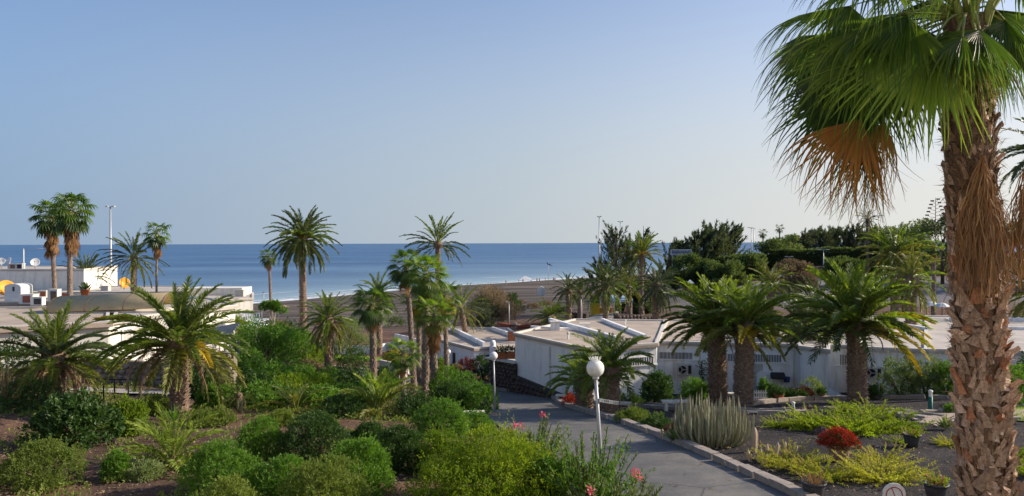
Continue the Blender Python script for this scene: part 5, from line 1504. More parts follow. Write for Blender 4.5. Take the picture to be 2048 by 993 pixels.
# ================================================================== BIG NEAR FAN PALM
def big_palm():
    d = 8.6
    base = G(1962, d); base.x = ray(1985, 993)[0] * d
    top = W(1935, 35, d)
    root = empty('fan_palm', base, 'huge shaggy fan palm filling the right edge, with boot-covered trunk and dry hanging bunches', 'palm tree')
    c = top - base
    g = np.random.default_rng(3)
    H = c.z
    def ax(z):
        t = z / H; return Vector((c.x * t + 0.03 * math.sin(t * 5), 0.0, z)), 0.235 + 0.04 * (1 - t) + 0.03 * max(0, t - .8) * 5 * 0.3
    V = []; n = 20; m = 60
    for i in range(m + 1):
        p, r = ax(H * i / m - (0.4 if i == 0 else 0))
        for k in range(n):
            a = 6.283 * k / n; rr = r * 0.9 * (1 + 0.06 * g.normal()); V.append((p.x + math.cos(a) * rr, p.y + math.sin(a) * rr, p.z))
    mb = MB(); mb.add(V, [(i * n + k, i * n + (k + 1) % n, (i + 1) * n + (k + 1) % n, (i + 1) * n + k) for i in range(m) for k in range(n)], True)
    mb.build('trunk', M['bootdark'], root)
    # leaf bases: forked woody boots, each one a piece of its own, leaning out and up
    def boot(seed, mat, L, w, split):
        q = random.Random(seed); mb = MB(); st = 5; V = []
        for i in range(st + 1):
            t = i / st; ww = w * (1 - 0.62 * t) * (1 + q.uniform(-.08, .08)); y = -(0.02 + 0.10 * t ** 1.6 * L / 0.3)
            tw = q.uniform(-.015, .015)
            V += [(-ww + tw, y + 0.03 * (1 - t), L * t), (tw, y - 0.025 * (1 - 0.4 * t), L * t * (1.0)), (ww + tw, y + 0.03 * (1 - t), L * t), (tw, y + 0.045, L * t)]
        # ragged tip
        V[-4] = (V[-4][0], V[-4][1], L * (1 + q.uniform(-.05, .22))); V[-2] = (V[-2][0], V[-2][1], L * (1 + q.uniform(-.22, .12))); V[-3] = (V[-3][0], V[-3][1], L * (1 + q.uniform(-.3, .1)))
        Fc = []
        for i in range(st):
            a = i * 4; b = a + 4
            Fc += [(a, a + 1, b + 1, b), (a + 1, a + 2, b + 2, b + 1), (a + 2, a + 3, b + 3, b + 2), (a + 3, a, b, b + 3)]
        Fc += [(st * 4, st * 4 + 1, st * 4 + 3), (st * 4 + 1, st * 4 + 2, st * 4 + 3)]
        mb.add(V, Fc, False)
        # loose edge fibres
        for s in (-1, 1):
            for j in range(2):
                z0 = L * q.uniform(0.1, 0.6); x0 = s * w * 0.8; 
                mb.add([(x0, -0.03, z0), (x0 + s * 0.004, -0.03, z0 - 0.012), (x0 + s * q.uniform(.02, .05), -0.05 - q.uniform(0, .05), z0 + q.uniform(-.02, .1))], [(0, 1, 2)])
        return mb.mesh('leaf_base', M[mat])
    kinds = {k: [boot(s, k, L, w, 0) for s, (L, w) in enumerate([(0.24, .085), (0.30, .075), (0.20, .095), (0.27, .07), (.22, .08)])] for k in ('boot', 'bootred', 'bootdark')}
    cnt = 0; z = 0.1; i = 0
    zlow = 2.7; N = 290; dz = (H - 0.35 - zlow) / N
    for i in range(N):
        zz = zlow + dz * i
        a = -math.pi / 2 + ((i * 0.61803399) % 1.0 - 0.5) * math.radians(215) + g.normal() * 0.05
        p, r = ax(zz)
        up = zz - (CAMZ - base.z)
        k = 'boot' if up < 0.1 else ('bootdark' if g.random() < 0.7 else 'boot')
        if g.random() < 0.12 and up < 0.3: k = 'bootred'
        s = g.uniform(0.55, 1.05) * (1.0 if up < 0 else 0.75)
        link('leaf_base', kinds[k][i % 5], root, (p.x + math.cos(a) * r * 0.95, p.y + math.sin(a) * r * 0.95, zz), (g.normal() * 0.16 - 0.16, g.normal() * 0.30, a + math.pi / 2 + g.normal() * 0.25), (s * 1.05, s * 1.2, s * g.uniform(0.8, 1.15)))
    Vb, Fb = [], []
    for i in range(90):
        zz = zlow + (H - .35 - zlow) * i / 90; a = math.pi / 2 + ((i * 0.618034) % 1.0 - 0.5) * math.radians(140); p, r = ax(zz)
        me_ = kinds['boot'][i % 5]; mt_ = Matrix.Translation((p.x + math.cos(a) * r * .95, p.y + math.sin(a) * r * .95, zz)) @ Matrix.Rotation(a + math.pi / 2, 4, 'Z') @ Matrix.Rotation(-0.16, 4, 'X')
        o_ = len(Vb); Vb += [tuple(mt_ @ v.co) for v in me_.vertices]; Fb += [tuple(x + o_ for x in q_.vertices) for q_ in me_.polygons]
    mb = MB(); mb.add(Vb, Fb); o = mb.build('rear_leaf_bases', M['boot'], root); o['kind'] = 'stuff'
    # fibre fringe: small frayed splinters between the boots
    nf = 2600; zz = g.uniform(zlow, H - 0.2, nf); a = g.uniform(0, 6.283, nf)
    r = 0.26; P = np.stack([c.x * zz / H + np.cos(a) * r, np.sin(a) * r, zz], 1)
    A = np.stack([np.cos(a) * 0.6, np.sin(a) * 0.6, g.normal(size=nf) * 0.6 + 0.25], 1) + g.normal(size=(nf, 3)) * 0.45
    Vq, Q = leafquads(P, A, g.normal(size=(nf, 3)), g.uniform(.05, .16, nf), g.uniform(.003, .010, nf))
    o = link('fibre', npmesh('fibre', Vq, Q, mats=(M['fronddead'],), tint=np.repeat(g.random(nf), 4)), root); o['kind'] = 'stuff'
    # dry hanging flower bunches
    def bunch(px, py0, py1, wpx, n, seed, yoff):
        q = np.random.default_rng(seed); t0 = W(px, py0, d) - base; L = (py1 - py0) * d / F; w = wpx * d / F / 2
        V, Q, T = [], [], []
        for k in range(n):
            az = q.uniform(0, 6.283); rr = math.sqrt(q.random()); Lk = L * q.uniform(0.5, 1.04); m_ = 7
            tt = q.random(); z0 = q.uniform(0, 0.28) * L
            wig = q.normal() * 0.03; wy = q.normal() * 0.03; fr = q.uniform(4, 11); fly = q.normal() * 0.10 * (q.random() < .3)
            for j in range(m_ + 1):
                s = j / m_; e = min(1, (s * 1.7)) ** 0.8
                x = math.cos(az) * rr * w * e + wig * math.sin(s * fr) + fly * s * s; y = math.sin(az) * rr * w * 0.6 * e + wy * math.sin(s * fr + 1)
                wd = 0.0062 * (1 - 0.6 * s) * q.uniform(.4, 1.5)
                V += [(t0.x + x - wd, t0.y + yoff + y, t0.z - z0 - (Lk - z0) * s), (t0.x + x + wd, t0.y + yoff + y + q.normal() * .004, t0.z - z0 - (Lk - z0) * s)]
                T += [0.15 + 0.7 * tt, 0.15 + .7 * tt]
                if j: b = len(V) - 4; Q.append([b, b + 1, b + 3, b + 2])
        link('dry_bunch', npmesh('dry_bunch', np.array(V), np.array(Q), mats=(M['straw'],), tint=np.array(T)), root)
        s_ = MB(); s_.tube([c + Vector(((t0.x - c.x) * 0.6, yoff * 0.5, -0.5)), Vector((t0.x, t0.y + yoff, t0.z + 0.5)), Vector((t0.x, t0.y + yoff, t0.z - 0.1))], [0.012, 0.009, 0.006], 6); s_.build('flower_stalk', M['rachisdry'], root)
    bunch(1926, 318, 600, 100, 360, 1, -0.36)
    bunch(2028, 318, 575, 80, 270, 2, -0.28)
    # crown leaves, placed one by one: (azimuth deg, pitch, petiole, blade radius, material, tip droop, bend, roll, height offset)
    gm = (M['fan'], M['rachis']); dm = (M['fandark'], M['rachis']); rm = (M['frondrust'], M['rachis']); lm = (M['frondolive'], M['rachis']); lm2 = (M['fanlight'], M['rachis']); ym = (M['frondyellow'], M['rachis']); sk = (M['skirt'], M['rachisdry'])
    def at(px, py, dy): v = ray(px, py) * (d + dy); return np.array([v[0], v[1], CAMZ + v[2]]) - np.array(base)
    hubp = np.array(c) + np.array([0, 0, -0.02])
    # (hastula px, py, depth offset) (tip px, py, depth offset) facing, material, options
    LV = [
        ((1700, 12, 0.1), (1490, 48, 0.0), (0, -0.5, 1), gm, dict(tipd=2.4)), ((1735, 55, -0.3), (1560, 120, -0.5), (0.1, -0.7, 1), gm, dict(tipd=2.4)),
        ((1745, 105, -0.25), (1560, 235, -0.3), (-.3, -1, .6), gm, dict(tipd=1.6)), ((1715, 150, 0.35), (1545, 300, 0.3), (-.4, -.8, .5), dm, dict(tipd=1.6)),
        ((1868, 85, -0.55), (1690, 235, -0.75), (-.3, -1, .5), lm2, dict(tipd=1.0, spread=150, fuse=.6)), ((1815, 35, -0.45), (1655, 130, -0.7), (-.2, -.8, .8), gm, dict(tipd=2.4)),
        ((1925, 75, -0.6), (1905, 175, -1.25), (0, -.6, 1), gm, dict(tipd=2.6, spread=210, fuse=.4)), ((1960, 60, -0.5), (1990, 150, -1.2), (.2, -.6, 1), gm, dict(tipd=2.4, fuse=.4)),
        ((2010, 40, -0.3), (2110, 130, -0.6), (.4, -.9, .6), gm, dict(tipd=1.6)), ((2030, 70, 0.1), (2120, 200, 0.1), (.5, -.9, .4), dm, dict(tipd=1.6)),
        ((1985, 110, 0.3), (2040, 230, 0.4), (.3, -1, .3), dm, dict(tipd=1.4)), ((1640, 70, 0.5), (1530, 215, 0.4), (-.5, -.7, .6), dm, dict(tipd=1.8)),
        ((1660, 100, 0.9), (1560, 240, 0.9), (-.3, -.9, .5), dm, dict(tipd=2.0)), ((1770, 110, 0.45), (1650, 300, 0.4), (-.3, -1, .4), dm, dict(tipd=1.4)),
        ((1800, 100, 0.9), (1730, 250, 0.9), (-.2, -1, .4), dm, dict(tipd=1.4)), ((1700, 200, 0.6), (1580, 340, 0.55), (-.3, -1, .4), dm, dict(tipd=1.4)),
        ((1790, 130, -0.1), (1640, 215, -0.2), (-.2, -1, .6), gm, dict(tipd=2.2, spread=170)), ((1850, 60, 0.6), (1760, 180, 0.7), (-.1, -.9, .6), dm, dict(tipd=2.0)),
        ((1722, 240, -0.1), (1618, 415, -0.2), (-.2, -1, .25), rm, dict(tipd=1.7, spread=105, fuse=.42, fray=1.2, ws=1.0)), ((1748, 250, 0.0), (1690, 440, 0.0), (0, -1, .2), lm, dict(tipd=1.3, spread=50, fuse=.4, fray=1.2, ws=1.0)),
        ((1765, 245, -0.05), (1760, 410, -0.05), (.1, -1, .2), rm, dict(tipd=2.2, spread=80, fuse=.3, fray=1.8, ws=1.1)), ((1735, 255, 0.15), (1715, 450, 0.2), (.1, -1, .2), sk, dict(tipd=2.0, spread=80, fuse=.3, fray=1.8, ws=1.1)),
        ((1905, 110, -0.55), (1900, 200, -0.85), (0, -.8, .8), lm, dict(tipd=2.0, spread=170, fuse=.35)), ((1960, 115, -0.5), (1975, 215, -0.75), (.1, -.8, .8), lm, dict(tipd=2.0, spread=170, fuse=.35)),
        ((1740, -50, 0.2), (1560, -60, 0.3), (0, -.3, 1), gm, dict(tipd=2.6)), ((1800, -110, 0.0), (1660, -180, 0.0), (0, -.3, 1), gm, dict(tipd=2.4)), ((1760, -40, -0.7), (1640, 0, -1.2), (0, -.3, 1), gm, dict(tipd=2.6)),
        ((1900, -130, -0.2), (1880, -300, -0.4), (0, -1, .2), gm, dict(tipd=1.6)), ((1990, -100, 0.1), (2080, -240, 0.2), (0, -.6, .8), gm, dict(tipd=1.8)), ((2040, -30, -0.4), (2200, -40, -0.8), (0, -.4, 1), gm, dict(tipd=2.4)),
        ((1930, -60, 1.1), (1930, -90, 2.2), (0, 0, 1), dm, dict(tipd=2.0)), ((1860, 0, 1.0), (1800, 60, 1.9), (0, 0, 1), dm, dict(tipd=2.0)), ((1990, 20, 1.0), (2050, 80, 1.9), (0, 0, 1), dm, dict(tipd=2.0)),
        ((1900, -80, -0.9), (1860, -70, -1.9), (0, 0, 1), gm, dict(tipd=2.2)), ((1990, -70, -0.9), (2030, -60, -1.8), (0, 0, 1), gm, dict(tipd=2.2))]
    for i, (h_, t_, nf_, mm, kw) in enumerate(LV):
        me = fan_leaf_at('leaf', hubp, at(*h_), at(*t_), nf_, 42, 700 + i, mats=mm, **kw)
        link('leaf', me, root)
    # pale stalks in the heart of the crown
    for k in range(9):
        a = k * 0.75; s_ = MB(); s_.tube([c + Vector((math.cos(a) * .1, math.sin(a) * .1, -0.35)), c + Vector((math.cos(a) * .25, math.sin(a) * .25, 0.1)), c + Vector((math.cos(a) * .5, math.sin(a) * .5, 0.45))], [0.06, 0.04, 0.025], 7); s_.build('stalk', M['rachis'], root)
big_palm()

# ================================================================== DATE PALMS
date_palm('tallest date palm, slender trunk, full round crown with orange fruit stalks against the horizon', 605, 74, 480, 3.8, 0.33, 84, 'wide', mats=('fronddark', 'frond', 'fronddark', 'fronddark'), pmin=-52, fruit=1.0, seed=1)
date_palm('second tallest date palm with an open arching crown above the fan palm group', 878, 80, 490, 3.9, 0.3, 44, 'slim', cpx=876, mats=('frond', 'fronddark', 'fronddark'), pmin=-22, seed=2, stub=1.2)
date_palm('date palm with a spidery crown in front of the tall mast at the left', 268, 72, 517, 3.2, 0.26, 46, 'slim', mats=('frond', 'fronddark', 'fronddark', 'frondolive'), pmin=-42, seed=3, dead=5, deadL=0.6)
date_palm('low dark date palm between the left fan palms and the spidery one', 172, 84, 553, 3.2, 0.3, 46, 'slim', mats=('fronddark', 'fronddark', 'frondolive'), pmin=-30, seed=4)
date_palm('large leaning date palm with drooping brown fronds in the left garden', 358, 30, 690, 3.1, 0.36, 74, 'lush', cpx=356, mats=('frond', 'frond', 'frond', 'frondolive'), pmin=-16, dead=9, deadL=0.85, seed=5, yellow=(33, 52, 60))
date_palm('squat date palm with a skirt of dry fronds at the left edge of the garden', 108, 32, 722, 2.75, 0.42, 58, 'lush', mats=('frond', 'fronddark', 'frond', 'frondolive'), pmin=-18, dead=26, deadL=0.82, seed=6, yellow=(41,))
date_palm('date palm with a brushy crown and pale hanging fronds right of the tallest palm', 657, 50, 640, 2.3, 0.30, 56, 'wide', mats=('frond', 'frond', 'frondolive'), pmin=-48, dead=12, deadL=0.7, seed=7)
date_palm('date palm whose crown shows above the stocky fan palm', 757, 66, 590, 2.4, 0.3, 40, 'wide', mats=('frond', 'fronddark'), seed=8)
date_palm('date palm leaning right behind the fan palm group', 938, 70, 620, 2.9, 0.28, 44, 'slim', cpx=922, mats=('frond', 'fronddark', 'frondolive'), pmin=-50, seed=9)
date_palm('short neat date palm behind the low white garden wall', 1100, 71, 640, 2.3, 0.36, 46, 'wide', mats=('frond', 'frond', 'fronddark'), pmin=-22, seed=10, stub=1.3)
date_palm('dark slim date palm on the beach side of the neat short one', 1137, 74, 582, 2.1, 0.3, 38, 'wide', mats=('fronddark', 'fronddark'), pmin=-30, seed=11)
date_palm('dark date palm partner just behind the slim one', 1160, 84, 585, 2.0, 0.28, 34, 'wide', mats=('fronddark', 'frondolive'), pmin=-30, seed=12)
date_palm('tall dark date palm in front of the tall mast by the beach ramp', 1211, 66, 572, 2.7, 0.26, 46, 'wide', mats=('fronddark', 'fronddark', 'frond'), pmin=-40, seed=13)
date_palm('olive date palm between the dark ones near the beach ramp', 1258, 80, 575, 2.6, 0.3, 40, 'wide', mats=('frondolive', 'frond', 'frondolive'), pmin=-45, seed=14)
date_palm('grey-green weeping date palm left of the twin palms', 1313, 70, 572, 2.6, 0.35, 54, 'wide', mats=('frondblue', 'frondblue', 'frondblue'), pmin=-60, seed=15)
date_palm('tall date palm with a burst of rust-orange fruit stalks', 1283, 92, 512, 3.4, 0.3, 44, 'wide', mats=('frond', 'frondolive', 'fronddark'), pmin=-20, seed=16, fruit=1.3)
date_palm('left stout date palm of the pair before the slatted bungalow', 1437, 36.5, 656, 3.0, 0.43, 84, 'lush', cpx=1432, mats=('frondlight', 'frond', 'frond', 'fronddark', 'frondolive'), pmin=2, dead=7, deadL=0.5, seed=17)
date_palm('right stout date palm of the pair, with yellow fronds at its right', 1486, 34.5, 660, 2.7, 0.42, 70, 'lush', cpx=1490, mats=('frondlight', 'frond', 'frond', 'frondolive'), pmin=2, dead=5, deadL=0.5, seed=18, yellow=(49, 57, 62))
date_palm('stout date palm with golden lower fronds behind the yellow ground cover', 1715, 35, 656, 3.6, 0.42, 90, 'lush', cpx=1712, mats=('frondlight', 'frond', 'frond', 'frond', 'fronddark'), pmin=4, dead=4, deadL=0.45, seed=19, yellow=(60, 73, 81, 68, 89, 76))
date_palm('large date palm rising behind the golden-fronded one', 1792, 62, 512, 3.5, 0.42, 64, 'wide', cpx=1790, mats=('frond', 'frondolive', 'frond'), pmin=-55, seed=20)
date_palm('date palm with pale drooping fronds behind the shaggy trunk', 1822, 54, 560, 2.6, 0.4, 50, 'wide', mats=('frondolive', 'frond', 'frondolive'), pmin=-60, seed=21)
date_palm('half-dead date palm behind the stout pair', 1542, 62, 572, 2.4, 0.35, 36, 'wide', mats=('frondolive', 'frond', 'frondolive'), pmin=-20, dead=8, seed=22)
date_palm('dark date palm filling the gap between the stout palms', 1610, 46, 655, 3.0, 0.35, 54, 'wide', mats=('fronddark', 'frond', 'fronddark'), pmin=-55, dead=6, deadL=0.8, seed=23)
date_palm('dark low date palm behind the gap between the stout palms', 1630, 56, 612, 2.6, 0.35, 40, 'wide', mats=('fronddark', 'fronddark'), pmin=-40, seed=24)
date_palm('small date palm with a short thick trunk at the driveway bend', 1168, 37.2, 770, 2.1, 0.42, 40, 'young', mats=('frondlight', 'frond', 'frond'), pmin=16, seed=25, stub=0.9)
date_palm('date palm with arching fronds standing behind the nearest lamp', 1217, 33.5, 745, 2.35, 0.45, 50, 'young', cpx=1218, mats=('frond', 'frond', 'frond'), pmin=8, seed=26, stub=1.0)
date_palm('trunkless young palm with light green fronds, front left', 346, 20.5, 925, 1.75, 0.15, 34, 'young', mats=('frondlight', 'frondlight', 'frondolive'), pmin=-5, seed=27, scales=False)
date_palm('trunkless palm with silvery arching fronds in the middle of the garden', 755, 31.5, 826, 2.1, 0.15, 38, 'young', mats=('frondlight', 'frondolive', 'frond'), pmin=-5, seed=28, scales=False)
date_palm('trunkless bushy palm left of the silvery one', 592, 32, 826, 1.7, 0.15, 30, 'young', mats=('frond', 'frondolive', 'frondlight'), pmin=0, seed=29, scales=False)
date_palm('date palm cut by the right edge behind the dry bunches', 2100, 36, 312, 2.6, 0.3, 40, 'wide', mats=('fronddark', 'fronddark'), pmin=-35, seed=30)
date_palm('dark date palm low behind the shaggy trunk at the right edge', 2070, 58, 590, 3.0, 0.35, 44, 'wide', mats=('fronddark', 'frondolive'), pmin=-40, seed=31)
date_palm('small dark palm with brown fronds beside the pale stone pillar', 478, 31.5, 792, 0.9, 0.13, 14, 'young', mats=('fronddark', 'fronddark'), pmin=-50, dead=5, seed=32, stub=0.8)
date_palm('far date palm silhouette under the rusty hanging leaf', 1735, 150, 440, 2.6, 0.3, 24, 'tiny', mats=('fronddark',), pmin=-40, seed=33, scales=False)

# ================================================================== FAN PALMS
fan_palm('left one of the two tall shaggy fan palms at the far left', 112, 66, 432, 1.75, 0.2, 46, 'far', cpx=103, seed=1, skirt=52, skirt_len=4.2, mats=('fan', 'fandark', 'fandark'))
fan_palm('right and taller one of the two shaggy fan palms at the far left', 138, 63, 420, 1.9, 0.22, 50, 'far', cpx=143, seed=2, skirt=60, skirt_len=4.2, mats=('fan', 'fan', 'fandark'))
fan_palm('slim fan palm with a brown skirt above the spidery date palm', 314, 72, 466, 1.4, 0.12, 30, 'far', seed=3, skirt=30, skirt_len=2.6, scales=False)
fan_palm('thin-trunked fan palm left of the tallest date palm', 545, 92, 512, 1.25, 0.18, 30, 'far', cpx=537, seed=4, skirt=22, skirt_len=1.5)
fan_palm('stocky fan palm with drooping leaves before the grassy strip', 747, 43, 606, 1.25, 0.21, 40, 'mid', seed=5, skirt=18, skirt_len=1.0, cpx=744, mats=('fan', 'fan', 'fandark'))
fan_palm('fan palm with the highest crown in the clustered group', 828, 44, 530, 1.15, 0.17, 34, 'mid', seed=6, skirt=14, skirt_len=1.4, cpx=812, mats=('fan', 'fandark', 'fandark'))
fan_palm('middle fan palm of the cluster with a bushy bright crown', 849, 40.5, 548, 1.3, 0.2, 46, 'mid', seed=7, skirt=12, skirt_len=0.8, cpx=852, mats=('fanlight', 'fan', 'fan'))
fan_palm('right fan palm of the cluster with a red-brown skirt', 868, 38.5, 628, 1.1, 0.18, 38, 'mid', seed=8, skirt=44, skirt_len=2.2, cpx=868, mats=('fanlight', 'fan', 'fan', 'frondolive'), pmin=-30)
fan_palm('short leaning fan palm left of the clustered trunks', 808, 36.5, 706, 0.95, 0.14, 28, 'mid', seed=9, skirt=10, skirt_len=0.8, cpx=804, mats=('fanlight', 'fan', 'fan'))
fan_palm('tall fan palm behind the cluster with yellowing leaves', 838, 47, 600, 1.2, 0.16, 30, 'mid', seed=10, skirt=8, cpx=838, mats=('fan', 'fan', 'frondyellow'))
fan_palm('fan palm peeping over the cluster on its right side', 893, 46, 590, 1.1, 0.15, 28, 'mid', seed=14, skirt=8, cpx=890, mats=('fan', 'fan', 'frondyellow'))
fan_palm('left one of two distant fan palms on the skyline', 1526, 165, 466, 1.1, 0.18, 16, 'far', seed=11, skirt=0, scales=False, mats=('fandark',))
fan_palm('right one of two distant fan palms on the skyline', 1559, 170, 456, 1.2, 0.18, 16, 'far', seed=12, skirt=0, scales=False, mats=('fandark',))
fan_palm('small fan palm just left of the shaggy trunk', 1867, 76, 492, 1.0, 0.18, 26, 'far', seed=13, skirt=12, skirt_len=1.0)

# ================================================================== BUSHES AND SHRUBS (near)
BU = 'round bushes in the front garden'
bushbox('low round olive-green bush in the bottom left corner', -5, 160, 890, 985, 'b_olive', 1, leaves=19000, size=0.065, group=BU, lobes=18)
bushbox('big leafy shrub with broad glossy leaves under the squat date palm', 72, 228, 795, 902, 'b_dark', 2, leaves=6200, size=0.15, asp=0.7, group=BU, loose=0.2, name='shrub')
shrub('sunlit green shoots rising out of the broad-leaved shrub', 150, 24.2, ('b_bright', 'wood'), 3, n=30, h=(0.9, 1.65), pitch=(45, 85), nl=20, leaf=0.14, asp=0.65, base=0.8)
bushbox('light green small-leaved shrub right of the broad-leaved one', 214, 292, 800, 875, 'b_bright', 4, leaves=6200, size=0.10, asp=0.55, group=BU)
bushbox('small ferny clump beside the front young palm', 203, 262, 908, 965, 'b_green', 5, leaves=5200, size=0.07, group=BU, stems=3)
bushbox('pale dry-green clump right of the ferny one', 250, 322, 925, 965, 'b_grey', 6, leaves=4200, size=0.07, group=BU, stems=3)
bushbox('bright round bush right of the front young palm', 372, 518, 888, 1000, 'b_green', 7, leaves=21000, size=0.07, group=BU, lobes=20)
bushbox('dense green bush behind the bright round one', 476, 574, 838, 925, 'b_green', 8, leaves=13000, size=0.075, group=BU)
bushbox('tall dark green bush left of the dark pair', 560, 695, 828, 935, 'b_dark', 9, leaves=19000, size=0.08, group=BU, lobes=20)
bushbox('left one of the dark pair of bushes in the second row', 685, 792, 850, 925, 'b_dark', 10, leaves=12000, size=0.08, group=BU)
bushbox('right one of the dark pair of bushes in the second row', 742, 855, 858, 950, 'b_dark', 11, leaves=14000, size=0.08, group=BU)
bushbox('bright bush with glossy leaves in the front row centre', 640, 790, 886, 1000, 'b_green', 12, leaves=22000, size=0.075, group=BU, lobes=20)
bushbox('low spreading bush between the front row bushes', 492, 640, 918, 1010, 'b_green', 13, leaves=17000, size=0.07, group=BU)
bushbox('yellow-green wispy bush at the bottom edge', 560, 735, 918, 1050, 'b_olive', 14, leaves=22000, size=0.065, group=BU, loose=0.25, lobes=22)
bushbox('second wispy bush at the bottom edge', 390, 520, 960, 1060, 'b_olive', 114, leaves=12000, size=0.065, group=BU, loose=0.25)
bushbox('largest yellow-green bush left of the driveway', 838, 1140, 872, 1050, 'b_bright', 15, leaves=68000, size=0.07, asp=0.4, group=BU, lobes=34, loose=0.22)
bushbox('ragged bright bush merging into the left of the largest one', 835, 940, 868, 960, 'b_bright', 115, leaves=16000, size=0.07, group=BU, loose=0.25)
bushbox('low dark bush hugging the bottom edge beside the largest one', 1040, 1140, 905, 1040, 'b_green', 116, leaves=14000, size=0.065, group=BU)
bushbox('rounded bright bush beneath the fan palm cluster', 824, 935, 802, 880, 'b_green', 16, leaves=15000, size=0.08, group=BU)
bushbox('low green bush by the white bench under the fan palms', 905, 992, 825, 870, 'b_green', 17, leaves=9000, size=0.08, group=BU)
for i, (px, d, rx, h, lb, mt) in enumerate([(890, 38.5, 1.0, 1.8, 'tallest left section of the clipped hedge beside the driveway', 'b_green'), (925, 37, 1.1, 1.55, 'middle section of the clipped hedge beside the driveway', 'b_green'), (958, 35, 0.9, 1.2, 'near right section of the clipped hedge beside the driveway', 'b_green'), (900, 35, 0.9, 1.2, 'low near section of the clipped hedge under the fan palms', 'b_dark')]):
    bush(lb, px, d, rx, h, mt, 20 + i, leaves=10000, size=0.09, group='hedge sections by the driveway', name='hedge', cat='hedge')
OL = 'oleanders along the driveway'
def oleander(label, px, d, n, h, seed, mt='b_green', flowers=0, base=0.5, leaf=0.15, pt=(50, 88)):
    r = shrub(label, px, d, (mt, 'wood'), seed, name='oleander', group=OL, n=int(n * 1.5), h=h, pitch=pt, nl=84, leaf=leaf * 1.12, asp=0.21, ang=40, base=base, start=0.04, curve=-0.15)
    if flowers:
        g = np.random.default_rng(seed + 50); K = flowers; P, A = [], []
        for k in range(K):
            az = g.uniform(0, 6.283); cpos = np.array([math.cos(az) * base * 1.1, math.sin(az) * base * 1.1, h[1] * g.uniform(0.75, 0.98)])
            for j in range(26): P.append(cpos + g.normal(size=3) * 0.045); A.append(g.normal(size=3) + np.array([0, 0, .4]))
        P = np.array(P); A = np.array(A)
        V, Q = leafquads(P, A, g.normal(size=P.shape), np.full(len(P), 0.055), np.full(len(P), 0.045))
        link('flower', npmesh('flower', V, Q, mats=(M['b_pink'],), tint=np.repeat(g.random(len(P)), 4)), r)
oleander('dark upright oleander around the foot of the nearest lamp post', 1172, 16.4, 100, (0.6, 1.95), 31, 'b_green', 0, 0.6)
oleander('low grey-green oleander with pink blossoms at the bottom edge', 1222, 15.3, 60, (0.5, 1.25), 32, 'b_grey', 3, 0.5)
oleander('pale oleander with pink blossoms right of the largest bush', 1060, 20.8, 70, (0.6, 1.55), 33, 'b_grey', 4, 0.6)
oleander('leafy oleander shoots between the largest bush and the lamp', 1108, 18.6, 36, (0.4, 1.0), 34, 'b_grey', 0, 0.5)

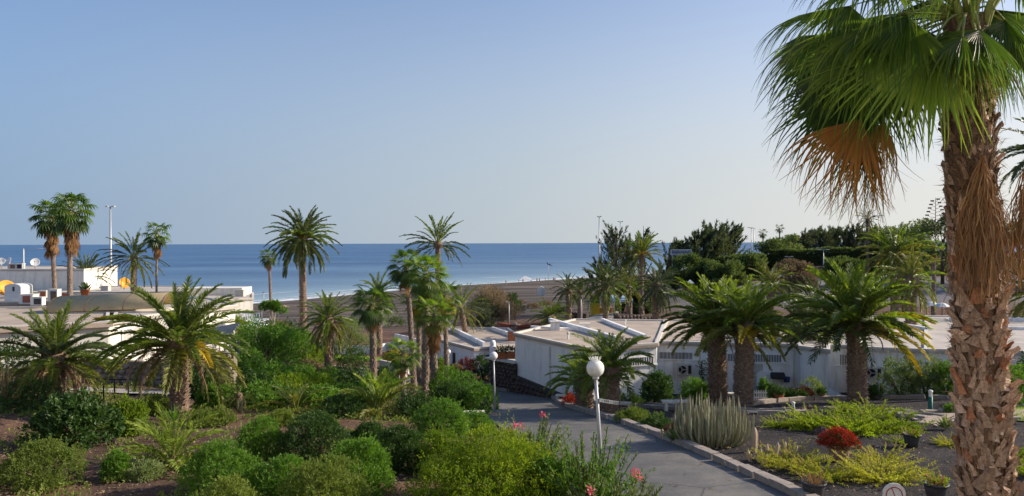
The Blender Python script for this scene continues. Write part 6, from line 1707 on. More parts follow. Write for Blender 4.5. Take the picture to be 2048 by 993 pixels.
# middle garden
MG = 'shrubs of the middle garden'
for i, (px, d, rx, h, mt, sz, lb) in enumerate([
    (705, 50, 1.15, 1.65, 'b_dark', .13, 'dark clipped round bush beside the lawn strip'),
    (770, 44, 0.9, 1.1, 'b_dark', .12, 'dark bush at the foot of the stocky fan palm'),
    (660, 43, 1.2, 1.0, 'b_green', .13, 'leafy bush below the brushy date palm'),
    (600, 40, 1.4, 1.3, 'b_green', .14, 'broad green shrub in the middle of the left garden'),
    (545, 38, 1.3, 1.5, 'b_green', .14, 'green shrub left of the broad middle one'),
    (500, 36, 0.9, 1.2, 'b_dark', .13, 'dark shrub right of the pale stone pillar'),
    (395, 36, 0.8, 1.5, 'b_dark', .13, 'dark shrub behind the trunk of the leaning date palm'),
    (418, 33, 0.5, 0.9, 'b_green', .11, 'small bright shrub right of the leaning palm trunk'),
    (640, 58, 1.3, 1.8, 'b_dark', .15, 'dark shrub behind the brushy date palm'),
    (575, 66, 1.6, 2.6, 'b_dark', .16, 'very dark round tree-like shrub before the sand'),
    (790, 56, 1.0, 1.3, 'frondyellow', .14, 'bright yellow bush between the palm trunks'),
    (830, 34, 0.9, 0.8, 'b_dark', .1, 'low dark bush in the shade of the trunks'),
    (888, 47, 0.9, 1.9, 'b_bright', .12, 'sunlit lime shrub behind the clipped hedge'),
    (930, 56, 0.9, 1.3, 'b_maroon', .11, 'dark red shrub before the small bungalow'),
    (912, 52, 0.7, 1.1, 'b_brown', .12, 'dry pinkish shrub left of the dark red one'),
    (965, 56, 0.95, 1.8, 'b_dark', .12, 'dark green bush at the corner of the small bungalow'),
    (690, 36, 1.3, 0.8, 'b_green', .12, 'low tangled shrub behind the trunkless palms'),
    (620, 47, 1.0, 0.9, 'b_brown', .14, 'reddish dry shrub under the middle palms'),
    (735, 35.5, 0.9, 1.0, 'b_green', .12, 'green shrub at the foot of the silvery palm'),
    (560, 34, 1.0, 0.7, 'b_dark', .12, 'low dark shrub behind the bushy trunkless palm'),
    (60, 30, 1.3, 1.1, 'b_dark', .12, 'low dark shrub beneath the squat date palm'),
    (20, 36, 1.5, 2.2, 'b_dark', .14, 'dark shrub mass at the left edge'),
    (520, 33.5, 1.2, 1.0, 'b_green', .12, 'green shrub just right of the small brown-fronded palm'),
    (640, 33, 1.1, 0.9, 'b_green', .12, 'leafy shrub between the two trunkless palms'),
    (690, 31, 0.9, 0.8, 'b_dark', .11, 'dark low shrub left of the silvery palm base'),
    (820, 31, 0.8, 0.7, 'b_dark', .1, 'dark low shrub right of the silvery palm base'),
    (575, 36, 1.2, 1.2, 'b_bright', .12, 'sunlit shrub behind the bushy trunkless palm'),
    (505, 40, 1.2, 1.7, 'b_green', .14, 'tall green shrub beneath the small open tree'),
    (690, 40, 1.2, 1.1, 'b_dark', .13, 'dark spreading shrub below the clipped round bush'),
    (780, 38, 0.9, 1.1, 'b_green', .12, 'green shrub left of the clustered trunks'),
    (450, 33, 0.8, 0.9, 'b_green', .11, 'low green shrub at the foot of the stone pillar'),
    (640, 38, 1.0, 1.0, 'b_bright', .12, 'yellowish shrub in the centre of the middle garden'),
    (740, 39, 0.8, 0.9, 'b_green', .12, 'small green shrub before the stocky fan palm'),
    (300, 30.5, 0.8, 0.6, 'b_olive', .1, 'dry low shrub left of the leaning palm trunk'),
    (520, 50, 1.4, 2.2, 'b_green', .15, 'tall shrub below the beach house veranda'),
    (620, 53, 1.2, 1.4, 'b_bright', .14, 'sunny shrub left of the clipped round bush'),
    (560, 28, 0.7, 0.5, 'b_olive', .09, 'low olive shrub in front of the bushy trunkless palm'),
    (420, 27.5, 0.8, 0.5, 'b_olive', .09, 'low dry shrub on the brown soil right of the leaning trunk'),
]):
    bush(lb, px, d, rx, h, mt, 40 + i, leaves=4200, size=sz, asp=0.5, group=MG, loose=0.22, name='shrub', cat='shrub')
tree('many-stemmed frangipani-like tree in the middle of the left garden', 532, 42, 3.6, 1.9, 'b_green', 61, 0.1, 22, 5200, 0.17, 0.4, name='small_tree', low=0.25)
tree('second small open tree right of the frangipani-like one', 575, 47, 3.2, 1.6, 'b_green', 62, 0.1, 18, 4200, 0.17, 0.4, name='small_tree', low=0.3)
tree('small bright tree left of the tallest palm trunk', 560, 58, 2.8, 1.8, 'b_bright', 63, 0.1, 16, 4200, 0.17, 0.45, name='small_tree', low=0.35)
tree('umbrella-shaped green tree on a thin pale stem before the sand', 548, 62, 4.6, 1.3, 'b_green', 64, 0.08, 9, 2200, 0.18, 0.5, name='small_tree', low=0.88, barkm='coping')
tree('small green tree beside the pale stone pillar', 480, 44, 3.0, 1.5, 'b_green', 65, 0.09, 16, 4200, 0.16, 0.4, name='small_tree', low=0.25)
tree('climbing shrub tree by the veranda', 470, 64, 3.2, 1.4, 'b_bright', 66, 0.08, 12, 2600, 0.17, 0.45, name='small_tree', low=0.3)
tree('drooping grey-green tree behind the brushy date palm', 700, 60, 3.4, 2.2, 'b_grey', 67, 0.12, 16, 5200, 0.16, 0.3, name='small_tree', low=0.25)
tree('green tree under the spidery palm near the beach house', 600, 60, 2.6, 2.0, 'b_green', 68, 0.1, 14, 4200, 0.17, 0.4, name='small_tree', low=0.2)
# agave and spiky tufts
def agave(label, px, d, n, h, mt, seed, group='spiky garden plants', asp=0.13, pt=(25, 80), name='agave', sc=1.0, dz=0):
    g = np.random.default_rng(seed); b = G(px, d, dz); root = empty(name, b, label, 'plant', group)
    az = g.random(n) * 6.283; p = np.radians(g.uniform(pt[0], pt[1], n))
    A = np.stack([np.cos(az) * np.cos(p), np.sin(az) * np.cos(p), np.sin(p)], 1)
    L = h * g.uniform(0.7, 1.1, n)
    V, Q = leafquads(A * 0.03, A, np.tile([0, 0, 1.0], (n, 1)) + g.normal(size=(n, 3)) * .2, L, L * asp, 0.06)
    link('foliage', npmesh('foliage', V, Q, mats=(M[mt],), tint=np.repeat(g.random(n), 4)), root)
agave('green spiky plant in the lawn strip bed', 625, 56, 40, 1.1, 'b_green', 1)
agave('reddish spiky plant under the brushy date palm', 640, 46, 40, 1.0, 'b_brown', 2)
agave('pale spiky plant left of the column cactus clump', 1352, 24.3, 46, 0.75, 'b_grey', 3)
agave('green agave behind the yellow shrub beside the big trunk', 1893, 26, 40, 0.55, 'b_grey', 4)
agave('bare twiggy plant at the left edge', 8, 30, 60, 2.2, 'b_brown', 5, asp=0.012, pt=(45, 88), name='twiggy_plant')
agave('grassy tuft at the bottom edge left of the largest bush', 545, 16.8, 60, 0.5, 'b_grey', 6, asp=0.03, name='grass_tuft')
agave('strappy green tuft below the leaning palm trunk', 345, 27.5, 40, 0.8, 'b_green', 7, asp=0.06, name='strappy_plant')

# creeping green cover and seedlings over the soil of the left garden
def undergrowth():
    g = np.random.default_rng(77); nc_ = 520; C = []
    while len(C) < nc_:
        d = 16 + 36 * g.random() ** 1.1; px = g.uniform(-20, 900)
        if px > 1024 + F * (np.interp(d, [p.y for p in kr[:60:6]], [p.x for p in kr[:60:6]]) - RW - 1.2) / d: continue
        if d < 26 and g.random() < .55: continue
        C.append((ray(px, 700)[0] * d, d, g.uniform(.15, .5)))
    C = np.array(C); n = 30000; i = g.integers(0, len(C), n)
    r = C[i, 2] * np.sqrt(g.random(n)); a = g.random(n) * 6.283
    X = C[i, 0] + r * np.cos(a); Y = C[i, 1] + r * np.sin(a)
    P = np.stack([X, Y, ground(X, Y) + g.random(n) * C[i, 2] * .6], 1)
    A = g.normal(size=(n, 3)) * .7 + np.array([0, 0, .8]); L = g.uniform(.05, .16, n)
    V, Q = leafquads(P, A, g.normal(size=(n, 3)) + np.array([0, 0, .6]), L, L * g.uniform(.2, .6, n))
    ct = g.random(len(C))
    tag(link('undergrowth', npmesh('undergrowth', V, Q, mats=(M['b_olive'],), tint=np.repeat(np.clip(.6 * ct[i] + .4 * g.random(n), 0, 1), 4))), 'weeds and creeping green cover on the soil of the left garden', 'undergrowth', kind='stuff')
undergrowth()

# ================================================================== RIGHT GARDEN
def column_cactus():
    b = G(1422, 24.0); root = empty('cactus_clump', b, 'wide clump of tall grey-green column cactus stems in the gravel bed', 'cactus')
    g = np.random.default_rng(8); ms = []
    for v in range(6):
        H = 1.0; V = []; n = 10; m = 7; out = 0.22 + 0.05 * v
        for i in range(m + 1):
            t = i / m; x = out * (1 - (1 - min(1, t * 1.7)) ** 2); r = 0.040 * (1 - 0.25 * t) * (0.05 if i == m else 1)
            for k in range(n):
                a = 6.283 * k / n; rr = r * (1.0 if k % 2 else 0.62); V.append((x + math.cos(a) * rr, math.sin(a) * rr, H * t - (0.05 if i == 0 else 0)))
        mb = MB(); mb.add(V, [(i * n + k, i * n + (k + 1) % n, (i + 1) * n + (k + 1) % n, (i + 1) * n + k) for i in range(m) for k in range(n)], False); ms.append(mb.mesh('stem', M['cactus']))
    for i in range(150):
        a = i * 2.399963; r = math.sqrt(i / 150) * 0.97; h = (1.58 - 0.38 * (r / 1.0) ** 2) * g.uniform(0.58, 1.18)
        link('stem', ms[i % 6], root, (math.cos(a) * r * 0.85, math.sin(a) * r * 0.7, 0), (0, g.normal() * 0.03, a + g.normal() * 0.3), (0.5 + 0.6 * r, 0.82, h))
column_cactus()
def single_cactus(label, px, d, hs, mt, seed, r=0.075, lean=0.1, group='small cacti'):
    b = G(px, d); root = empty('cactus', b, label, 'cactus', group); q = random.Random(seed)
    for i, (dx, dy, h, bend) in enumerate(hs):
        mb = MB(); m = 8; n = 12; V = []
        for j in range(m + 1):
            t = j / m; rr = r * (0.8 + 0.25 * math.sin(t * 2.6)) * (1 if j < m - 1 else (0.72 if j == m - 1 else 0.06))
            x = dx + bend * math.sin(t * 1.57); z = h * t * (1 if bend == 0 else 0.95) - (0.06 if j == 0 else 0)
            for k in range(n):
                a = 6.283 * k / n; r2 = rr * (1 if k % 2 else 0.84); V.append((x + math.cos(a) * r2, dy + math.sin(a) * r2, z))
        mb.add(V, [(j * n + k, j * n + (k + 1) % n, (j + 1) * n + (k + 1) % n, (j + 1) * n + k) for j in range(m) for k in range(n)], False)
        mb.build('stem', M[mt], root)
single_cactus('tall pale single column cactus right of the big clump', 1509, 22.6, [(0, 0, .78, 0)], 'cactuspale', 1, .10)
single_cactus('group of low curved golden-spined cactus stems beside the column', 1524, 21.4, [(-.35, 0, .34, -.05), (-.15, -.1, .42, .08), (.05, 0, .52, .1), (.2, .1, .38, -.06), (.32, -.05, .6, .12), (0.0, .2, .3, 0), (-.05, -.25, .3, .1)], 'cactuspale', 2, .06)
single_cactus('second group of low curved cactus stems behind the yellow branches', 1560, 22.0, [(-.2, 0, .38, .16), (0.05, .05, .46, .12), (.3, 0, .36, .2), (.42, .1, .3, -.1)], 'cactuspale', 3, .055)
single_cactus('small rosy column cactus left of the big clump', 1333, 25.0, [(-.1, 0, .42, -.05), (.06, .05, .5, .05), (.2, 0, .38, .05)], 'cactuspale', 4, .06)
bush('low weedy ground cover between the kerb and the garden path', 1276, 29.5, 1.2, 0.45, 'b_olive', 71, leaves=6500, size=0.08, ry=0.9, name='ground_cover_plant', cat='ground cover', stems=0, group='ground cover plants', loose=0.4)
bush('second weedy patch of ground cover near the cactus clump', 1316, 27.6, 0.75, 0.4, 'b_dark', 72, leaves=4000, size=0.08, name='ground_cover_plant', cat='ground cover', stems=0, group='ground cover plants', loose=0.4)
bush('small maroon plant in front of the column cactus clump at the left', 1345, 25.4, 0.3, 0.4, 'b_maroon', 73, leaves=1200, size=0.07, stems=2)
SP = 'sprawling yellow shrubs in the gravel bed'
for i, (px, d, sx, n, lb) in enumerate([(1578, 20.7, 1.2, 80, 'left sprawling yellow shrub in the gravel bed'), (1648, 19.5, 1.15, 80, 'lower sprawling yellow shrub below the red flower pot'), (1762, 19.2, 1.25, 90, 'right front sprawling yellow shrub above the round sign'), (1765, 20.8, 1.1, 64, 'sprawling yellow shrub behind the right front one'), (1838, 19.9, 0.55, 26, 'small stray yellow shrub nearest the big palm trunk')]):
    shrub(lb, px, d, ('b_yellow', 'straw'), 80 + i, name='yellow_shrub', group=SP, n=n, h=(0.55, 1.15), pitch=(3, 30), nl=46, leaf=0.085, asp=0.42, ang=52, base=0.25, start=0.08, curve=0.12, sc=sx * 0.86, stemr=0.01)
for i, (px, d, sx, n, mt, lb) in enumerate([(1640, 26.6, 1.5, 90, 'b_lime', 'left part of the bright green-yellow ground cover mound'), (1708, 26.0, 1.6, 110, 'b_lime', 'middle of the bright green-yellow ground cover mound'), (1770, 26.6, 1.4, 80, 'b_bright', 'right green part of the ground cover mound'), (1740, 29.5, 1.5, 80, 'b_lime', 'rear strip of bright ground cover under the golden palm'), (1556, 27.0, 0.85, 46, 'b_lime', 'small bright shrub between cactus and ground cover mound'), (1800, 23.9, 0.55, 36, 'b_lime', 'yellow-green tuft left of the dark potted plant'), (1898, 23.4, 0.7, 46, 'b_yellow', 'yellow shrub just left of the big palm trunk'), (2036, 21.5, 1.1, 70, 'b_lime', 'yellow-green shrub right of the big palm trunk'), (2075, 19.5, 1.0, 60, 'b_lime', 'yellow-green shrub cut by the right edge')]):
    shrub(lb, px, d, (mt, 'straw'), 90 + i, name='ground_cover_plant' if sx > 1.3 else 'low_shrub', cat='ground cover' if sx > 1.3 else 'shrub', group='bright shrubs of the right garden', n=n, h=(0.4, 0.8), pitch=(5, 50), nl=44, leaf=0.09, asp=0.4, ang=48, base=0.75 if sx > 1.3 else 0.35, start=0.1, sc=sx * 0.92)

def pot(label, px, d, r, h, mt, plant, seed, py=None):
    b = G(px, d); root = empty('flower_pot', b, label, 'flower pot', 'flower pots of the garden')
    p = MB(); p.lathe([(0.01, 0.0), (r * 0.62, 0.0), (r * 0.8, h * 0.3), (r * 0.95, h * 0.75), (r * 1.0, h * 0.9), (r * 1.08, h * 0.91), (r * 1.08, h), (r * 0.93, h), (r * 0.9, h * 0.86), (0.01, h * 0.85)], 20)
    p.build('pot', M[mt], root)
    if plant == 'red':
        link('foliage', bush_mesh('foliage', 0.62, 0.55, 0.46, M['b_red'], seed, 7000, 0.05, 0.5, 12), root, (0, 0, h * 0.82))
        link('green_leaves', bush_mesh('green_leaves', 0.55, 0.5, 0.36, M['b_dark'], seed + 1, 2200, 0.07, 0.4, 8), root, (0.08, 0, h * 0.78))
    elif plant == 'succ':
        link('foliage', shoots_mesh('foliage', (M['b_brown'], M['straw']), seed, n=40, h=(0.16, 0.3), pitch=(30, 88), nl=16, leaf=0.05, asp=0.5, ang=45, base=r * 0.8), root, (0, 0, h * 0.85))
    elif plant == 'lime':
        link('foliage', shoots_mesh('foliage', (M['b_lime'], M['straw']), seed, n=40, h=(0.16, 0.3), pitch=(20, 88), nl=18, leaf=0.06, asp=0.5, ang=45, base=r * 0.9), root, (0, 0, h * 0.85))
        link('flower', shoots_mesh('flower', (M['b_pink'], M['straw']), seed + 1, n=8, h=(0.2, 0.3), pitch=(40, 88), nl=4, leaf=0.05, asp=0.6, ang=60, base=r * 0.7, start=.8), root, (0, 0, h * 0.85))
    elif plant:
        link('foliage', bush_mesh('foliage', r * 1.3, r * 1.3, r * 1.6, M[plant], seed, 900, 0.07, 0.5, 5), root, (0, 0, h * 0.8))
    return root
pot('clay pot overflowing with a dome of red flowers', 1678, 21.4, 0.32, 0.5, 'potclay', 'red', 1)
pot('grey pot with dry pinkish succulents at the bottom edge', 1627, 17.45, 0.27, 0.42, 'potdark', 'succ', 2)
pot('dark pot with yellow-green plant and small red blooms at the bottom right', 1872, 17.3, 0.26, 0.42, 'potdark', 'lime', 3)
pot('black pot with a yellow-green plant in front of the ground cover mound', 1824, 23.2, 0.26, 0.42, 'potdark', 'lime', 4)
pot('terracotta pot with sparse leaves in the strip before the slatted bungalow', 1558, 36.5, 0.22, 0.36, 'terracotta', 'b_dark', 5)
pot('small clay pot by the corner of the projecting white bungalow', 1643, 37.4, 0.2, 0.34, 'potclay', 'b_dark', 6)
pot('potted plant with red flowers beside the small young palm', 1139, 40.2, 0.22, 0.3, 'plasticwhite', 'b_red', 7)
bush('mound of red flowers at the driveway kerb by the thick palms', 1141, 39.2, 0.45, 0.55, 'b_red', 74, leaves=2600, size=0.07, stems=2, name='flower_bush')
# plants before the right-hand bungalows
RG = 'plants before the right-hand bungalows'
for i, (px, d, rx, h, mt, sz, lb) in enumerate([
    (1312, 38.6, 0.85, 1.55, 'b_dark', .15, 'dark broad-leaved shrub against the slatted bungalow wall'),
    (1388, 37.5, 0.9, 1.1, 'b_green', .12, 'light green shrub left of the twin date palm trunks'),
    (1800, 37.6, 1.1, 1.75, 'b_grey', .13, 'left part of the big silvery bush before the stacked air conditioners'),
    (1852, 37.2, 1.15, 1.95, 'b_grey', .13, 'tall middle of the big silvery bush'),
    (1895, 36.8, 0.9, 1.6, 'b_green', .13, 'right part of the big silvery bush beside the shaggy trunk'),
    (1547, 39.0, 0.32, 0.9, 'b_dark', .08, 'small clipped ball bush in front of the white wall'),
    (1527, 40.5, 0.35, 1.2, 'b_green', .1, 'small green bush beside the white picket fence'),
    (1575, 38.4, 0.7, 0.5, 'b_dark', .09, 'low dark plants right of the clipped ball'),
    (1604, 38.4, 0.7, 0.55, 'b_maroon', .09, 'low dark reddish plants near the projecting corner'),
    (1625, 38.8, 0.6, 0.95, 'b_grey', .1, 'thin grey shrub against the projecting corner wall'),
    (1595, 37.8, 0.6, 0.45, 'b_dark', .09, 'second low dark plant near the projecting corner'),
    (1270, 37.6, 0.4, 0.5, 'b_dark', .09, 'small dark plant at the foot of the long blank wall'),
    (1235, 38.0, 0.5, 0.6, 'b_dark', .09, 'dark plant between the thick palm and the white wall'),
    (1745, 37.0, 0.5, 0.6, 'b_dark', .1, 'small dark bush under the stacked air conditioners'),
    (2032, 31.5, 0.9, 1.7, 'b_green', .11, 'green bush behind the lawn at the right edge'),
    (2075, 33, 1.2, 2.4, 'b_dark', .12, 'dark tall bush cut by the right edge'),
    (1905, 29.5, 0.35, 0.35, 'b_green', .08, 'tiny green bush on the brick path corner'),
]):
    bush(lb, px, d, rx, h, mt, 120 + i, leaves=5200 if rx > .7 else 2000, size=sz, asp=0.42, group=RG, loose=0.2)
# climbing vine on the wall
g = np.random.default_rng(4); b = G(1403, 43.7)
n = 260; P = np.stack([g.normal(size=n) * 0.12, g.normal(size=n) * 0.03 - 0.1, g.uniform(0, 2.0, n)], 1)
V, Q = leafquads(P, g.normal(size=P.shape), g.normal(size=P.shape), np.full(n, .13), np.full(n, .08))
vr = empty('climbing_plant', b, 'thin dark climbing plant on the slatted bungalow wall', 'climbing plant')
link('foliage', npmesh('foliage', V, Q, mats=(M['b_dark'],), tint=np.repeat(g.random(n), 4)), vr)
s_ = MB(); s_.tube([(0, -.08, 0), (.05, -.08, 1.0), (-.03, -.08, 2.0)], 0.015, 5); s_.build('stem', M['wood'], vr)
# picket fence
pf = empty('picket_fence', G(1503, 37.8), 'small white picket fence right of the twin palm trunks', 'fence')
for i in range(7):
    m_ = MB(); m_.prism([(i * .115, 0), (i * .115 + .06, 0), (i * .115 + .06, .03), (i * .115, .03)], 0, .5); m_.add([(i * .115, 0, .5), (i * .115 + .06, 0, .5), (i * .115 + .06, .03, .5), (i * .115, .03, .5), (i * .115 + .03, .015, .57)], [(0, 1, 4), (1, 2, 4), (2, 3, 4), (3, 0, 4)]); m_.build('picket', M['white'], pf)
for z in (.15, .4):
    m_ = MB(); m_.box((.37, .045, z), (.86, .03, .05)); m_.build('rail', M['white'], pf)
# bollard lights
def bollard(label, px, d, h=0.75, r=0.075):
    root = empty('bollard_light', G(px, d), label, 'bollard', 'green bollard lights')
    m_ = MB(); m_.lathe([(r, -.1), (r, h * .68), (.001, h * .68)], 14); m_.build('post', M['bollard'], root)
    m_ = MB(); m_.lathe([(r * .8, h * .68), (r * .8, h * .9)], 14); m_.build('lens', M['globe'], root)
    m_ = MB(); m_.lathe([(r * 1.05, h * .9), (r * 1.05, h * .97), (r * .5, h), (.001, h)], 14); m_.build('cap', M['cream'], root)
bollard('green bollard light with a cream cap by the tan paver path', 1861, 30.5, 0.85, .085)
bollard('smaller green bollard light behind the ground cover mound', 1586, 29.2, 0.62, .075)
# garden hose box etc on wall
m_ = MB(); m_.lathe([(.16, 0), (.2, .3), (.14, .3), (.01, .28)], 12); l_, r_ = on_wall(B0, B1, 0.9, gz(*XY(1573, 42)) + .55, .3)
tag(m_.build('bucket', M['blue'], loc=l_), 'blue container against the white wall behind the clipped ball bush', 'bucket')
wf = empty('wall_fountain', (0, 0, 0), 'white arched wall niche with a small dark hood on the slatted bungalow', 'wall niche')
l_, r_ = on_wall(B0, B1, 0.755, ZR - 2.75, 0.09); wf.location = l_; wf.rotation_euler = (0, 0, r_)
m_ = MB(); V = [(-.45, 0), (.45, 0), (.45, .9)] + [(math.cos(a) * .45, .9 + math.sin(a) * .3) for a in np.linspace(.3, 2.84, 8)] + [(-.45, .9)]
m_.add([(x, -.08, z) for x, z in V] + [(x, .12, z) for x, z in V], [tuple(range(len(V)))] + [((i + 1) % len(V), i, len(V) + i, len(V) + (i + 1) % len(V)) for i in range(len(V))]); m_.build('frame', M['white'], wf)
m_ = MB(); m_.prism([(.3, -.6), (1.1, -.6), (1.1, -.0), (.3, -.0)], .82, [.86, .86, 1.12, 1.12]); m_.build('hood', M['dark'], wf)
# benches and slabs
def slab(label, px, d, size, mt='coping', rz=0, legs=True, name='bench', cat='bench', h=0.42):
    root = empty(name, G(px, d), label, cat, 'stone benches', rz)
    m_ = MB(); m_.box((0, 0, h), (size[0], size[1], .08)); m_.build('seat', M[mt], root)
    for x in (-size[0] * .36, size[0] * .36):
        m_ = MB(); m_.box((x, 0, h / 2 - .05), (.12, size[1] * .8, h - .0 + .0)); m_.build('leg', M[mt], root)
slab('white stone bench between the fan palm trunks and the driveway', 940, 30.5, (1.2, .4), rz=.1)
slab('pale stone bench at the driveway bend under the blank wall', 1125, 42.0, (.8, .35), rz=-.3)
slab('pale stone bench behind the thick palm near the nearest lamp', 1243, 33.8, (.9, .4), rz=-.1)
slab('pale bench between the twin date palms', 1455, 37.5, (.9, .4), rz=0)
slab('long low pale bench left of the twin date palms', 1352, 33.5, (1.3, .4), rz=0)
# terracotta flower boxes on the stone wall
for i, (px, lb) in enumerate([(1002, 'left terracotta flower box on the volcanic stone wall'), (1022, 'right terracotta flower box beside the blank white wall')]):
    p = XY(px, 49.9); z = CAMZ - 7.80
    root = empty('flower_box', (p[0], p[1], z), lb, 'flower box', 'terracotta flower boxes')
    m_ = MB(); m_.prism([(-.36, -.2), (.36, -.2), (.36, .2), (-.36, .2)], 0, .42); m_.build('box', M['terracotta'], root)
    m_ = MB(); m_.box((0, 0, .4), (.8, .48, .08)); m_.build('rim', M['terracotta'], root)
    link('foliage', bush_mesh('foliage', .38, .22, .4, M['b_dark'], 140 + i, 500, .09, .5, 5), root, (0, 0, .38))

# ================================================================== LAMPS, SIGNS, POLES
def globe_lamp(label, px, d, yt, r=0.2, spikes=False, lean=0.0):
    b = G(px, d); h = W(px, yt, d).z - b.z
    root = empty('street_lamp', b, label, 'lamp post', 'globe lamp posts')
    m_ = MB(); m_.tube([(0.02, 0, -.2), (0, 0, h * .5), (-0.03, 0, h - 2 * r + .02)], [.048, .042, .035], 12); m_.build('post', M['metalgrey'], root)
    m_ = MB(); m_.lathe([(.075, h - 2 * r - .04), (.085, h - 2 * r + .04), (.06, h - 2 * r + .06)], 14, (-.03, 0, 0)); m_.build('collar', M['metalgrey'], root)
    m_ = MB(); m_.lathe([(r * math.sin(a), h - r - r * math.cos(a)) for a in np.linspace(.28, 3.13, 15)], 28, (-.03, 0, 0)); gl = m_.build('globe', M['globe'], root)
    if spikes:
        m_ = MB()
        for k in range(14):
            a = 6.283 * k / 14; c_, s_ = math.cos(a), math.sin(a)
            m_.tube([(-.03 + c_ * r * .5, s_ * r * .5, h - r * .16), (-.03 + c_ * r * .72, s_ * r * .72, h + .06)], [.008, .003], 4)
            m_.tube([(-.03 + c_ * r * .25, s_ * r * .25, h - .02), (-.03 + c_ * r * .3, s_ * r * .3, h + .07)], [.008, .003], 4)
        m_.build('bird_spikes', M['plasticwhite'], gl)
    root.rotation_euler = (0, lean, 0)
    return root
def text(s, size, mat, parent, loc, rot, name='lettering', ext=0.002, ax='CENTER', sp=1.0):
    cu = bpy.data.curves.new(name, 'FONT'); cu.body = s; cu.size = size; cu.extrude = ext; cu.align_x = ax; cu.align_y = 'CENTER'; cu.space_character = sp
    o = bpy.data.objects.new(name, cu); COL.objects.link(o); me = bpy.data.meshes.new_from_object(o); bpy.data.objects.remove(o); me.materials.clear(); me.materials.append(mat); o = bpy.data.objects.new(name, me); COL.objects.link(o); o.parent = parent; o.location = loc; o.rotation_euler = rot; return o
L1 = globe_lamp('nearest lamp post, white globe with bird spikes and a white arrow sign', 1204, 17.0, 719, 0.205, True, -0.04)
# arrow sign, hung on the post
pos = W(1218, 804, 16.93)
sg = empty('sign', pos, 'narrow white direction sign with black numbers on the nearest lamp post', 'sign', rz=-0.03)
sg.rotation_euler = (0, math.radians(8.5), 0)
m_ = MB(); m_.box((0, 0, 0), (.44, .012, .075)); m_.build('board', M['plasticwhite'], sg)
m_ = MB(); m_.lathe([(.055, -.035), (.055, .035)], 14, (-.19, .06, 0)); m_.build('clamp', M['metalgrey'], sg)
text('\u2039 999 \u2013 500', 0.075, M['black'], sg, (0.02, -.008, 0), (math.pi / 2, 0, 0), sp=1.1)
globe_lamp('middle lamp post, white globe in front of the volcanic stone wall', 988, 33.5, 704, 0.185)
globe_lamp('far lamp post with a small globe beside the lime shrub', 897, 52, 699, 0.18)
globe_lamp('small lamp globe behind the trunks of the fan palm cluster', 836, 66, 639, 0.16)
globe_lamp('small lamp globe just above the roof edge by the beach ramp', 1173, 62, 647, 0.13)
globe_lamp('distant lamp beside the beach house stair', 524, 78, 611, 0.14)
# no-entry style sign at the bottom edge
sgn = W(1788, 990, 13.2); gz_ = gz(sgn.x, sgn.y)
rs = empty('sign', (sgn.x, sgn.y, gz_), 'white board with a red circle and diagonal bar at the bottom edge', 'sign', rz=-0.1)
hz = sgn.z - gz_
m_ = MB(); V = [(-.195, -.75), (.195, -.75), (.195, 0.0)] + [(math.cos(a) * .195, math.sin(a) * .18) for a in np.linspace(.25, math.pi - .25, 12)] + [(-.195, 0.0)]
m_.add([(x, -.012, z) for x, z in V] + [(x, .012, z) for x, z in V], [tuple(range(len(V))), tuple(range(len(V), 2 * len(V)))[::-1]] + [((i + 1) % len(V), i, len(V) + i, len(V) + (i + 1) % len(V)) for i in range(len(V))])
m_.build('board', M['plasticwhite'], rs, loc=(0, 0, hz + 0.03))
m_ = MB(); n = 40
V = [(math.cos(6.283 * i / n) * r_, -.016, math.sin(6.283 * i / n) * r_) for r_ in (.145, .128) for i in range(n)]
m_.add(V, [(i, (i + 1) % n, n + (i + 1) % n, n + i) for i in range(n)]); m_.beam((-.045, -.017, .125), (.05, -.017, -.125), .003, .014); m_.build('red_circle', M['red'], rs, loc=(0, 0, hz - 0.0))
m_ = MB(); m_.tube([(0, .03, -.2), (0, .03, hz)], .02, 8); m_.build('post', M['metalgrey'], rs)

def mast(label, px, d, ytop, heads=2, r=0.11, group='tall light masts', arm=0.9, ybase=None):
    b = G(px, d); t = W(px, ytop, d); h = t.z - b.z
    root = empty('light_mast', b, label, 'light mast', group)
    m_ = MB(); m_.tube([(0, 0, -.3), (0, 0, h * .5), (0, 0, h)], [r * 1.3, r, r * .6], 8); m_.build('pole', M['metalgrey'], root)
    if heads:
        m_ = MB(); m_.box((0, 0, h), (arm * 2 if heads == 2 else arm, .08, .08)); m_.build('arm', M['metalgrey'], root)
        for s in ((-1, 1) if heads == 2 else (-1,)):
            m_ = MB(); m_.box((s * arm * .75, 0, h + .04), (arm * .6, .4, .14)); m_.build('lamp_head', M['acgrey'], root)
mast('tall slim floodlight mast between the left fan palms and the spidery date palm', 222, 96, 414, 2, .16, arm=.55)
mast('tall light mast beside the wispy tree at the beach', 1199, 112, 434, 2, .12, arm=.28)
mast('left one of two thin distant poles on the skyline', 1503, 190, 456, 1, .13, arm=.9)
mast('right one of two thin distant poles on the skyline', 1508, 196, 457, 1, .13, arm=.9)
mast('distant pole at the tip of the dark windswept trees', 1476, 180, 453, 0, .14)
mast('short street lamp in front of the clipped hedge', 1578, 140, 514, 2, .09, arm=.7)
mast('street lamp right of the faded pink wall', 1647, 135, 500, 2, .09, arm=1.0)
mast('white lamp post before the brown-tipped tree', 1018, 85, 605, 1, .07, arm=.35)
mast('pale lamp post by the beach ramp', 1162, 82, 592, 1, .06, arm=.5)
mast('thin post left of the pale lamp by the ramp', 1156, 88, 596, 0, .06)
mast('thin mast on the skyline behind the wispy tree', 1241, 150, 444, 2, .12, arm=.5)
mast('skyline lamp right of the far palm silhouette', 1757, 150, 432, 2, .1, arm=.9)
p = XY(48, 82); b = Vector((p[0], p[1], zi)); t = W(48, 497, 82)
rt = empty('roof_pole', b, 'thin steel pole with a long horizontal rod on the far left block', 'pole')
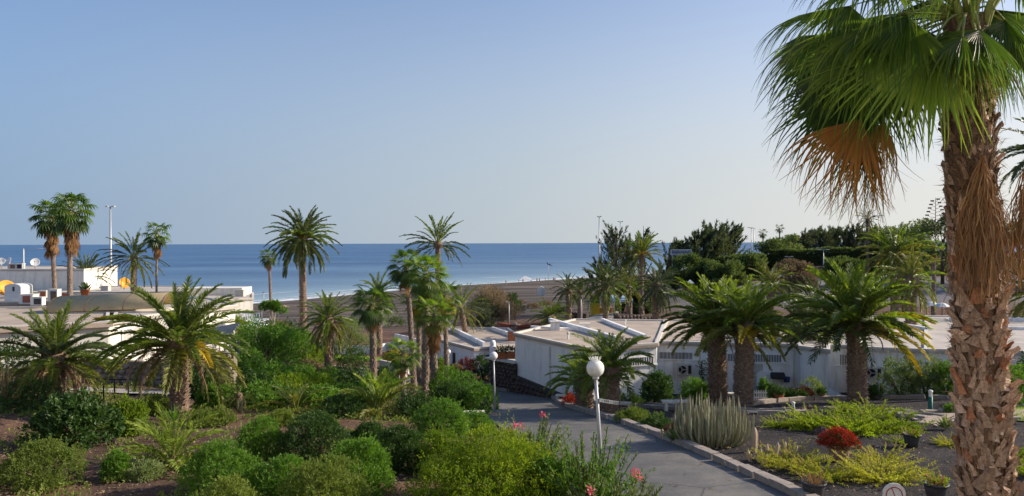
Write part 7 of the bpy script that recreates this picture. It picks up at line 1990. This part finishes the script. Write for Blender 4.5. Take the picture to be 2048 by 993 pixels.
m_ = MB(); m_.tube([(0, 0, -1.5), (0, 0, t.z - b.z)], .06, 6); m_.build('pole', M['plasticwhite'], rt)
m_ = MB(); m_.tube([(0, 0, t.z - b.z), (2.4, 0, t.z - b.z - .05)], .025, 5); m_.build('rod', M['metalgrey'], rt)

# ================================================================== BACKGROUND TREES
BT = 'trees in the background'
WT = [(1232, 104, 446, 3.9, 60, 'tall wispy tree behind the light mast at the beach', 0.1), (1284, 110, 438, 2.0, 34, 'thin wispy tree right of the tall one', 0.0), (1194, 100, 505, 2.3, 26, 'low wispy branches left of the light mast', -.3), (1258, 106, 470, 3.0, 40, 'wispy tree between the tall one and the thin one', .1)]
for i, (px, d, yt_, cr, n, lb, wd) in enumerate(WT): plume_tree(lb, px, d, yt_, cr, 'b_needle', 201 + i, n=n, lean=.02, wind=wd, name='wispy_tree', group=BT, leaf=.42, asp=.26, per=90, low=.15)
WT = [(1388, 150, 462, 4.0, 'left of the dark windswept trees near the blue sign'), (1418, 152, 447, 4.6, 'middle of the dark windswept trees near the blue sign'), (1446, 156, 453, 4.2, 'right of the dark windswept trees near the blue sign'), (1352, 165, 480, 3.6, 'short dark windswept tree behind the blue sign'), (1330, 170, 486, 3.4, 'leftmost short dark windswept tree')]
for i, (px, d, yt_, cr, lb) in enumerate(WT): plume_tree(lb, px, d, yt_, cr, 'b_needle', 210 + i, n=70 if i < 3 else 40, group='dark windswept trees', leaf=.8, asp=.2, per=110, low=.05)
rowl = ['first', 'second', 'third', 'fourth', 'fifth', 'sixth', 'seventh', 'eighth', 'ninth', 'tenth']
for i in range(10):
    plume_tree(f'{rowl[i]} windswept tree from the left in the row behind the clipped hedge', 1562 + i * 20, 190 + (i * 7) % 12, [480, 476, 462, 452, 460, 449, 457, 446, 460, 452][i], 3.6, 'b_needle', 230 + i, n=44, group='windswept row behind the hedge', leaf=.85, asp=.18, per=80, low=.05)
for i, (px, d, h, cr, mt, lb) in enumerate([(1800, 150, 9.5, 6.5, 'b_far', 'dark rounded tree on the skyline left of the shaggy trunk'), (1848, 140, 10.5, 6.5, 'b_far', 'taller dark tree on the skyline next to the shaggy trunk'), (1885, 120, 13.0, 5.0, 'b_far', 'darkest tall tree half hidden by the shaggy trunk'), (1770, 160, 9.2, 4.5, 'b_needle', 'thin dark tree on the skyline before the rounded one'),
        (2040, 110, 9.0, 6.0, 'b_far', 'dark tree behind the shaggy trunk at the right edge'), (1545, 160, 7.6, 4.5, 'b_far', 'rounded dark tree under the two distant fan palms'), (1586, 175, 8.6, 3.5, 'b_grey', 'thin grey tree right of the distant fan palms'),
        (1372, 135, 4.6, 3.8, 'b_far', 'dark round tree below the blue sign'), (1452, 128, 4.0, 3.6, 'b_far', 'leafy tree right of the little red kiosk'), (1420, 132, 3.6, 3.0, 'b_far', 'dark tree behind the little red kiosk'), (1500, 140, 4.4, 3.8, 'b_far', 'dark green tree below the skyline gap'),
        (1590, 112, 3.8, 3.4, 'b_brown', 'brownish dry tree behind the gap between palms'), (1690, 118, 4.6, 3.6, 'b_far', 'dark tree in front of the pink wall end'), (1270, 96, 4.0, 2.4, 'b_far', 'dark tree under the palm with orange stalks')]):
    tree(lb, px, d, h, cr, mt, 250 + i, .25, 24, 7500, .4, .55, group=BT, low=.15, loose=2, yt=[458, 440, 418, 456, 440, 478, 468, 509, 520, 519, 508, 522, 520, 560][i])
tree('wide brown-tipped feathery tree in the beach garden', 985, 90, 4.6, 3.3, 'b_brown', 270, .2, 30, 12000, .26, .2, name='tamarisk_tree', low=.2, loose=3)
tree('green lower half of the feathery beach garden tree', 968, 88.5, 3.4, 2.6, 'b_needle', 271, .15, 20, 7000, .26, .22, name='tamarisk_tree', low=.1, loose=3)
tree('small dark tree right of the feathery beach garden tree', 1030, 97, 3.6, 1.5, 'b_dark', 272, .1, 10, 1800, .3, .3, name='small_tree', low=.3)
# agave flower stalk on the skyline
p = G(1871, 90); t = W(1871, 396, 90); h = t.z - p.z
ra_ = empty('agave_stalk', p, 'bare branching agave flower stalk against the sky by the shaggy trunk', 'agave')
m_ = MB(); m_.tube([(0, 0, 0), (0, 0, h)], [.1, .03], 5); m_.build('stalk', M['wood'], ra_)
for k in range(16):
    s = 1 if k % 2 else -1; z = h * (.72 + .26 * k / 16); L = 1.5 * (1 - k / 19)
    m_ = MB(); m_.tube([(0, 0, z), (s * L * .6, 0, z + .1), (s * L, 0, z + .3)], [.03, .02, .02], 4); m_.box((s * L, 0, z + .32), (.35, .2, .16)); m_.build('branch', M['wood'], ra_)
# clipped hedge: one long hedge made of leaf mass
def long_hedge(label, a, b, h, th, mt, seed, n=16000, sz=.4, wav=.4):
    g = np.random.default_rng(seed); A = np.array(a); B = np.array(b); L = np.linalg.norm(B - A); dv = (B - A) / L; nv = np.array([dv[1], -dv[0]])
    z0 = gz(*a); root = empty('hedge', (a[0], a[1], z0), label, 'hedge')
    u = g.random(n) * L; f = g.random(n); w = np.where(f < .5, g.uniform(-1, 1, n), np.where(f < .85, 1, -1)) * th / 2; 
    X = A[0] + dv[0] * u + nv[0] * w; Y = A[1] + dv[1] * u + nv[1] * w
    top = h + wav * np.sin(u * .6) * .5 + wav * np.sin(u * 1.7) * .3
    zz = np.where(f < .5, top, g.random(n) * top)
    P = np.stack([X - a[0], Y - a[1], ground(X, Y) - z0 + zz], 1) + g.normal(size=(n, 3)) * .16
    ax = np.stack([nv[0] * np.sign(w) * (f >= .5), nv[1] * np.sign(w) * (f >= .5), (f < .5) * 1.0 + .3], 1) + g.normal(size=(n, 3)) * .6
    L_ = sz * g.uniform(.6, 1.3, n); V, Q = leafquads(P, ax, g.normal(size=(n, 3)) + ax, L_, L_ * .6)
    link('foliage', npmesh('foliage', V, Q, mats=(M[mt],), tint=np.repeat(g.random(n), 4)), root)
    c = MB(); k = 10
    for i in range(k):
        p = A + (B - A) * i / k; q_ = A + (B - A) * (i + 1) / k; o = nv * th * .42
        c.prism([tuple(p + o - A), tuple(q_ + o - A), tuple(q_ - o - A), tuple(p - o - A)], -0.5 + min(gz(*p), gz(*q_)) - z0, [gz(*p) - z0 + h * .9, gz(*q_) - z0 + h * .9] * 2)
    c.build('core', M['b_dark'], root)
long_hedge('long clipped green hedge rising to the right on the far slope', XY(1530, 158), XY(1790, 150), 4.6, 3.0, 'b_far', 1)
long_hedge('lower clipped hedge left of the long one', XY(1430, 150), XY(1525, 150), 4.2, 3.5, 'b_far', 2, 9000)
long_hedge('green hedge strip on the far left block terrace', XY(-60, 74.6), XY(52, 74.6), 1.6, 1.2, 'b_green', 3, 4000, .22, .1)
# planting along the far left block
tree('prickly pear cactus shrub before the far left block', 72, 74.5, 3.6, 1.8, 'b_olive', 281, .15, 18, 2600, .3, .6, name='prickly_pear', low=.3)
for i, (px, lb) in enumerate([(95, 'yellow-green roof terrace shrub left of the tall fan palms'), (122, 'low olive shrub between the tall fan palm trunks'), (150, 'small green shrub right of the tall fan palm trunks')]):
    bush(lb, px, 74.3, 1.0, 1.9, 'frondolive', 290 + i, leaves=1500, size=.2, asp=.4, group='roof terrace shrubs', dz=0.6)
pot_ = XY(170, 72.5); rt = empty('flower_pot', (pot_[0], pot_[1], ZL + .25), 'terracotta pot with a small cactus on the left roof', 'flower pot')
m_ = MB(); m_.lathe([(.01, 0), (.3, 0), (.42, .5), (.46, .5), (.46, .58), (.01, .58)], 14); m_.build('pot', M['terracotta'], rt)
g = np.random.default_rng(3); n = 20; A = g.normal(size=(n, 3)) * .4 + np.array([0, 0, 1.0]); V, Q = leafquads(A * 0, A, g.normal(size=(n, 3)), np.full(n, .9), np.full(n, .2))
link('foliage', npmesh('foliage', V, Q, mats=(M['b_dark'],), tint=np.repeat(g.random(n), 4)), rt, (0, 0, .5))

# ================================================================== BEACH AND FAR THINGS
# blue-and-white sign board
p = G(1362, 140); t0 = W(1362, 505, 140)
rs = empty('sign_board', p, 'wide blue board with two lines of white capitals among the dark trees', 'sign')
hz = t0.z - p.z; wd = 41 * 140 / F; hd = 11 * 140 / F
m_ = MB(); m_.box((0, 0, hz), (wd, .2, hd)); m_.build('board', M['blue'], rs)
for z in (-.5, .5):
    m_ = MB(); m_.box((0, -.12, hz + z * (hd - .08)), (wd, .06, .1)); m_.build('frame', M['plasticwhite'], rs)
for x in (-.5, .5):
    m_ = MB(); m_.box((x * (wd - .12), -.12, hz), (.16, .07, hd)); m_.build('frame', M['plasticwhite'], rs)
text('EXCURSIONES', .5, M['plasticwhite'], rs, (0, -.14, hz + .24), (math.pi / 2, 0, 0), ext=.02)
text('INFORMACION', .5, M['plasticwhite'], rs, (0, -.14, hz - .25), (math.pi / 2, 0, 0), ext=.02)
for x in (-1.6, 1.6):
    m_ = MB(); m_.box((x, .1, hz / 2), (.15, .15, hz)); m_.build('post', M['metalgrey'], rs)
p = G(1380, 125)
# little red kiosk
rk_ = empty('kiosk', p, 'small red-brown kiosk with a white hipped roof', 'kiosk')
m_ = MB(); m_.prism([(-.5, -.5), (.5, -.5), (.5, .5), (-.5, .5)], -.3, 1.9); m_.build('wall', M['brick'], rk_)
m_ = MB(); m_.add([(-.62, -.62, 1.9), (.62, -.62, 1.9), (.62, .62, 1.9), (-.62, .62, 1.9), (0, 0, 2.5)], [(0, 1, 4), (1, 2, 4), (2, 3, 4), (3, 0, 4), (3, 2, 1, 0)]); m_.build('roof', M['plasticwhite'], rk_)
# small parked vans seen past the palms
def car(label, px, d, rz, mt, name='parked_car', cat='car'):
    root = empty(name, G(px, d), label, cat, 'cars parked on the far road', rz)
    def hull(prof, w, nm, mat, par):
        m_ = MB(); n = len(prof); m_.add([(x, -w / 2, z) for x, z in prof] + [(x, w / 2, z) for x, z in prof], [tuple(range(n)), tuple(range(n, 2 * n))[::-1]] + [((i + 1) % n, i, n + i, n + (i + 1) % n) for i in range(n)]); return m_.build(nm, mat, par)
    hull([(-2.1, .35), (2.1, .35), (2.15, .75), (1.2, .92), (-1.7, .95), (-2.15, .85)], 1.75, 'body', M[mt], root)
    hull([(-1.65, .92), (1.15, .9), (.55, 1.42), (-1.2, 1.45)], 1.5, 'window', M['glass'], root)
    hull([(-1.2, 1.42), (.55, 1.40), (.5, 1.47), (-1.1, 1.49)], 1.45, 'roof', M[mt], root)
    for x in (-1.35, 1.35):
        for y in (-.85, .85):
            m_ = MB(); m_.lathe([(.01, -.1), (.33, -.1), (.33, .1), (.01, .1)], 14); m_.build('wheel', M['dark'], root, loc=(x, y, .33), rot=(math.pi / 2, 0, 0))
car('pale car half hidden behind the twin date palms on the far road', 1556, 140, .2, 'plasticwhite')
car('second pale car left of it on the far road', 1487, 132, 1.2, 'plasticwhite')
car('dark car in front of the pale low wall on the far road', 1612, 128, .1, 'metalgrey')
# beach gazebo
p = G(1050, 290); t = W(1050, 545, 290)
rz_ = empty('gazebo', p, 'white peaked gazebo tent at the water line', 'tent')
m_ = MB(); m_.add([(-2.7, -2.5, 1.2), (2.7, -2.5, 1.2), (2.7, 2.5, 1.2), (-2.7, 2.5, 1.2), (0, 0, 2.7)], [(0, 1, 4), (1, 2, 4), (2, 3, 4), (3, 0, 4)]); m_.build('canopy', M['plasticwhite'], rz_)
for x in (-2.4, 2.4):
    for y in (-2.2, 2.2):
        m_ = MB(); m_.box((x, y, .65), (.15, .15, 1.5)); m_.build('post', M['metalgrey'], rz_)
# kite flag
p = G(1097, 268); t = W(1097, 527, 268)
rk2 = empty('kite_flag', p, 'dark blue kite-like flag flying above the shore', 'flag')
hz = t.z - p.z; m_ = MB(); m_.tube([(0, 0, 0), (0, 0, hz + .4)], .05, 5); m_.build('pole', M['metalgrey'], rk2)
m_ = MB(); m_.add([(-.6, 0, hz + .4), (0.1, .05, hz - .1), (1.6, 0, hz - .9), (-.3, .1, hz - .6), (-.6, .08, hz + .35), (1.5, .05, hz - .95)], [(0, 1, 2, 3), (4, 3, 2, 1)]); m_.build('cloth', M['blue'], rk2)
# rounded beach hut, yellow stall, boats, umbrellas
p = G(1083, 190); rr_ = empty('beach_booth', p, 'small cream round-topped booth on the sand', 'booth')
m_ = MB(); n = 10; prof = [(-.9, 0)] + [(-.9, 1.6)] + [(-.9 * math.cos(a), 1.6 + .7 * math.sin(a)) for a in np.linspace(.3, 2.84, 7)] + [(.9, 1.6), (.9, 0)]
k = len(prof); m_.add([(x, -.8, z) for x, z in prof] + [(x, .8, z) for x, z in prof], [tuple(range(k))[::-1], tuple(range(k, 2 * k))] + [(i, (i + 1) % k, k + (i + 1) % k, k + i) for i in range(k)]); m_.build('shell', M['cream'], rr_)
m_ = MB(); m_.box((.3, -.82, .8), (.6, .06, 1.5)); m_.build('door', M['coping'], rr_)
def stall(label, px, d, size, mt, top, name='stall', cat='stall', rz=0, toph=.35):
    root = empty(name, G(px, d), label, cat, None, rz); w, dp, h = size
    m_ = MB(); m_.box((0, 0, h / 2), (w, dp, h)); m_.build('cabinet', M[mt], root)
    m_ = MB(); m_.add([(-w * .6, -dp * .7, h), (w * .6, -dp * .7, h), (w * .6, dp * .7, h), (-w * .6, dp * .7, h), (-w * .3, 0, h + toph), (w * .3, 0, h + toph)], [(0, 1, 5, 4), (1, 2, 5), (2, 3, 4, 5), (3, 0, 4), (3, 2, 1, 0)]); m_.build('roof', M[top], root)
    for z in (.25, .5, .75):
        m_ = MB(); m_.box((0, -dp / 2 - .03, h * z), (w * .9, .05, .06)); m_.build('shelf', M['orange'], root)
stall('yellow stall with a green top by the beach ramp', 1190, 98, (1.1, .9, 1.7), 'yellow', 'b_green')
stall('long dark red boat-like counter right of the yellow stall', 1213, 100, (2.4, .8, .8), 'brick', 'brick', 'counter', 'counter', toph=.12)
rb_ = empty('blue_awning', G(1244, 92), 'pale blue square awning on posts near the beach ramp', 'awning')
m_ = MB(); m_.prism([(-1.2, -1), (1.2, -1), (1.2, 1), (-1.2, 1)], 1.9, [2.25, 2.2, 2.6, 2.65]); m_.build('canopy', M['lightblue'], rb_)
for x in (-1.1, 1.1):
    for y in (-.9, .9):
        m_ = MB(); m_.box((x, y, 1), (.07, .07, 2)); m_.build('post', M['plasticwhite'], rb_)
rb_ = empty('rowing_boat', G(1040, 84), 'overturned red-brown boat on the bank behind the white wall', 'boat')
m_ = MB(); V = []; n = 9
for i in range(n):
    t = i / (n - 1) * 2 - 1; w = .75 * (1 - abs(t) ** 2.2) + .02
    V += [(t * 2.6, -w, .45 + .25 * t * t), (t * 2.6, -w * .6, 0), (t * 2.6, w * .6, 0), (t * 2.6, w, .45 + .25 * t * t)]
m_.add(V, [(i * 4 + k, i * 4 + k + 1, i * 4 + 5 + k, i * 4 + 4 + k) for i in range(n - 1) for k in range(3)]); m_.build('hull', M['brick'], rb_)
m_ = MB(); m_.box((0, 0, .4), (.25, 1.3, .06)); m_.box((1.1, 0, .42), (.25, 1.1, .06)); m_.build('thwart', M['wood'], rb_)
def parasol(label, px, d, r, h, mt='plasticwhite', dz=0.0):
    root = empty('parasol', G(px, d, dz), label, 'parasol', 'parasols')
    m_ = MB(); m_.lathe([(r, h - .35), (r * .5, h - .12), (.02, h)], 8, sm=False); m_.build('canopy', M[mt], root)
    m_ = MB(); m_.tube([(0, 0, 0), (0, 0, h - .1)], .04, 6); m_.build('pole', M['wood'], root)
parasol('white pool parasol left of the shaggy trunk', 1863, 66, .75, 2.6, dz=0.9)
parasol('second white pool parasol just behind the shaggy trunk', 1884, 65, .75, 2.6, dz=0.9)
rb_ = empty('sun_lounger', G(1856, 64, 1.2), 'blue lounger beside the white pool parasol', 'lounger')
m_ = MB(); m_.box((0, 0, .3), (1.9, .6, .1)); m_.build('mattress', M['blue'], rb_)
for x in (-.8, .8):
    m_ = MB(); m_.box((x, 0, -.2), (.06, .5, 1.0)); m_.build('leg', M['plasticwhite'], rb_)
parasol('pink beach parasol on the sand left of the tallest palm', 566, 158, 1.3, 1.5, 'pinkwall')
rb_ = empty('beach_screen', G(557, 160), 'rust-coloured windbreak screen on the sand left of the tallest palm', 'windbreak')
m_ = MB(); m_.box((0, 0, .9), (1.4, .06, 1.7)); m_.build('cloth', M['brick'], rb_)
for x in (-.7, .7):
    m_ = MB(); m_.box((x, 0, .9), (.07, .07, 1.9)); m_.build('pole', M['wood'], rb_)
# posts in the shallow water
for i, (px, lb) in enumerate([(527, 'left one of two bare posts standing at the water line'), (541, 'right one of two bare posts standing at the water line')]):
    root = empty('beach_post', G(px, 172), lb, 'post', 'posts at the water line'); t = W(px, 585, 172)
    m_ = MB(); m_.tube([(0, 0, -.2), (0, 0, t.z - root.location.z)], .1, 6); m_.build('pole', M['metalgrey'], root)
    m_ = MB(); m_.box((0, 0, t.z - root.location.z), (.5, .1, .15)); m_.build('cap', M['metalgrey'], root)

# people on the beach: one skinned body each, clothing as a child
def person_mesh(name, pose):
    s = pose
    v = [(0, 0, .92), (0, 0, 1.15), (0, 0, 1.38), (0, 0, 1.5), (0, 0, 1.62), (0, 0, 1.74),
         (.1, 0, .88), (.12 + s * .1, 0, .48), (.12 + s * .02, .02, .06), (.12 + s * .02, -.12, .03),
         (-.1, 0, .88), (-.12 - s * .12, 0, .48), (-.12 - s * .25, .05, .08), (-.12 - s * .25, -.09, .04),
         (.19, 0, 1.38), (.26, 0, 1.1), (.25 + s * .1, -.08, .84), (-.19, 0, 1.38), (-.26, 0, 1.1), (-.25 - s * .1, -.05, .84)]
    e = [(0, 1), (1, 2), (2, 3), (3, 4), (4, 5), (0, 6), (6, 7), (7, 8), (8, 9), (0, 10), (10, 11), (11, 12), (12, 13), (2, 14), (14, 15), (15, 16), (2, 17), (17, 18), (18, 19)]
    rd = [.15, .13, .15, .06, .09, .075, .1, .065, .04, .035, .1, .065, .04, .035, .055, .04, .03, .055, .04, .03]
    me = bpy.data.meshes.new(name); me.from_pydata(v, e, []); me.materials.append(M['skin'])
    o = bpy.data.objects.new(name, me)
    md = o.modifiers.new('skin', 'SKIN'); me.skin_vertices[0].data[0].use_root = True
    for i, r in enumerate(rd): me.skin_vertices[0].data[i].radius = (r, r * .75)
    o.modifiers.new('sub', 'SUBSURF').levels = 1
    return o
protos = [person_mesh('person', .3), person_mesh('person', 1.0)]
shorts = []
for c_ in ('clothdark', 'red', 'lightblue', 'plasticwhite'):
    m_ = MB(); m_.lathe([(.19, .62), (.2, .78), (.18, 1.0)], 10); shorts.append(m_.mesh('shorts', M[c_]))
for i, (px, d, rz, sh, pr, lb) in enumerate([(1074, 283, .3, 0, 0, 'person in dark shorts standing nearest the gazebo'), (1079, 281, 2.0, 0, 1, 'second person walking right of the gazebo'), (1091, 287, 1.2, 3, 0, 'person in white by the surf below the kite flag'), (1107, 290, .8, 0, 1, 'left one of a pair strolling past the kite flag'), (1110, 290, .9, 1, 1, 'right one of a pair strolling, red shorts'), (1170, 315, 1.5, 0, 0, 'left one of two people near the mast on the shore'), (1174, 316, 1.0, 2, 1, 'right one of two people near the mast on the shore'), (1046, 280, .4, 1, 0, 'person under the edge of the gazebo'), (1012, 262, 2.2, 2, 1, 'person walking left along the shore alone'), (560, 156, .4, 0, 1, 'person in dark clothes beside the pink parasol'), (1252, 88, .7, 0, 0, 'person in dark shorts by the pale blue awning')]):
    o = protos[pr] if i < 2 and pr == i else protos[pr].copy()
    COL.objects.link(o); o.location = G(px, d); o.rotation_euler = (0, 0, rz); tag(o, lb, 'person', 'people on the beach')
    link('shorts', shorts[sh], o)

# ================================================================== SCATTER
def scatter_rocks():
    g = np.random.default_rng(9); me = []
    for s in range(4):
        m_ = MB(); q = random.Random(s); r = 6
        V = [(0, 0, .5)] + [(math.cos(6.283 * i / r) * q.uniform(.4, .65), math.sin(6.283 * i / r) * q.uniform(.35, .6), q.uniform(0, .25)) for i in range(r)] + [(math.cos(6.283 * i / r) * .6, math.sin(6.283 * i / r) * .5, -.2) for i in range(r)]
        m_.add(V, [(0, 1 + i, 1 + (i + 1) % r) for i in range(r)] + [(1 + i, 1 + r + i, 1 + r + (i + 1) % r, 1 + (i + 1) % r) for i in range(r)]); me.append(m_)
    V, Fq = [], []
    def put(cx, cy, s, k):
        o = len(V); a = g.random() * 6.283; c, sn = math.cos(a), math.sin(a); z = gz(cx, cy)
        for (x, y, zz) in me[k].v: V.append((cx + (x * c - y * sn) * s, cy + (x * sn + y * c) * s, z + zz * s * .7))
        for f in me[k].f: Fq.append(tuple(i + o for i in f))
    kr_ = np.array([(p.x, p.y) for p in kr[::4]])
    n = 0
    while n < 5200:
        d = 13 + 26 * g.random() ** 1.4; px = g.uniform(-60, 2150); x = ray(px, 700)[0] * d
        dd = np.hypot(kr_[:, 0] - x, kr_[:, 1] - d).min(); right = px > 1024 + F * np.interp(d, kr_[:, 1], kr_[:, 0]) / d
        if not right and dd < RW + .6: continue
        if right and dd < .35: continue
        put(x, d, g.uniform(.02, .075) * (1 + 2 * (g.random() < .02)), int(g.integers(4))); n += 1
    m_ = MB(); m_.add(V, Fq); tag(m_.build('gravel', M['soil']), 'loose stones and clods scattered over the garden beds', 'gravel', kind='stuff')
scatter_rocks()
def litter():
    g = np.random.default_rng(19); n = 26000
    d = 13 + 27 * g.random(n) ** 1.3; px = g.uniform(-80, 2150, n); X = (px - 1024) / F * d
    kr_ = np.array([(p.x, p.y) for p in kr]); kx = np.interp(d, kr_[:, 1], kr_[:, 0])
    ok = (X < kx - RW * 1.25 - .4) | (X > kx + .5)
    X, d = X[ok], d[ok]; n = len(X)
    right = X > np.interp(d, kr_[:, 1], kr_[:, 0])
    keep = ~right | (g.random(n) < .4); X, d = X[keep], d[keep]; n = len(X)
    P = np.stack([X, d, ground(X, d) + .05 + g.random(n) * .03], 1)
    A = np.stack([g.normal(size=n), g.normal(size=n), g.normal(size=n) * .25], 1)
    L = g.uniform(.04, .16, n)
    V, Q = leafquads(P, A, np.tile([0, 0, 1.0], (n, 1)) + g.normal(size=(n, 3)) * .3, L, L * g.uniform(.1, .5, n), .05)
    tag(link('leaf_litter', npmesh('leaf_litter', V, Q, mats=(M['b_brown'],), tint=np.repeat(g.random(n), 4))), 'dry fallen leaves and twigs lying on the garden soil', 'leaf litter', kind='stuff')
litter()
# rocks at the paths and round the bends
def rock(label, px, d, s, seed, mt='soil'):
    q = random.Random(seed); root = empty('rock', G(px, d), label, 'rock', 'dark rocks in the garden'); m_ = MB(); V = []; r = 9
    for j, (zz, rr) in enumerate(((-.2, 1), (.25, .95), (.55, .65), (.75, .2))):
        for i in range(r): a = 6.283 * i / r; k = rr * q.uniform(.75, 1.15); V.append((math.cos(a) * k * s, math.sin(a) * k * s * .8, zz * s * q.uniform(.85, 1.15)))
    m_.add(V, [(j * r + i, j * r + (i + 1) % r, (j + 1) * r + (i + 1) % r, (j + 1) * r + i) for j in range(3) for i in range(r)] + [tuple(3 * r + i for i in range(r))]); m_.build('stone', M[mt], root)
for i, (px, d, s, lb, mt) in enumerate([(1540, 31.5, .3, 'dark rock left of the smaller bollard', 'soil'), (1620, 31.0, .42, 'largest dark rock behind the ground cover mound', 'soil'), (1600, 30.5, .3, 'dark rock between bollard and the largest rock', 'soil'), (1645, 25.5, .35, 'brown rock poking out of the ground cover mound', 'soil'), (1560, 32, .3, 'second dark rock under the picket fence', 'soil'), (1235, 30.5, .2, 'small pale stone beside the thick palm', 'palestone'), (100, 21, .22, 'dark rock in the soil at the far left', 'soil'), (230, 23.5, .2, 'dark rock left of the ferny clump', 'soil'), (1030, 84, .9, 'pale boulder on the bank behind the white wall', 'palestone'), (985, 33.5, .3, 'pale rock beside the middle lamp post', 'palestone')]):
    rock(lb, px, d, s, i, mt)

# leaves and grit blown onto the driveway, thickest along its edges
def road_litter():
    g = np.random.default_rng(31); n = 1500; i = g.integers(8, 150, n)
    t = np.where(g.random(n) < .5, g.random(n) ** 2.5 * 1.2, RW - g.random(n) ** 2.2 * 1.6); t[:260] = g.uniform(0, RW, 260)
    X = np.array([kr[k].x + kn[k].x * a for k, a in zip(i, t)]); Y = np.array([kr[k].y + kn[k].y * a for k, a in zip(i, t)])
    P = np.stack([X, Y, ground(X, Y) + .047 + g.random(n) * .012], 1)
    A = np.stack([g.normal(size=n), g.normal(size=n), g.normal(size=n) * .12], 1); L = g.uniform(.03, .12, n)
    V, Q = leafquads(P, A, np.tile([0, 0, 1.0], (n, 1)) + g.normal(size=(n, 3)) * .2, L, L * g.uniform(.2, .6, n), .04)
    tag(link('fallen_leaves', npmesh('fallen_leaves', V, Q, mats=(M['b_brown'],), tint=np.repeat(g.random(n), 4))), 'dry leaves and grit blown along the edges of the driveway', 'leaf litter', kind='stuff')
road_litter()

# low salt bushes and tide-line clumps on the sand
for i, (px, d, r, h, mt, lb) in enumerate([(1065, 128, 1.1, .7, 'b_brown', 'dry salt bush on the sand below the round-topped booth'), (1090, 140, 1.5, .5, 'b_brown', 'low reddish clump on the sand nearest the round-topped booth'), (1040, 150, 1.6, .5, 'b_brown', 'brown clump on the sand left of the booth'), (640, 118, 1.2, .7, 'b_brown', 'dry clump on the sand right of the tallest palm trunk'), (705, 112, 1.6, 1.2, 'b_far', 'green salt bush on the sand behind the brushy date palm'), (790, 105, 1.6, 1.3, 'b_far', 'green salt bush on the sand left of the fan palm cluster'), (925, 108, 2.0, 1.6, 'b_brown', 'dry shrub on the sand left of the feathery beach tree'), (1120, 108, 1.2, .8, 'b_far', 'green clump on the sand behind the slim dark palm'), (560, 104, 1.5, 1.1, 'b_brown', 'dry shrub at the edge of the sand left of the tallest palm')]):
    bush(lb, px, d, r, h, mt, 400 + i, leaves=900, size=.26, asp=.4, group='bushes on the sand', name='shrub', cat='shrub', stems=0, loose=.3)
